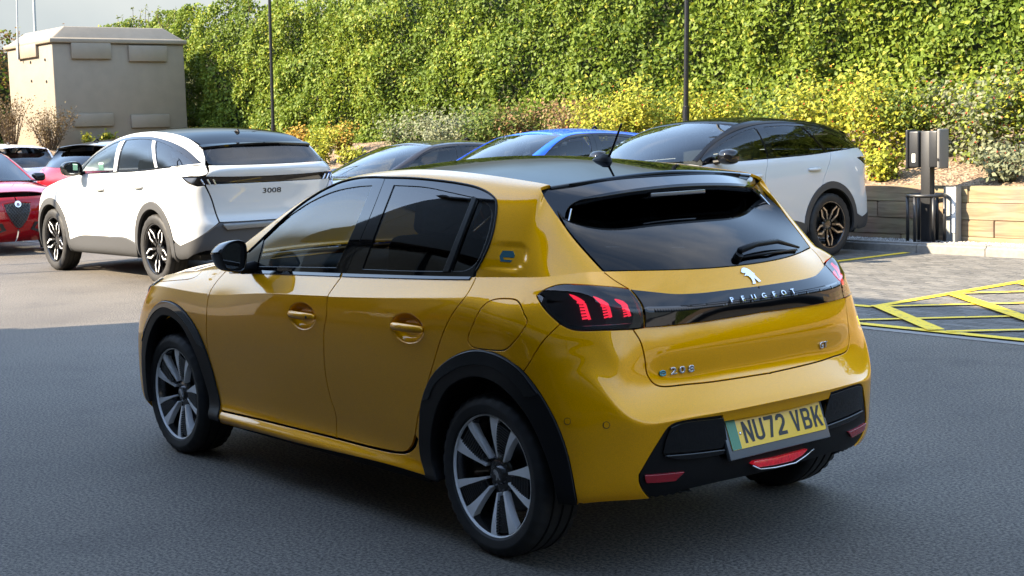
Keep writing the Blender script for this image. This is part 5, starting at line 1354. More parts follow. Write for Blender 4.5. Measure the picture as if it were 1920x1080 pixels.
# far side of the yard, seen only in reflections and from aside
def box_building(name, label, x0, y0, x1, y1, h, mat, win):
    t = thing(name, label, 'building', ((x0+x1)/2, (y0+y1)/2, 0))
    cx, cy_ = (x0+x1)/2, (y0+y1)/2
    mb = MB(); mb.bbox((x0-cx, y0-cy_, 0), (x1-cx, y1-cy_, h)); mb.build('wall', mat, t)
    mb = MB(); mb.bbox((x0-cx-.15, y0-cy_-.15, h+.003), (x1-cx+.15, y1-cy_+.15, h+.4)); mb.build('roof', DKC, t)
    for q in np.arange(y0+1.5, y1-2.5, 4.0):
        mb = MB(); mb.bbox((x1-cx+.002, q-cy_, 1.0), (x1-cx+.06, q-cy_+2.2, 3.0)); mb.build('window', SHOWG, t)
box_building('warehouse', 'low pale warehouse across the yard behind the hatchback', -62, -30, -48, 14, 6.5, PALE, 4)
# ------------------------------------------------------------------ planting
def leaf_mat(name, rough=.58, trans=.35):
    m = bpy.data.materials.new(name); m.use_nodes = True; nt = m.node_tree; nt.nodes.clear(); L = nt.links.new
    out = nt.nodes.new('ShaderNodeOutputMaterial'); at = N_(nt, 'ShaderNodeAttribute', attribute_name='leaf_col')
    b = nt.nodes.new('ShaderNodeBsdfPrincipled'); b.inputs['Roughness'].default_value = rough; b.inputs['Specular IOR Level'].default_value = .25
    t = nt.nodes.new('ShaderNodeBsdfTranslucent'); mx = nt.nodes.new('ShaderNodeMixShader'); mx.inputs[0].default_value = trans
    L(at.outputs['Color'], b.inputs['Base Color']); L(at.outputs['Color'], t.inputs['Color']); L(b.outputs[0], mx.inputs[1]); L(t.outputs[0], mx.inputs[2]); L(mx.outputs[0], out.inputs['Surface'])
    MATS[name] = m; return m
LEAF = leaf_mat('leaves')
def leaves_mesh(C, nrm, size, col, aspect=.62, spread=.9, fold=.18):
    """C (n,3) leaf centres, nrm (n,3) preferred facing, size (n,), col (n,3)"""
    n = len(C); r = nrm+rng.normal(0, spread, (n, 3)); r /= np.linalg.norm(r, axis=1)[:, None]
    t = np.cross(r, rng.normal(0, 1, (n, 3))+np.array([0, 0, -.6])); t /= np.linalg.norm(t, axis=1)[:, None]+1e-9
    s = np.cross(r, t); sz = size[:, None]
    a = C-t*sz*.5; b = C+s*sz*aspect*.5+r*sz*fold*.5-t*sz*.05; c = C+t*sz*.5; d = C-s*sz*aspect*.5+r*sz*fold*.5-t*sz*.05
    V = np.stack([a, b, c, d], 1).reshape(-1, 3)
    me = bpy.data.meshes.new('leaves'); me.vertices.add(4*n); me.vertices.foreach_set('co', V.astype(np.float32).ravel())
    idx = (np.arange(n)*4)[:, None]+np.array([0, 1, 2, 0, 2, 3])[None]; nl = 6*n
    me.loops.add(nl); me.loops.foreach_set('vertex_index', idx.astype(np.int32).ravel())
    me.polygons.add(2*n); me.polygons.foreach_set('loop_start', (np.arange(2*n)*3).astype(np.int32))
    try: me.polygons.foreach_set('loop_total', np.full(2*n, 3, np.int32))
    except Exception: pass
    me.update(calc_edges=True)
    ca = me.attributes.new('leaf_col', 'FLOAT_COLOR', 'POINT'); cc = np.repeat(np.concatenate([col, np.ones((n, 1))], 1), 4, 0)
    ca.data.foreach_set('color', cc.astype(np.float32).ravel()); me.validate(); return me
def vnoise(x, y, s, seed=0):
    """cheap smooth value noise"""
    g = np.random.default_rng(seed).random((64, 64)); u, v = x/s, y/s; i, j = np.floor(u).astype(int), np.floor(v).astype(int); fu, fv = u-i, v-j
    fu = fu*fu*(3-2*fu); fv = fv*fv*(3-2*fv); g_ = lambda a, b: g[a % 64, b % 64]
    return (g_(i, j)*(1-fu)+g_(i+1, j)*fu)*(1-fv)+(g_(i, j+1)*(1-fu)+g_(i+1, j+1)*fu)*fv
def mixc(a, b, t): return np.array(a)[None]*(1-t[:, None])+np.array(b)[None]*t[:, None]
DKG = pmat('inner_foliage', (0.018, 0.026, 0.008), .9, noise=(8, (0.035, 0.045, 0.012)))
TWIG = pmat('twigs', (0.075, 0.05, 0.03), .85)
def hedge(name, label, x0, x1, y, zb, ztop, n, face=(0, 1, 0), swap=False, brown=0.0, size=(.075, .125), seed=1):
    t = thing(name, label, 'hedge', ((x0+x1)/2 if not swap else y, y if not swap else (x0+x1)/2, zb))
    a = rng.uniform(x0, x1, n); z = zb+(ztop-zb)*rng.random(n)**.92
    top = ztop+.35*(vnoise(a, a*0, 2.2, seed)-.5)+.45*(vnoise(a, a*0, .7, seed+1)-.5)
    z = zb+(z-zb)*(top-zb)/(ztop-zb)
    lump = .6*(vnoise(a, z, 1.3, seed+2)-.5)+.42*(vnoise(a, z, .45, seed+3)-.5)
    dep = np.abs(rng.normal(0, .13, n)); d = lump-dep+np.clip((z-ztop+.5)*-.0, -1, 0)-.25*np.clip((z-(ztop-.5))/.5, 0, 1)
    C = np.stack([a, y+d, z], 1) if not swap else np.stack([y-d, a, z], 1)
    v = vnoise(a, z, 1.6, seed+4); w = rng.random(n)
    col = mixc((.075, .125, .016), (.155, .215, .026), np.clip(w*.7+(v-.5)*.9+.1, 0, 1)); k = rng.random(n) < .07+.22*np.clip(v-.5, 0, 1)
    col[k] = mixc((.20, .25, .03), (.30, .29, .045), rng.random(k.sum()))
    if brown > 0:
        kb = rng.random(n) < brown*np.clip((z-zb)/(ztop-zb)*1.2+(vnoise(a, z, 2.5, seed+6)-.5)*2, 0, 1); col[kb] = mixc((.16, .08, .03), (.28, .17, .06), rng.random(kb.sum()))
    nf = np.tile(np.array(face, float), (n, 1))+np.array([0, 0, .35])
    o = link('foliage', leaves_mesh(C, nf, rng.uniform(size[0], size[1], n), col), LEAF, t); o.matrix_parent_inverse = t.matrix_world.inverted(); o['kind'] = 'stuff'
    t_inv = Matrix.Translation(t.location).inverted(); o.matrix_parent_inverse = t_inv
    # twiggy interior keeps light from passing straight through
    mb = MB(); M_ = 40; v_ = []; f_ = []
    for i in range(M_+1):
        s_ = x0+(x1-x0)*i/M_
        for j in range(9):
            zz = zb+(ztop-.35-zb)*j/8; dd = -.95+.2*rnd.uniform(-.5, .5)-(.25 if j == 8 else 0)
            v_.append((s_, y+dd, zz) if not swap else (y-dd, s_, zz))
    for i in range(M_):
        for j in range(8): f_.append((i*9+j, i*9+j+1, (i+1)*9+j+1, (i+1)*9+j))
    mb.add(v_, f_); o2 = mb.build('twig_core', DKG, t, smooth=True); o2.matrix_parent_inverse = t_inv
    # shoots standing above the clipped top
    mb = MB(); LC = []; 
    for q in np.arange(x0, x1, .35):
        if rnd.random() < .75:
            s_ = q+rnd.uniform(-.2, .2); hh = rnd.uniform(.2, .75); b0 = Vector((s_, y-.25, ztop-.35)) if not swap else Vector((y+.25, s_, ztop-.35)); e_ = b0+Vector((rnd.uniform(-.2, .2), rnd.uniform(-.2, .2), hh))
            mb.tube([b0, (b0+e_)/2+Vector((.03, .02, 0)), e_], [.010, .007, .004], 5)
            for _ in range(int(hh*22)): LC.append(b0.lerp(e_, rnd.uniform(.3, 1.05))+Vector((rnd.gauss(0, .05), rnd.gauss(0, .05), rnd.gauss(0, .04))))
    o3 = mb.build('shoots', TWIG, t); o3.matrix_parent_inverse = t_inv; o3['kind'] = 'stuff'
    LC = np.array([tuple(p) for p in LC]); n2 = len(LC); cc = mixc((.06, .10, .015), (.20, .22, .03), rng.random(n2))
    if brown > 0: kb = rng.random(n2) < .75; cc[kb] = mixc((.16, .08, .03), (.30, .18, .07), rng.random(kb.sum()))
    o4 = link('shoot_leaves', leaves_mesh(LC, np.tile((0, .5, .6), (n2, 1)), rng.uniform(.06, .11, n2), cc), LEAF, t); o4.matrix_parent_inverse = t_inv; o4['kind'] = 'stuff'
    return t
hedge('tall_hedge', 'tall dense clipped green hedge running along the top of the planted bank', -2, 36.5, -13.9, 1.25, 5.0, 170000, size=(.07, .115))
hedge('tall_hedge', 'continuation of the tall hedge beyond the right edge of the picture', -42, -2.05, -13.9, 1.25, 5.0, 30000, size=(.12, .22), seed=51)
hedge('far_hedge', 'darker hedge with browning top behind the pale kiosk', -14.4, 9, 36.6, 1.3, 4.6, 26000, face=(-1, 0, 0), swap=True, brown=.75, size=(.09, .15), seed=31)
def shrub(name, label, x, y, r, h, n, cols, group=None, berries=None, size=(.05, .085), nst=9, loose=.5, twig_col=None, cat='shrub'):
    zb = float(bank_z(np.array(x), np.array(y))); h = h*.82
    t = thing(name, label, cat, (x, y, zb), 0, group)
    mb = MB(); P = []; 
    for k in range(nst):
        a = rnd.uniform(0, 2*math.pi); rr = r*rnd.uniform(.25, 1)
        tip = Vector((rr*math.cos(a), rr*math.sin(a)*.75, h*rnd.uniform(.6, 1.08))); b0 = Vector((.12*r*math.cos(a), .12*r*math.sin(a), -.03)); mid = b0.lerp(tip, .55)+Vector((rnd.gauss(0, .06), rnd.gauss(0, .06), .08*h))
        mb.tube([b0, mid, tip], [.011, .007, .003], 5)
        m_ = n//nst
        for _ in range(m_):
            u = rnd.random()**.6; p = (b0.lerp(mid, u/.55) if u < .55 else mid.lerp(tip, (u-.55)/.45)); s_ = loose*r*(.25+.5*u)
            P.append((p.x+rnd.gauss(0, s_*.55), p.y+rnd.gauss(0, s_*.5), max(.02, p.z+rnd.gauss(0, s_*.45))))
    mb.build('stems', TWIG, t)
    P = np.array(P); w = rng.random(len(P)); ci = rng.integers(0, len(cols)-1, len(P)); col = np.array(cols)[ci]*(1-w[:, None])+np.array(cols)[ci+1]*w[:, None]
    nf = P/(np.linalg.norm(P, axis=1)[:, None]+1e-6)+np.array([0, .5, .5])
    o = link('leaves', leaves_mesh(P, nf, rng.uniform(size[0], size[1], len(P)), col), LEAF, t); o['kind'] = 'stuff'
    if berries:
        mb = MB()
        for _ in range(berries):
            q = P[rnd.randrange(len(P))]; s_ = rnd.uniform(.012, .02)
            mb.add([(q[0]+s_*a, q[1]+s_*b, q[2]+s_*c) for a, b, c in ((1, 0, 0), (-1, 0, 0), (0, 1, 0), (0, -1, 0), (0, 0, 1), (0, 0, -1))], [(0, 2, 4), (2, 1, 4), (1, 3, 4), (3, 0, 4), (2, 0, 5), (1, 2, 5), (3, 1, 5), (0, 3, 5)])
        o = mb.build('berries', BERRY, t); o['kind'] = 'stuff'
    return t
BERRY = pmat('berries', (.42, .045, .02), .4)
YG = [(.12, .17, .02), (.25, .27, .03), (.36, .33, .04), (.17, .21, .03)]
GR = [(.04, .08, .015), (.10, .15, .03), (.16, .20, .04)]
GY = [(.10, .12, .07), (.17, .19, .11), (.22, .23, .13)]
RD = [(.10, .11, .03), (.22, .10, .06), (.14, .15, .04), (.26, .15, .08)]
OR = [(.34, .17, .03), (.44, .27, .05), (.30, .24, .04)]
def at_bank(px, py):
    d = pray(px, py)
    for t in np.arange(8, 60, .05):
        p = CAM+d*t
        if p[1] < -11.1 and p[2] <= float(bank_z(p[0], p[1])): return p
        if p[0] > 24.5 and p[2] <= float(bank_z(p[0], p[1])): return p
    return p
def bx_(px, y): return float(on_y(px, 250, y)[0])
S_ = [  # px, depth y, radius, height, leaves, palette, name, label, berries
 (1150, -12.5, .85, 1.25, 2600, YG, 'rose_shrub', 'yellow green berried shrub behind the gap between blue car and white car', 60),
 (1225, -12.7, .9, 1.35, 2800, YG, 'rose_shrub', 'tall yellow shrub left of the right hand lamp post', 70),
 (1340, -12.9, .9, 1.1, 2400, YG, 'rose_shrub', 'yellow green shrub just right of the right hand lamp post', 60),
 (1450, -12.8, .9, 1.15, 2400, GR+YG[:2], 'berry_shrub', 'mixed green shrub behind the black roof of the right white car', 50),
 (1560, -12.6, .95, 1.2, 2600, YG, 'rose_shrub', 'yellow green shrub behind the tail of the right white car', 80),
 (1650, -12.3, .9, 1.25, 2800, YG, 'rose_shrub', 'bright yellow berried shrub left of the car charger', 90),
 (1745, -12.5, .85, 1.1, 2400, GR+YG[:2], 'berry_shrub', 'green berried shrub directly behind the car charger', 70),
 (1835, -12.2, .95, 1.15, 2700, GY+YG[:2], 'berry_shrub', 'grey green shrub with red berries right of the charger', 110),
 (1930, -12.3, .9, 1.25, 2400, GR+YG[:3], 'berry_shrub', 'berried shrub cut by the right edge of the picture', 70),
 (1880, -11.55, .55, .5, 1100, GY, 'low_shrub', 'low grey green plant above the timber wall at far right', 40),
 (1650, -11.5, .5, .45, 900, YG, 'low_shrub', 'low yellow green plant at the wall edge left of the charger', 20),
 (1080, -12.9, .8, 1.0, 2000, RD, 'red_shrub', 'dusky red leaved shrub above the blue car roof', 0),
 (985, -13.0, .8, .95, 2000, RD+GR, 'red_shrub', 'reddish shrub in front of the hedge left of the blue car', 0),
 (920, -12.9, .8, .9, 1900, GR, 'green_shrub', 'dark green shrub between red and grey leaved shrubs', 0),
 (840, -12.7, .95, .95, 2400, GY, 'grey_shrub', 'broad grey green shrub behind the dark grey car', 0),
 (765, -12.8, .75, .85, 1800, GY+GR[:2], 'grey_shrub', 'smaller grey green shrub left of the broad one', 0),
 (640, -12.9, .5, .8, 1200, OR+YG[:2], 'orange_shrub', 'orange tinged shrub right of the left hand lamp post', 0),
 (600, -12.1, .5, .85, 1500, YG, 'yellow_shrub', 'bright yellow green shrub behind the left white car tail', 0),
 (560, -12.7, .5, .7, 1200, OR, 'orange_shrub', 'orange brown shrub below the left hand lamp post', 0),
 (660, -11.8, .35, .55, 800, YG, 'yellow_shrub', 'small yellow plant in front of the bare mulch', 0),
 (450, -12.9, .6, .6, 1200, OR+GR[:2], 'orange_shrub', 'rusty low shrub above the left white car roof', 0),
 (395, -13.1, .6, .65, 1200, OR+GR[:2], 'orange_shrub', 'rusty shrub at the right foot of the kiosk', 0),
]
for (px, y, r, h, n, pal, nm, lb, be) in S_:
    shrub(nm, lb, bx_(px, y), y, r, h, n, pal, 'shrubs planted on the bank', be)
# brown twiggy shrub and small yellow plants before the kiosk
BRN = [(.07, .045, .022), (.13, .085, .04), (.09, .07, .025)]
shrub('bare_shrub', 'brown half bare twiggy shrub at the near left corner of the kiosk', 29.5, -9.35, .85, 1.15, 1500, BRN, 'twiggy shrubs by the kiosk', 0, (.04, .075), 40, .35)
shrub('bare_shrub', 'tall brown twiggy shrub standing before the left face of the kiosk', 31.0, -9.0, .7, 1.5, 1100, BRN, 'twiggy shrubs by the kiosk', 0, (.04, .075), 34, .3)
p = on_x(165, 240, 29.55); shrub('small_plant', 'left one of two small yellow green plants before the kiosk', 29.55, float(p[1]), .22, .42, 260, YG, 'small plants before the kiosk', 0, (.06, .1), 5, .6, None, 'plant')
p = on_x(203, 240, 29.55); shrub('small_plant', 'right one of two small yellow green plants before the kiosk', 29.55, float(p[1]), .25, .45, 300, YG, 'small plants before the kiosk', 0, (.06, .1), 5, .6, None, 'plant')
# ------------------------------------------------------------------ street furniture
KIOSKM = pmat('kiosk_grp', (0.215, 0.18, 0.135), .6, noise=(3.5, (0.195, 0.163, 0.122), 6), bump=(90, .35, .004))
KX0, KX1, KY0, KY1, KZ0, KZ1 = 30.0, 32.9, -13.2, -9.76, 1.5, 4.0
kiosk = thing('electricity_kiosk', 'beige moulded electricity kiosk with raised vent boxes above the parked cars', 'kiosk', ((KX0+KX1)/2, (KY0+KY1)/2, 1.35))
def ko(o): o.matrix_parent_inverse = Matrix.Translation(kiosk.location).inverted(); return o
mb = MB(); mb.bbox((KX0, KY0, KZ0), (KX1, KY1, KZ1)); ko(mb.build('wall', KIOSKM, kiosk, bevel=.03, seg=3))
mb = MB(); mb.bbox((KX0-.12, KY0-.12, 1.30), (KX1+.12, KY1+.12, KZ0-.002)); ko(mb.build('plinth', CONC, kiosk, bevel=.02))
mb = MB(); e, h1, h2, i_ = .07, KZ1+.003, KZ1+.11, .42
v = [(KX0-e, KY0-e, h1), (KX1+e, KY0-e, h1), (KX1+e, KY1+e, h1), (KX0-e, KY1+e, h1), (KX0-e, KY0-e, h2), (KX1+e, KY0-e, h2), (KX1+e, KY1+e, h2), (KX0-e, KY1+e, h2),
     (KX0+.02, KY0+.05, h2+.02), (KX1-.02, KY0+.05, h2+.02), (KX1-.02, KY1-.05, h2+.02), (KX0+.02, KY1-.05, h2+.02), (KX0+.22, KY0+i_, 4.42), (KX1-.22, KY0+i_, 4.42), (KX1-.22, KY1-i_, 4.42), (KX0+.22, KY1-i_, 4.42)]
f = [(0, 1, 2, 3), (12, 13, 14, 15)]
for b_ in (0, 4, 8): f += [(b_+i, b_+(i+1) % 4, b_+4+(i+1) % 4, b_+4+i) for i in range(4)]
mb.add(v, f); ko(mb.build('roof', KIOSKM, kiosk, bevel=.025, seg=3))
for (a, b_, c, d) in ((135, 81, 208, 110), (243, 86, 313, 115), (140, 212, 213, 238), (248, 214, 318, 240)):
    p0, p1 = on_x(a, d, KX0-.07), on_x(c, b_, KX0-.07)
    mb = MB(); mb.bbox((KX0-.075, p0[1], p0[2]), (KX0+.02, p1[1], p1[2])); ko(mb.build('vent_box', KIOSKM, kiosk, bevel=.018))
p0, p1 = on_y(31, 112, KY1+.07), on_y(66, 81, KY1+.07)
mb = MB(); mb.bbox((p0[0], KY1-.02, p0[2]), (p1[0], KY1+.075, p1[2])); ko(mb.build('vent_box', KIOSKM, kiosk, bevel=.018))
for px, py in ((23, 86), (57, 117), (84, 112), (59, 152), (87, 153)):
    p = on_y(px, py, KY1+.01); mb = MB(); mb.lathe([(.0001, .02), (.03, .02), (.04, 0)], 10, 'Y'); o = mb.build('fixing', DARK, kiosk); o.location = (p[0]-kiosk.location.x, KY1-kiosk.location.y, p[2]-kiosk.location.z)
POSTM = pmat('black_post', (0.010, 0.011, 0.013), .35, .2, .4, .1); GALV = pmat('galvanised', (0.32, 0.34, 0.34), .5, .6)
def post(name, label, base, top, r, mat, group, head=True):
    t = thing(name, label, 'lamp post', tuple(base), 0, group); b0 = Vector(base); d = (Vector(top)-b0)
    mb = MB(); mb.tube([(0, 0, 0), tuple(d*.18), tuple(d*.181), tuple(d)], [r*1.35, r*1.35, r, r*.8], 14); mb.build('pole', mat, t, smooth=True, angle=40)
    if head:
        mb = MB(); mb.box((d.x, d.y+.3, d.z+.03), (.2, .75, .07)); mb.build('lamp_head', mat, t, bevel=.02)
    return t
def up_to(px0, py0, px1, py1, y, zt):
    a, b_ = on_y(px0, py0, y), on_y(px1, py1, y); k = (b_-a)/(b_[2]-a[2]); zb = float(bank_z(a[0], y))-.02
    return a+k*(zb-a[2]), a+k*(zt-a[2])
a, b_ = up_to(512.5, 250, 505.3, 0, -12.0, 6.2); post('lamp_post', 'black lamp post on the bank above the left white car', a, b_, .038, POSTM, 'black lamp posts')
a, b_ = up_to(1286, 228, 1288, 0, -12.0, 6.2); post('lamp_post', 'black lamp post on the bank above the right white car', a, b_, .040, POSTM, 'black lamp posts')
a, b_ = on_x(33, 66, 31.9), on_x(31.5, 0, 31.9); k = (b_-a)/(b_[2]-a[2]); post('thin_pole', 'thin pale pole fixed to the left end of the kiosk', a-k*.6, a+k*3.0, .02, GALV, None, False)
a, b_ = on_x(65.5, 48, 35.2), on_x(63.5, 0, 35.2); k = (b_-a)/(b_[2]-a[2]); post('grey_pole', 'grey pole rising behind the roof of the kiosk', a+k*(1.35-a[2]), a+k*(6.5-a[2]), .045, GALV, None, False)
for x, y, w_ in ((17.1, 1.35, 'far'), (15.9, 2.2, 'near')): post('lamp_post', 'black lamp post outside the left edge of the picture, %s one' % w_, (x, y, 0), (x, y, 6.0), .04, POSTM, 'black lamp posts', True)
# car charger on its post, with a hoop guard
CHB = pmat('charger_black', (0.016, 0.017, 0.019), .4, bump=(300, .1, .001)); CHG = pmat('charger_grey', (0.16, 0.155, 0.145), .45); WHITE = pmat('white_label', (.75, .77, .76), .5)
CY = -10.78
ch = thing('car_charger', 'black twin car charger on a post with a round hoop guard at the kerb', 'charger', (6.23, CY, .10))
mb = MB(); mb.bbox((-.075, -.05, 0), (.055, .05, 1.32)); mb.build('post', CHB, ch, bevel=.006)
mb = MB(); mb.bbox((-.13, -.10, -.002), (.11, .10, .012)); mb.build('base_plate', CHB, ch)
for sgn, x0, x1 in ((1, .062, .200), (-1, -.200, -.080)):
    mb = MB(); mb.bbox((x0, -.09, .89), (x1, .085, 1.325)); body = mb.build('charging_unit', CHB, ch, bevel=.018, seg=3)
    xo = x1 if sgn > 0 else x0
    mb = MB(); mb.bbox((min(xo, xo+sgn*.04)+(.001 if sgn > 0 else 0), -.10, .875), (max(xo, xo+sgn*.04), .10, 1.345)); mb.build('front_cover', CHB if sgn > 0 else CHG, body, bevel=.02, seg=3)
mb = MB(); mb.lathe([(.0001, .004), (.016, .004), (.018, 0)], 24, 'Y'); o = mb.build('socket', DARK, ch); o.location = (-.2195, .1015, .985)
mb = MB(); mb.bbox((.105, .0865, .955), (.150, .0895, 1.055)); mb.build('white_label', WHITE, ch)
# hoop guard
mb = MB(); pts = [(.225*math.cos(a), .20*math.sin(a)+.02, .56) for a in np.linspace(0, 2*math.pi, 41)]; mb.tube(pts, .022, 8, cap=False); mb.build('guard_ring', CHB, ch, smooth=True)
for a in (25, 85, 145, 205, 265, 325):
    x, y = .222*math.cos(math.radians(a)), .197*math.sin(math.radians(a))+.02; mb = MB(); mb.tube([(x, y, 0), (x, y, .56)], .020, 8); mb.build('guard_leg', CHB, ch, smooth=True)
# galvanised upright against the wall
gp = thing('steel_upright', 'short galvanised steel upright against the timber wall beside the charger', 'post', (6.01, -10.98, .09))
mb = MB(); mb.bbox((-.085, -.05, 0), (.085, -.04, .665)); mb.bbox((-.085, -.04, 0), (-.073, .06, .665)); mb.bbox((.073, -.04, 0), (.085, .06, .665)); mb.bbox((-.072, .045, 0), (.072, .055, .664)); mb.build('channel', GALV, gp)
mb = MB(); mb.bbox((-.080, .0605, .12), (-.028, .064, .55)); mb.build('reflective_strip', WHITE, gp)
# a few chalky litter flecks and leaves on the paving
# ------------------------------------------------------------------ white coupe SUVs
WHITEP = paint('white_paint', (0.52, 0.53, 0.52), metal=0.0, rough=0.35, flake=False)
CLADP = pmat('grey_cladding_plastic', (0.035, 0.036, 0.038), .6, bump=(500, .15, .0006))
SV = {
 2.73: ([.84,.90,.93,.94,.945,.947,.945,.94,.93,.915,.895,.86,.81], [.24,.28,.38,.48,.58,.68,.77,.84,.90,.95,.985,1.03,1.065]),
 2.15: ([.84,.90,.912,.916,.92,.922,.922,.92,.915,.908,.90,.885,.86], [.24,.28,.38,.48,.58,.68,.77,.85,.92,.98,1.02,1.075,1.13]),
 1.20: ([.84,.90,.912,.916,.922,.928,.93,.93,.926,.918,.91,.90,.875], [.25,.29,.38,.48,.58,.68,.78,.87,.95,1.02,1.065,1.11,1.16]),
 0.30: ([.84,.90,.92,.925,.93,.935,.938,.938,.935,.925,.915,.90,.875], [.25,.29,.38,.48,.58,.68,.78,.88,.97,1.05,1.10,1.14,1.185]),
 -0.3: ([.86,.92,.935,.94,.942,.942,.94,.935,.93,.92,.905,.88,.845], [.25,.30,.40,.50,.60,.70,.80,.90,.99,1.06,1.12,1.17,1.22]),
}
sx_k = sorted(SV, reverse=True)
def sv_row(x): return [(x, float(pchip(sx_k, [SV[k][0][r] for k in sx_k], x)), float(pchip(sx_k, [SV[k][1][r] for k in sx_k], x))) for r in range(13)]
zf = [.20,.26,.35,.45,.55,.64,.71,.77,.83,.88,.92,.95,.975]
SVF = [[(x, 0, z) for x, z in zip([3.50,3.57,3.61,3.62,3.62,3.62,3.615,3.61,3.60,3.59,3.57,3.54,3.48], zf)],
       [(x-.04, .38, z) for x, z in zip([3.50,3.57,3.61,3.62,3.62,3.62,3.615,3.61,3.60,3.59,3.57,3.54,3.48], zf)],
       [(x, .68, z) for x, z in zip([3.34,3.41,3.45,3.46,3.46,3.455,3.45,3.44,3.42,3.40,3.37,3.33,3.26], [z+.01 for z in zf])],
       [(x, y, z) for x, y, z in zip([3.20,3.24,3.26,3.27,3.27,3.26,3.25,3.23,3.21,3.18,3.15,3.10,3.05], [.82,.86,.87,.875,.875,.87,.865,.86,.85,.84,.82,.79,.74], [z+.02 for z in zf])],
       [(3.05, y, z) for y, z in zip([.84,.90,.92,.93,.935,.935,.93,.925,.915,.90,.88,.845,.79], [.22,.27,.36,.46,.56,.655,.74,.81,.865,.91,.95,.985,1.01])]]
SVR = [
 [(-.62, y, z) for y, z in zip([.86,.90,.91,.915,.915,.91,.905,.90,.89,.875,.855,.82,.785], [.27,.32,.42,.52,.62,.71,.80,.90,.98,1.05,1.11,1.17,1.232])],
 [(-.74,.82,.30),(-.77,.83,.36),(-.79,.83,.45),(-.795,.82,.55),(-.80,.815,.63),(-.80,.80,.70),(-.79,.79,.78),(-.785,.785,.88),(-.79,.79,.97),(-.80,.79,1.03),(-.805,.785,1.09),(-.82,.76,1.165),(-.79,.70,1.236)],
 [(-.82,.6,.30),(-.86,.6,.36),(-.875,.6,.46),(-.88,.6,.56),(-.885,.6,.625),(-.862,.6,.68),(-.845,.6,.77),(-.85,.6,.88),(-.86,.6,.97),(-.87,.6,1.03),(-.878,.6,1.10),(-.90,.59,1.18),(-.86,.56,1.232)],
 [(-.84,.3,.30),(-.88,.3,.36),(-.895,.3,.46),(-.90,.3,.56),(-.905,.3,.625),(-.88,.3,.68),(-.862,.3,.77),(-.868,.3,.88),(-.88,.3,.97),(-.89,.3,1.03),(-.90,.3,1.10),(-.925,.3,1.18),(-.885,.28,1.228)],
 [(-.845,0,.30),(-.885,0,.36),(-.90,0,.46),(-.905,0,.56),(-.91,0,.625),(-.885,0,.68),(-.867,0,.77),(-.873,0,.88),(-.885,0,.97),(-.895,0,1.03),(-.905,0,1.10),(-.93,0,1.18),(-.89,0,1.226)]]
XC = [2.15, 1.8, 1.5, 1.2, .7, .3, 0.0, -.3]
PV1 = SVF+[sv_row(2.73)]+[sv_row(x) for x in XC]+SVR
V1 = BSurf(PV1, iters=2)
PV2 = [yz(2.15,(.86,1.13),(.858,1.14),(.853,1.15),(.848,1.16),(.84,1.17),(.815,1.18),(.78,1.185)),
 yz(1.8,(.868,1.145),(.855,1.20),(.84,1.25),(.82,1.30),(.79,1.345),(.755,1.365),(.72,1.375)),
 yz(1.5,(.872,1.152),(.855,1.235),(.83,1.315),(.795,1.39),(.75,1.452),(.71,1.478),(.67,1.493)),
 yz(1.2,(.875,1.16),(.853,1.26),(.822,1.36),(.78,1.45),(.725,1.525),(.68,1.555),(.63,1.573)),
 yz(.7,(.876,1.172),(.853,1.28),(.82,1.385),(.775,1.48),(.715,1.555),(.67,1.585),(.61,1.603)),
 yz(.3,(.875,1.185),(.85,1.285),(.815,1.38),(.77,1.47),(.715,1.54),(.67,1.57),(.61,1.59)),
 yz(0,(.862,1.205),(.84,1.285),(.805,1.37),(.765,1.445),(.712,1.512),(.67,1.543),(.61,1.563)),
 yz(-.3,(.845,1.22),(.82,1.28),(.79,1.34),(.755,1.40),(.712,1.457),(.675,1.488),(.62,1.513)),
 [(-.62,.785,1.232),(-.60,.765,1.27),(-.58,.745,1.308),(-.56,.72,1.345),(-.545,.695,1.385),(-.535,.67,1.415),(-.53,.63,1.44)],
 [(-.79,.70,1.236),(-.745,.69,1.272),(-.705,.68,1.308),(-.665,.67,1.345),(-.625,.655,1.385),(-.60,.64,1.41),(-.585,.62,1.428)],
 [(-.86,.56,1.232),(-.80,.56,1.272),(-.75,.56,1.312),(-.70,.55,1.352),(-.65,.545,1.392),(-.62,.54,1.418),(-.60,.53,1.438)],
 [(-.885,.28,1.228),(-.82,.3,1.272),(-.765,.3,1.315),(-.715,.3,1.357),(-.665,.3,1.40),(-.635,.3,1.428),(-.61,.3,1.45)],
 [(-.89,0,1.226),(-.825,0,1.272),(-.77,0,1.316),(-.72,0,1.359),(-.67,0,1.402),(-.64,0,1.43),(-.615,0,1.453)]]
for i, st in enumerate(PV2): st[0] = PV1[6+i][12]
V2 = BSurf(PV2, iters=2, mir0=False)
RXV = [(-.58, .60, 1.432, 1.462), (-.3, .62, 1.513, 1.548), (0, .61, 1.563, 1.60), (.3, .61, 1.59, 1.628), (.7, .61, 1.603, 1.640), (1.2, .63, 1.573, 1.615), (1.35, .65, 1.535, 1.585)]
VR = BSurf([[(x, ye*t, zc+(ze-zc)*t**2.2) for x, ye, ze, zc in RXV] for t in (1, .8, .55, .28, 0)], iters=2, mir0=False)
WTV = [((1.32, .645, 1.545), (1.30, 0, 1.598)), ((1.55, .68, 1.475), (1.72, 0, 1.47)), ((1.85, .73, 1.355), (2.10, 0, 1.31)), ((2.14, .78, 1.185), (2.42, 0, 1.17))]
VW = BSurf([[tuple(np.array(C)+(np.array(L)-np.array(C))*np.array([k**2.2, k, k**2.2])) for L, C in WTV] for k in (1, .75, .5, .25, 0)], iters=1, mir0=False)
PBV = []
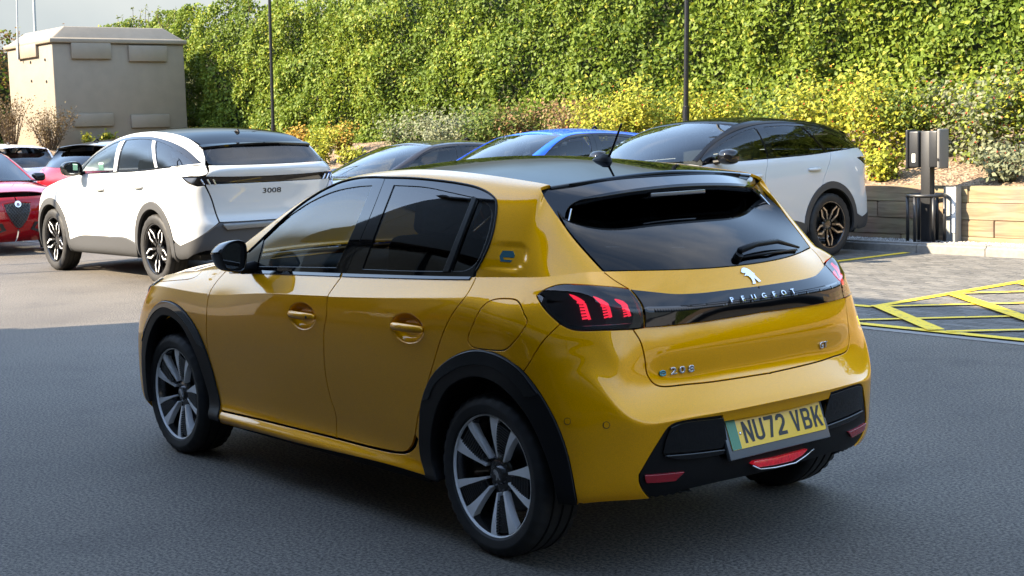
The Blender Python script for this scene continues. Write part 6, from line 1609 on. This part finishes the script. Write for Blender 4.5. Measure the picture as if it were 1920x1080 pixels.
for x in (2.13, 2.4, 2.7, 3.0, 3.2, 3.4):
    ye = float(np.interp(x, [2.15, 2.73, 3.05, 3.26, 3.44], [.86, .81, .79, .68, .38])); ze = float(np.interp(x, [2.15, 2.73, 3.05, 3.26, 3.44], [1.13, 1.065, 1.01, .985, .975])); zc = float(np.interp(x, [2.1, 2.4, 2.8, 3.2, 3.5], [1.17, 1.155, 1.12, 1.05, .98]))
    PBV.append([(x, ye*t, zc+(ze-zc)*t**3) for t in (1, .8, .55, .28, 0)])
VBN = BSurf([[PBV[i][k] for i in range(6)] for k in range(5)], iters=1, mir0=False)
def arch_pts(cx, r, z0=.365, a0=-14, a1=194, n=15, kz=1.0): return [(cx+r*math.cos(math.radians(a0+(a1-a0)*i/n)), z0+kz*r*math.sin(math.radians(a0+(a1-a0)*i/n))) for i in range(n+1)]
WB = 2.73
suv = thing('white_suv', 'white coupe SUV with black roof seen from behind on the left', 'car', (0, 0, 0), 0, 'white coupe SUVs')
def sl(pts, n=6): return ('s', pts)
gk = dict(grid=.03, gap=.003)
def vboth(name, geo, mat, parent=None):
    return link_geo(name, geo, mat, parent or suv, True)
def half2(s, segs):
    return half_full(s, segs, .014)
Vb = V1.V; uv_x = lambda x: uvx(V1, x, Vb)
FA, RA = arch_pts(WB, .475, kz=1.06), arch_pts(0, .475, kz=1.06)
FAi, RAi = arch_pts(WB, .405, kz=1.05), arch_pts(0, .405, kz=1.05)
# white side panels
CLT = [(2.27,.385),(1.95,.44),(1.55,.455),(1.1,.46),(.72,.462),(.50,.42),(.455,.40)]        # top of sill cladding
lw = V1.loop([('s', [(2.30,1.10),(2.33,.90),(2.32,.60),(2.28,.395)]), ('s', [p for p in FA if p[1] > .36][::-1]), ('s', [(3.16,.46),(3.12,.80)]), ('u', [(4.0, 11.0), (4.5, 11.6), (5.4, 11.9), (6.0, Vb), (5.9, Vb)])])
wing = vboth('front_wing', panel_geo(V1, lw, **gk), WHITEP)
ld = V1.loop([('s', [(2.30,1.10),(2.33,.90),(2.32,.60),(2.28,.39)]), ('s', CLT[:4]), ('s', [(1.16,.46),(1.17,.70),(1.13,1.0),(1.06,1.14)]), ('u', [(uv_x(1.05), Vb), (uv_x(2.0), Vb)])])
HV = [(1.30, .985), (.30, 1.02)]
fdv = vboth('front_door', panel_geo(V1, ld, **gk), WHITEP)
lr2 = V1.loop([('s', [(1.06,1.14),(1.13,1.0),(1.17,.70),(1.16,.46)]), ('s', CLT[3:]), ('s', [p for p in RA if .40 < p[1] and p[0] > .15]), ('s', [(.14,.92),(.02,1.08),(-.06,1.18)]), ('u', [(uv_x(-.07), Vb), (uv_x(1.04), Vb)])])
rdv = vboth('rear_door', panel_geo(V1, lr2, **gk), WHITEP)
VLAMP = [(-.56,1.125),(-.70,1.115)]
lq = V1.loop([('s', [(-.06,1.18),(.02,1.08),(.14,.92)]), ('s', [p for p in RA if p[1] > .40 and p[0] < .17]), ('s', [(-.50,.46),(-.60,.42)]), ('r', [(.84,.50),(.70,.60),(.62,.66)]), ('r', [(.62,.66),(.68,.90),(.74,1.035)]), ('r', [(.74,1.035),(.80,1.03)]), ('s', [(-.70,1.06),(-.57,1.125)]), ('s', [(-.57,1.125),(-.70,1.135)]), ('r', [(.76,1.135),(.72,1.15),(.70,1.23)]), ('u', [(V1.at('r', (.70, 1.232))[0], Vb), (uv_x(-.07), Vb)])])
gq1 = panel_geo(V1, lq, **gk)
DT = [(-.74,1.262),(-.60,1.33),(-.42,1.405),(-.20,1.465),(.05,1.51),(.35,1.545),(.7,1.558),(1.0,1.548),(1.25,1.515),(1.5,1.46),(1.75,1.375),(1.95,1.28),(2.08,1.20)]
lq2 = V2.loop([('u', [(2.2-.0, 0)]*2) if False else ('s', [(-.30,1.226),(-.55,1.238),(-.70,1.245)]), ('r', [(.70,1.24),(.66,1.31),(.64,1.37),(.62,1.42)]), ('u', [(9.0, 6), (8, 6), (7, 6), (6, 6), (5, 6), (4, 6), (3, 6), (2, 6), (1, 6), (.02, 6)]), ('u', [(.02, 5.8), (.02, 3.6)]), ('s', DT[::-1])])
gq2 = panel_geo(V2, lq2, **gk)
qv = vboth('rear_quarter_panel', gq1, WHITEP); vboth('roof_rail', gq2, WHITEP)
# cladding
for nm, lo in (('sill_cladding', V1.loop([('s', CLT), ('s', [(.44,.30),(.45,.26)]), ('s', [(.6,.262),(1.3,.255),(2.2,.25)]), ('s', [(2.25,.28),(2.27,.385)])])),
               ('arch_cladding', V1.loop([('s', FA), ('s', [FA[-1], FAi[-1]]), ('s', FAi[::-1]), ('s', [FAi[0], FA[0]])])),
               ('arch_cladding', V1.loop([('s', RA), ('s', [RA[-1], RAi[-1]]), ('s', RAi[::-1]), ('s', [RAi[0], RA[0]])]))):
    vboth(nm, panel_geo(V1, lo, grid=.03, gap=0, off=.010, thick=.03, rad=.004), CLADP)
# tail
lt = half2(V1, [('r', [(.001,.655),(.3,.655),(.61,.66)]), ('r', [(.61,.66),(.67,.90),(.73,1.035)]), ('r', [(.73,1.048),(.4,1.046),(.001,1.044)])])
tailg = link_geo('tailgate', panel_geo(V1, lt, **gk), WHITEP, suv)
lt2 = half2(V1, [('r', [(.001,1.107),(.4,1.112),(.73,1.125)]), ('r', [(.73,1.135),(.70,1.18),(.68,1.232)]), ('u', [(V1.at('r', (.68, 1.23))[0], Vb), (V1.U, Vb)])])
link_geo('tail_lip', panel_geo(V1, lt2, **gk), WHITEP, tailg)
lt3 = half2(V1, [('r', [(.001,1.046),(.4,1.048),(.78,1.045)]), ('s', [(-.74,1.06),(-.58,1.122)]), ('r', [(.76,1.125),(.4,1.110),(.001,1.105)])])
link_geo('tail_light_bar', panel_geo(V1, lt3, grid=.03, gap=.001, off=-.003), BLACKG, tailg)
REDD = pmat('dark_red_lens', (0.20, 0.01, 0.012), .1, 0, 1.0)
for sgn in (1, -1):
    for k in range(3):
        mb = MB(); p0 = on_x  # three slanted lamp claws
        a = V1.at('r', (.775-.055*k, 1.10)); b_ = V1.at('r', (.745-.055*k, 1.045)); A, _ = V1.eval([a[0]], [a[1]]); B, _ = V1.eval([b_[0]], [b_[1]])
        mb.tube([A[0]*(FLIP if sgn < 0 else 1)+np.array([-.004, 0, 0]), B[0]*(FLIP if sgn < 0 else 1)+np.array([-.004, 0, 0])], .009, 6); mb.build('lamp_claw', SATIN, tailg)
me = text_mesh('3008', .075, .002, sx=1.5); conform(me, V1, frame_at(V1, V1.at('r', (.0005, .955))), .002); link('letters', me, MATTE, tailg)
lb = half2(V1, [('r', [(.001,.40),(.4,.40),(.75,.38)]), ('s', [(-.66,.30),(-.50,.30),(-.475,.44)]), ('s', [(-.49,.46),(-.58,.43)]), ('r', [(.84,.50),(.70,.595),(.62,.652)]), ('r', [(.61,.652),(.3,.648),(.001,.648)])])
link_geo('rear_bumper', panel_geo(V1, lb, grid=.03, gap=0, off=.006, thick=.03), CLADP, suv)
lb = half2(V1, [('r', [(.001,.585),(.3,.585),(.55,.58)]), ('r', [(.55,.58),(.60,.635)]), ('r', [(.60,.635),(.3,.635),(.001,.635)])])
link_geo('bumper_ledge', panel_geo(V1, lb, grid=.03, gap=0, off=.03, thick=.03, rad=.006), pmat('satin_trim', (.16, .165, .17), .35, .6), suv)
# glass
SUVG = glass_mat('suv_privacy_glass', (.10, .115, .13)); SUVGL = glass_mat('suv_clear_glass', (.45, .52, .53))
G_F = [[(1.93,1.205),(1.75,1.33),(1.5,1.425),(1.28,1.485),(1.10,1.515)], [(1.10,1.515),(1.06,1.35),(1.04,1.175)], [(1.04,1.175),(1.5,1.165),(1.98,1.155)], [(1.98,1.155),(1.93,1.205)]]
G_R = [[(.95,1.522),(.6,1.53),(.30,1.515)], [(.30,1.515),(.16,1.36),(.03,1.215)], [(.03,1.215),(.4,1.198),(.93,1.182)], [(.93,1.182),(.94,1.35),(.95,1.522)]]
G_Q = [[(.20,1.505),(-.05,1.46),(-.30,1.395),(-.55,1.305),(-.66,1.258)], [(-.66,1.258),(-.45,1.248),(-.22,1.236)], [(-.22,1.236),(-.10,1.222),(-.04,1.222)], [(-.04,1.222),(.08,1.36),(.20,1.505)]]
fo = V2.loop([('s', [(2.05,1.155),(1.0,1.168),(.0,1.21),(-.18,1.232),(-.45,1.245),(-.70,1.252)]), ('s', DT)])
SUV_PILLARS = []
hs_ = [V2.loop([('s', q) for q in G]) for G in (G_F, G_R, G_Q)]
for sgn in (1, -1):
    fl = (lambda g: g) if sgn > 0 else mir
    SUV_PILLARS.append(link_geo('window_frame', fl(panel_geo(V2, fo, hs_, grid=.03, gap=0, thick=.012, off=-.002)), BLACKG, suv))
    for lo, gm_ in zip(hs_, (SUVGL, SUVG, SUVG)):
        link_geo('window_pane', fl(panel_geo(V2, offset(lo if area2(lo) > 0 else lo[::-1], .008), grid=.05, gap=0, thick=0, off=-.006)), gm_, suv)
    # waist rail closes the belt line
    L = [(6.3+(uv_x(-.62)-6.3)*i/30, 11.86) for i in range(31)]+[(uv_x(-.62)-(uv_x(-.62)-6.3)*i/30, 12.0) for i in range(31)]
    # pillars show in body colour on one of the two cars
    gp_ = [poly_panel(V2, [(1.085,1.50),(.97,1.515),(.945,1.185),(1.025,1.178)], kind='s', off=.004, thick=.006), poly_panel(V2, [(.285,1.505),(.215,1.50),(-.03,1.225),(.02,1.22)], kind='s', off=.004, thick=.006)]
    [link_geo('pillar_trim', fl(q), WHITEP, suv) for q in gp_]
    for (hx, hz) in HV:
        pts = []
        for i in range(9):
            t = i/8*2-1; q = V1.at('s', (hx+t*.11, hz)); P_, _ = V1.eval([q[0]], [q[1]]); pts.append((hx+t*.11, (P_[0][1]+.022*(1-t**4))*sgn, hz))
        mb = MB(); mb.tube(pts, [.014+.006*(1-abs(i/4-1)) for i in range(9)], 8); mb.build('handle', WHITEP, suv, smooth=True)
    # mirrors
    mb = MB(); v = []; R_ = [(-.075, .62), (-.07, .93), (-.045, 1), (0, 1), (.04, .9), (.075, .62), (.09, .2)]
    rimv = [(.12*math.copysign(abs(math.cos(a))**.75, math.cos(a)), .085*math.copysign(abs(math.sin(a))**.8, math.sin(a))) for a in np.linspace(0, 2*math.pi, 21)[:-1]]
    for dx, sc in R_:
        for (a, b_) in rimv: v.append((1.86+dx, (1.02+a*sc)*sgn, 1.215+b_*sc))
    nr = len(rimv); f = [(i*nr+j, i*nr+(j+1) % nr, (i+1)*nr+(j+1) % nr, (i+1)*nr+j) for i in range(len(R_)-1) for j in range(nr)]+[tuple(range(nr)), tuple((len(R_)-1)*nr+j for j in range(nr))]
    mb.add(v, f); m_ = mb.build('door_mirror', BLACKG, suv, smooth=True, angle=60)
    mb = MB(); mb.add([(1.86-.0765, (1.02+a*.66)*sgn, 1.215+b_*.66) for a, b_ in rimv], [tuple(range(nr))]); mb.build('mirror_glass', MIRG, m_)
    mb = MB(); mb.tube([(1.88, .93*sgn, 1.165), (1.90, .845*sgn, 1.155)], [.022, .03], 8); mb.build('mirror_foot', MATTE, suv)
lg = half2(V2, [('u', [(V2.U, .12), (10.4, .12), (9.6, .15)]), ('u', [(9.3, .6), (9.3, 3.0), (9.35, 5.2)]), ('u', [(10, 5.6), (V2.U, 5.6)])])
link_geo('rear_screen', panel_geo(V2, lg, grid=.04, thick=.005, gap=0), SUVG, suv)
BLACKR = dark_gloss('suv_roof_black', .42)
vroof = link_geo('roof', panel_geo(VR, rect_loop(VR, 0, 0, 2*VR.U, VR.V), grid=.05, gap=0, off=.002), BLACKR, suv)
mb = MB(); mb.tube([(-.26, 0, 1.55), (-.22, 0, 1.585), (-.12, 0, 1.572)], [.004, .02, .006], 8); mb.build('aerial', MATTE, vroof, smooth=True)
# spoiler lip
mb = MB(); v = []
for i in range(25):
    y = -.64+1.28*i/24; a = abs(y)/.64
    v += [(-.54-.01*a, y, 1.468-.022*a*a), (-.66+.03*a*a, y, 1.452-.028*a*a), (-.655+.03*a*a, y, 1.432-.028*a*a), (-.55, y, 1.425-.02*a*a)]
f = [(i*4+j, i*4+(j+1) % 4, (i+1)*4+(j+1) % 4, (i+1)*4+j) for i in range(24) for j in range(4)]+[(0, 1, 2, 3), (96, 97, 98, 99)]
mb.add(v, f); mb.build('spoiler', BLACKR, suv, smooth=True, angle=40)
link_geo('windscreen', panel_geo(VW, rect_loop(VW, 0, 0, 2*VW.U, VW.V), grid=.06, thick=.004), SUVGL, suv)
link_geo('bonnet', panel_geo(VBN, rect_loop(VBN, 0, 0, 2*VBN.U, VBN.V), grid=.05, gap=0), WHITEP, suv)
lb = V1.loop([('s', [(3.125,.80),(3.165,.46)]), ('s', [(3.19,.40),(3.20,.30)]), ('u', [(3.3, .2), (2, .2), (1, .2), (.02, .2)]), ('u', [(.02, .2), (.02, 12)]), ('u', [(.02, 12), (1, 12), (2, 12), (3, 12), (4, 11.2)])])
gb = panel_geo(V1, lb, grid=.05, gap=.002); link_geo('front_bumper', join_geo(gb, mir(gb)), WHITEP, suv)
for sgn in (1, -1):
    fl = (lambda g: g) if sgn > 0 else mir
    lh = V1.loop([('u', [(2.0, 10.6), (3.0, 11.2), (4.2, 10.6)]), ('u', [(4.2, 10.6), (3.0, 9.3), (2.0, 9.0)]), ('u', [(2.0, 9.0), (2.0, 10.6)])])
    link_geo('headlamp', fl(panel_geo(V1, lh, grid=.03, gap=0, off=.005, thick=.01)), BLACKG, suv)
mb = MB(); mb.bbox((-.60, -.70, .26), (3.3, .70, .32)); mb.build('underbody', DARK, suv)
gsh = []
for (x0, x1, v0) in ((2.2, .48, 1.0), (.5, -.5, 8.2), (-.53, None, 1.5)):
    u0 = uvx(V1, x0, 6); u1 = uvx(V1, x1, 6) if x1 is not None else V1.U
    lo = [(u0+(u1-u0)*i/40, v0) for i in range(41)]+[(u1-(u1-u0)*i/40, 11.8) for i in range(41)]
    gsh.append(panel_geo(V1, resample(V1.toM(np.array(lo)), .05), grid=.08, gap=0, off=-.04, thick=0))
g = join_geo(*gsh); link_geo('inner_shell', join_geo(g, mir(g)), DARK, suv)
for cx in (0, WB):
    for sgn in (1, -1):
        mb = MB(); v = []; f = []; n = 22
        for i in range(n+1):
            a = math.radians(-15+210*i/n); r = .43
            for yy in (.93, .70, .58, .52): v.append((cx+r*(1 if yy > .55 else .3)*math.cos(a), yy*sgn, .37+r*(1 if yy > .55 else .3)*math.sin(a)))
        for i in range(n):
            for j in range(3): f.append((i*4+j, i*4+j+1, (i+1)*4+j+1, (i+1)*4+j))
        mb.add(v, f); mb.build('wheel_housing', DARK, suv, smooth=True)
for y in (.38, -.38):
    mb = MB(); mb.box((1.25, y, .62), (.52, .5, .18)); s_ = mb.build('front_seat', SEATM, suv, bevel=.05)
    mb = MB(); mb.box((.98, y, .98), (.14, .48, .66), Matrix.Rotation(math.radians(-14), 3, 'Y')); mb.build('backrest', SEATM, s_, bevel=.05)
    mb = MB(); mb.box((.88, y, 1.37), (.09, .26, .17)); mb.build('headrest', SEATM, s_, bevel=.03)
mb = MB(); mb.box((.05, 0, .95), (.16, 1.3, .6), Matrix.Rotation(math.radians(-16), 3, 'Y')); mb.build('rear_bench', SEATM, suv, bevel=.05)
mb = MB(); mb.bbox((1.75, -.78, .75), (2.2, .78, 1.10)); mb.build('dashboard', INTM, suv, bevel=.05)
TANREFL = pmat('alloy_tan_reflection', (.42, .36, .29), .3, .6)  # tan stands in for a bronze reflection, put into the spoke face colour
def suv_wheel(parent, loc, rz, silver, black):
    R, r, w = .368, .262, .225
    wb = ring_mesh([(r+.001, -.09), (r-.008, -.06), (r-.02, .0), (r-.014, .06), (r-.004, .088)], 48); b_ = link('wheel', wb, black, parent); b_.location = loc; b_.rotation_euler = (0, 0, rz)
    link('tyre', tyre_mesh(R, r+.010, w, 72), RUBBER, b_); link('rim_lip', ring_mesh([(r-.006, .086), (r, .097), (r+.010, .099), (r+.014, .09)], 48), black, b_)
    for k in range(5):
        a0 = 36+72*k; mb = MB()
        def P(a, rr, y): return pol(a0+a, rr, y)
        def bar(p, q, w0, w1, mi):
            mb.cur = mi; p, q = Vector(p), Vector(q); d = (q-p).normalized(); n = d.cross(Vector((0, 1, 0)))
            v = [p-n*w0, p+n*w0, q+n*w1, q-n*w1]; v = [tuple(a) for a in v]; b2 = [(x, y-.03, z) for x, y, z in v]
            mb.add(v+b2, [(0, 1, 2, 3), (0, 4, 5, 1), (1, 5, 6, 2), (2, 6, 7, 3), (3, 7, 4, 0)])
        for sg in (-1, 1):
            bar(P(sg*20, .062, .07), P(sg*16, .175, .088), .012, .015, 0); bar(P(sg*16, .17, .0885), P(sg*4, .246, .094), .015, .014, 0)
            bar(P(sg*16, .12, .0835), P(sg*16, .178, .0905), .004, .007, 1); bar(P(sg*16, .174, .091), P(sg*5, .24, .097), .007, .006, 1)
        link('spoke', mb.mesh(), [black, silver], b_)
    mb = MB(); mb.lathe([(.0001, .068), (.04, .068), (.07, .06), (.09, .045), (.095, .02)], 30, 'Y'); link('hub', mb.mesh(True, 30), black, b_)
    mb = MB(); mb.lathe([(.0001, -.02), (.16, -.02)], 30, 'Y'); link('brake_disc', mb.mesh(), MATS['disc'], b_)
    return b_
sw0 = suv_wheel(suv, (0, .815, .368), 0, SILVER, ALLOYB)
for loc, rz in (((WB, .815, .368), 0), ((0, -.815, .368), math.pi), ((WB, -.815, .368), math.pi)):
    c = copy_tree(sw0, suv); c.location = loc; c.rotation_euler = (0, 0, rz)
suv2 = copy_tree(suv)
suv2['label'] = 'white coupe SUV with a tan reflection put into its wheel colour parked beside the timber wall at right'
suv.location = (10.80, -3.98, 0); suv.scale = (1.05,)*3
suv2.location = (7.55, -9.48, .009); suv2.rotation_euler = (0, 0, math.radians(90))
for o in suv2.children:
    nm = o.name.split('.')[0]
    if nm == 'roof_rail': o.data = o.data.copy(); o.data.materials[0] = BLACKR
    if nm == 'pillar_trim': o.data = o.data.copy(); o.data.materials[0] = BLACKG
    if nm == 'wheel':
        for q in o.children:
            if q.name.startswith('spoke'): q.data = q.data.copy(); q.data.materials[1] = TANREFL
# paper on the window and dash of the left car
mb = MB(); mb.box((1.42, .842, 1.235), (.13, .004, .085)); mb.build('window_sticker', pmat('sticker', (.35, .62, .52), .6), suv)
# ------------------------------------------------------------------ other parked cars
def clone_car(name, label, col, roof_col, sc, loc, rz, group, glass=None, alloy=None, nose=None):
    t = thing(name, label, 'car', loc, rz, group); sc = np.array(sc)
    body = paint(name+'_paint', col, metal=.25 if max(col) < .7 else 0, rough=.35, flake=False); rm = body if roof_col is None else paint(name+'_roof', roof_col, metal=0, rough=.3, flake=False)
    kw = dict(iters=2, res=(6, 5)); SC = {1: BSurf(np.array(P1)*sc, **kw), 2: BSurf(np.array(P2)*sc, mir0=False, **kw)}
    gl_, gd_ = GLASSL, GLASSD
    def G(key, off=0, gap=.003, thick=.01, holes=(), grow=0, grid=.05):
        k, uv = REC[key]; s = SC[k]; lo = resample(s.toM(uv), .025)
        if grow: lo = offset(lo if area2(lo) > 0 else lo[::-1], grow)
        return panel_geo(s, lo, [resample(s.toM(REC[h][1]), .025) for h in holes], grid=grid, gap=gap, off=off, thick=thick)
    def two(nm, g, m): return link_geo(nm, g, m, t), link_geo(nm, mir(g), m, t)
    fd = two('front_door', G('front_door'), body); rd = two('rear_door', G('rear_door'), body); two('front_wing', G('front_wing'), body); two('sill', G('sill'), body)
    two('rear_quarter_panel', G('quarter'), body); two('roof_rail', G('rail'), rm if roof_col is not None else body)
    link_geo('rear_bumper', G('bumper'), body, t); link_geo('bumper_insert', G('insert', -.004), MATTE, t); tg = link_geo('tailgate', G('tailgate'), body, t); link_geo('rear_screen', G('screen', 0, .001, .004), gd_, tg)
    two('tail_lamp', G('lamp'), REDD)
    for i in (0, 1):
        f = (lambda g: g) if i == 0 else mir
        link_geo('window_frame', f(G('f_frame', -.001, .001, .01, ['f_pane'])), BLACKG, fd[i]); link_geo('window_frame', f(G('r_frame', -.001, .001, .01, ['r_pane', 'q_pane'])), BLACKG, rd[i])
        link_geo('window_pane', f(G('f_pane', -.005, 0, 0, (), .006)), gl_, fd[i]); link_geo('window_pane', f(G('r_pane', -.005, 0, 0, (), .006)), gd_, rd[i]); link_geo('window_pane', f(G('q_pane', -.005, 0, 0, (), .006)), gd_, rd[i])
    fb = G('front_bumper'); link_geo('front_bumper', join_geo(fb, mir(fb)), body, t); two('headlamp', G('headlamp', .003, 0), BLACKG)
    for nm, P_, m, o_ in (('roof', PR_, rm, .001), ('windscreen', PW, gl_, 0), ('bonnet', PB, body, 0)):
        s = BSurf(np.array(P_)*sc, iters=1, mir0=False, res=(5, 5)); link_geo(nm, panel_geo(s, rect_loop(s, 0, 0, 2*s.U, s.V), grid=.06, gap=0, off=o_), m, t)
    uB_ = lambda x: uvx(SC[1], x*sc[0], 6)
    gsh = []
    for (x0, x1, v0) in ((2.1, .42, 1.0), (.45, -.45, 8.0), (-.43, None, 1.5)):
        u0 = uB_(x0); u1 = uB_(x1) if x1 is not None else SC[1].U; lo = [(u0+(u1-u0)*i/30, v0) for i in range(31)]+[(u1-(u1-u0)*i/30, SC[1].V-.2) for i in range(31)]
        gsh.append(panel_geo(SC[1], resample(SC[1].toM(np.array(lo)), .06), grid=.1, gap=0, off=-.035, thick=0))
    g = join_geo(*gsh); link_geo('inner_shell', join_geo(g, mir(g)), DARK, t)
    for key, sgn in ((0, 1), (0, -1), (1, 1), (1, -1)):
        w = copy_tree(sw0, t); k = .304/.368*max(1, sc[2]); w.scale = (k, k*.9, k); w.location = (2.54*sc[0]*key, .745*sc[1]*sgn, .304*max(1, sc[2])); w.rotation_euler = (0, 0, 0 if sgn > 0 else math.pi)
        mb = MB(); v = []; f = []; n = 18; cx = 2.54*sc[0]*key
        for i in range(n+1):
            a = math.radians(-15+210*i/n)
            for yy, r in ((.84, .375), (.55, .375), (.50, .1)): v.append((cx+r*math.cos(a), yy*sgn*sc[1], (.302+r*math.sin(a))*sc[2]))
        for i in range(n):
            for j in range(2): f.append((i*3+j, i*3+j+1, (i+1)*3+j+1, (i+1)*3+j))
        mb.add(v, f); mb.build('wheel_housing', DARK, t)
    for sgn in (1, -1):
        mb = MB(); mb.box((1.80*sc[0], .93*sc[1]*sgn, 1.02*sc[2]), (.13, .2, .13)); mb.build('door_mirror', BLACKG, t, bevel=.045, seg=3)
        mb = MB(); mb.tube([(1.82*sc[0], .86*sc[1]*sgn, .985*sc[2]), (1.84*sc[0], .78*sc[1]*sgn, .975*sc[2])], .025, 8); mb.build('mirror_foot', MATTE, t)
    for y in (.37, -.37):
        mb = MB(); mb.box((1.0*sc[0], y, .85*sc[2]), (.14, .46, .62), Matrix.Rotation(math.radians(-14), 3, 'Y')); s_ = mb.build('front_seat', SEATM, t, bevel=.05)
        mb = MB(); mb.box((.9*sc[0], y, 1.22*sc[2]), (.09, .25, .16)); mb.build('headrest', SEATM, s_, bevel=.03)
    mb = MB(); mb.bbox((1.72*sc[0], -.70, .62*sc[2]), (2.12*sc[0], .70, .93*sc[2])); mb.build('dashboard', INTM, t, bevel=.05)
    mb = MB(); mb.tube([(.34*sc[0], 0, 1.42*sc[2]), (.27*sc[0], 0, 1.46*sc[2]), (.2*sc[0], 0, 1.42*sc[2])], [.004, .02, .01], 8); mb.build('aerial', MATTE, t)
    return t, SC
clone_car('blue_car', 'bright blue hatchback parked beyond the gold car roof', (.002, .10, .60), None, (1.10, 1.05, 1.085), (10.4, -9.55, .009), math.radians(90), 'cars parked in the bays')
clone_car('grey_car', 'dark grey hatchback parked left of the blue car', (.018, .016, .018), None, (1.10, 1.04, 1.01), (13.15, -9.5, .009), math.radians(90), 'cars parked in the bays')
clone_car('red_hatchback', 'red hatchback with black roof behind the left white car bonnet', (.34, .003, .010), (.02, .022, .026), (1.05, 1.04, 1.13), (20.4, -6.35, 0), math.radians(-72), 'cars parked in the far row')
clone_car('white_hatchback', 'white hatchback showing its dark rear screen at far left', (.72, .72, .70), None, (1.08, 1.06, 1.12), (23.3, -6.2, 0), math.radians(4), 'cars parked in the far row')
alfa, AS = clone_car('red_saloon', 'glossy red car with shield grille facing the camera at left edge', (.30, .002, .006), None, (1.05, 1.05, 1.06), (20.25, -3.72, 0), math.pi, None)
# shield grille, intakes and badge of the red car
def alfa_front(poly, name, mat, off, thick=.02):
    s = AS[1]; uv = []
    for p in catmull(poly+[poly[0]], 6)[:-1] if len(poly) > 4 else poly:
        q = s.at('f', (abs(p[0])+1e-4, p[1])); uv.append((q[0] if p[0] >= 0 else -q[0], q[1]))
    return uv
GRB = pmat('grille_mesh', (.012, .012, .013), .35)
def front_mesh(poly, dx):
    """flat polygon (y,z) laid on the nose of the red car"""
    out = []
    for y, z in poly:
        q = AS[1].at('f', (abs(y)+1e-4, z)); P_, _ = AS[1].eval([q[0]], [q[1]]); out.append((P_[0][0]+dx, y, z))
    return out
def front_part(name, poly, mat, dx, parent=None):
    v = front_mesh(poly, dx); n = len(v); c = (np.mean([p[0] for p in v])+.004, np.mean([p[1] for p in v]), np.mean([p[2] for p in v])); b_ = [(p[0]-.05, p[1], p[2]) for p in v]
    mb = MB(); mb.add(v+b_+[c], [(i, (i+1) % n, 2*n) for i in range(n)]+[(i, n+i, n+(i+1) % n, (i+1) % n) for i in range(n)]); return mb.build(name, mat, parent or alfa)
SH = [(-.19,.735),(-.10,.75),(0,.755),(.10,.75),(.19,.735),(.17,.62),(.11,.49),(.04,.40),(0,.385),(-.04,.40),(-.11,.49),(-.17,.62)]
front_part('grille_surround', [(y*1.10, .57+(z-.57)*1.08) for y, z in SH], MATS['red_saloon_paint'], .018); gr = front_part('shield_grille', SH, GRB, .024)
CW_ = pmat('grille_bars', (.05, .05, .052), .3)
mb = MB()
for i in range(-9, 10):
    for sg in (1, -1):
        pts = []
        for k in range(15):
            z = .40+.34*k/14; y = i*.045+sg*(z-.57)*.8; w = float(np.interp(z, [.385, .40, .49, .62, .735], [0, .04, .11, .17, .19]))
            if abs(y) < w: P_ = front_mesh([(y, z)], .033)[0]; pts.append(P_)
        if len(pts) > 1: mb.tube(pts, .004, 4)
mb.build('grille_lattice', CW_, gr)
for sg in (1, -1):
    lo_ = [(.24*sg,.47),(.50*sg,.46),(.62*sg,.42),(.56*sg,.33),(.30*sg,.32),(.18*sg,.36)]
    front_part('lower_intake', lo_, GRB, .012)
P_ = front_mesh([(0, .735)], .03)[0]
mb = MB(); mb.lathe([(.0001, .012), (.036, .010), (.039, .012), (.047, .012), (.050, 0)], 30, 'Z'); o = mb.build('round_badge', CHROME, alfa, smooth=True, angle=30); o.matrix_local = Matrix.Translation(P_) @ Matrix.Rotation(math.radians(80), 4, 'Y')
mb = MB(); mb.lathe([(.0001, .0125), (.024, .0125)], 20, 'Z'); o2 = mb.build('badge_face', pmat('badge_face', (.25, .32, .42), .3, .4), o)
mb = MB(); mb.box((0, 0, .014), (.006, .034, .003)); mb.box((0, .0, .0145), (.034, .006, .003)); mb.build('badge_cross', pmat('badge_red', (.45, .03, .03), .4), o)
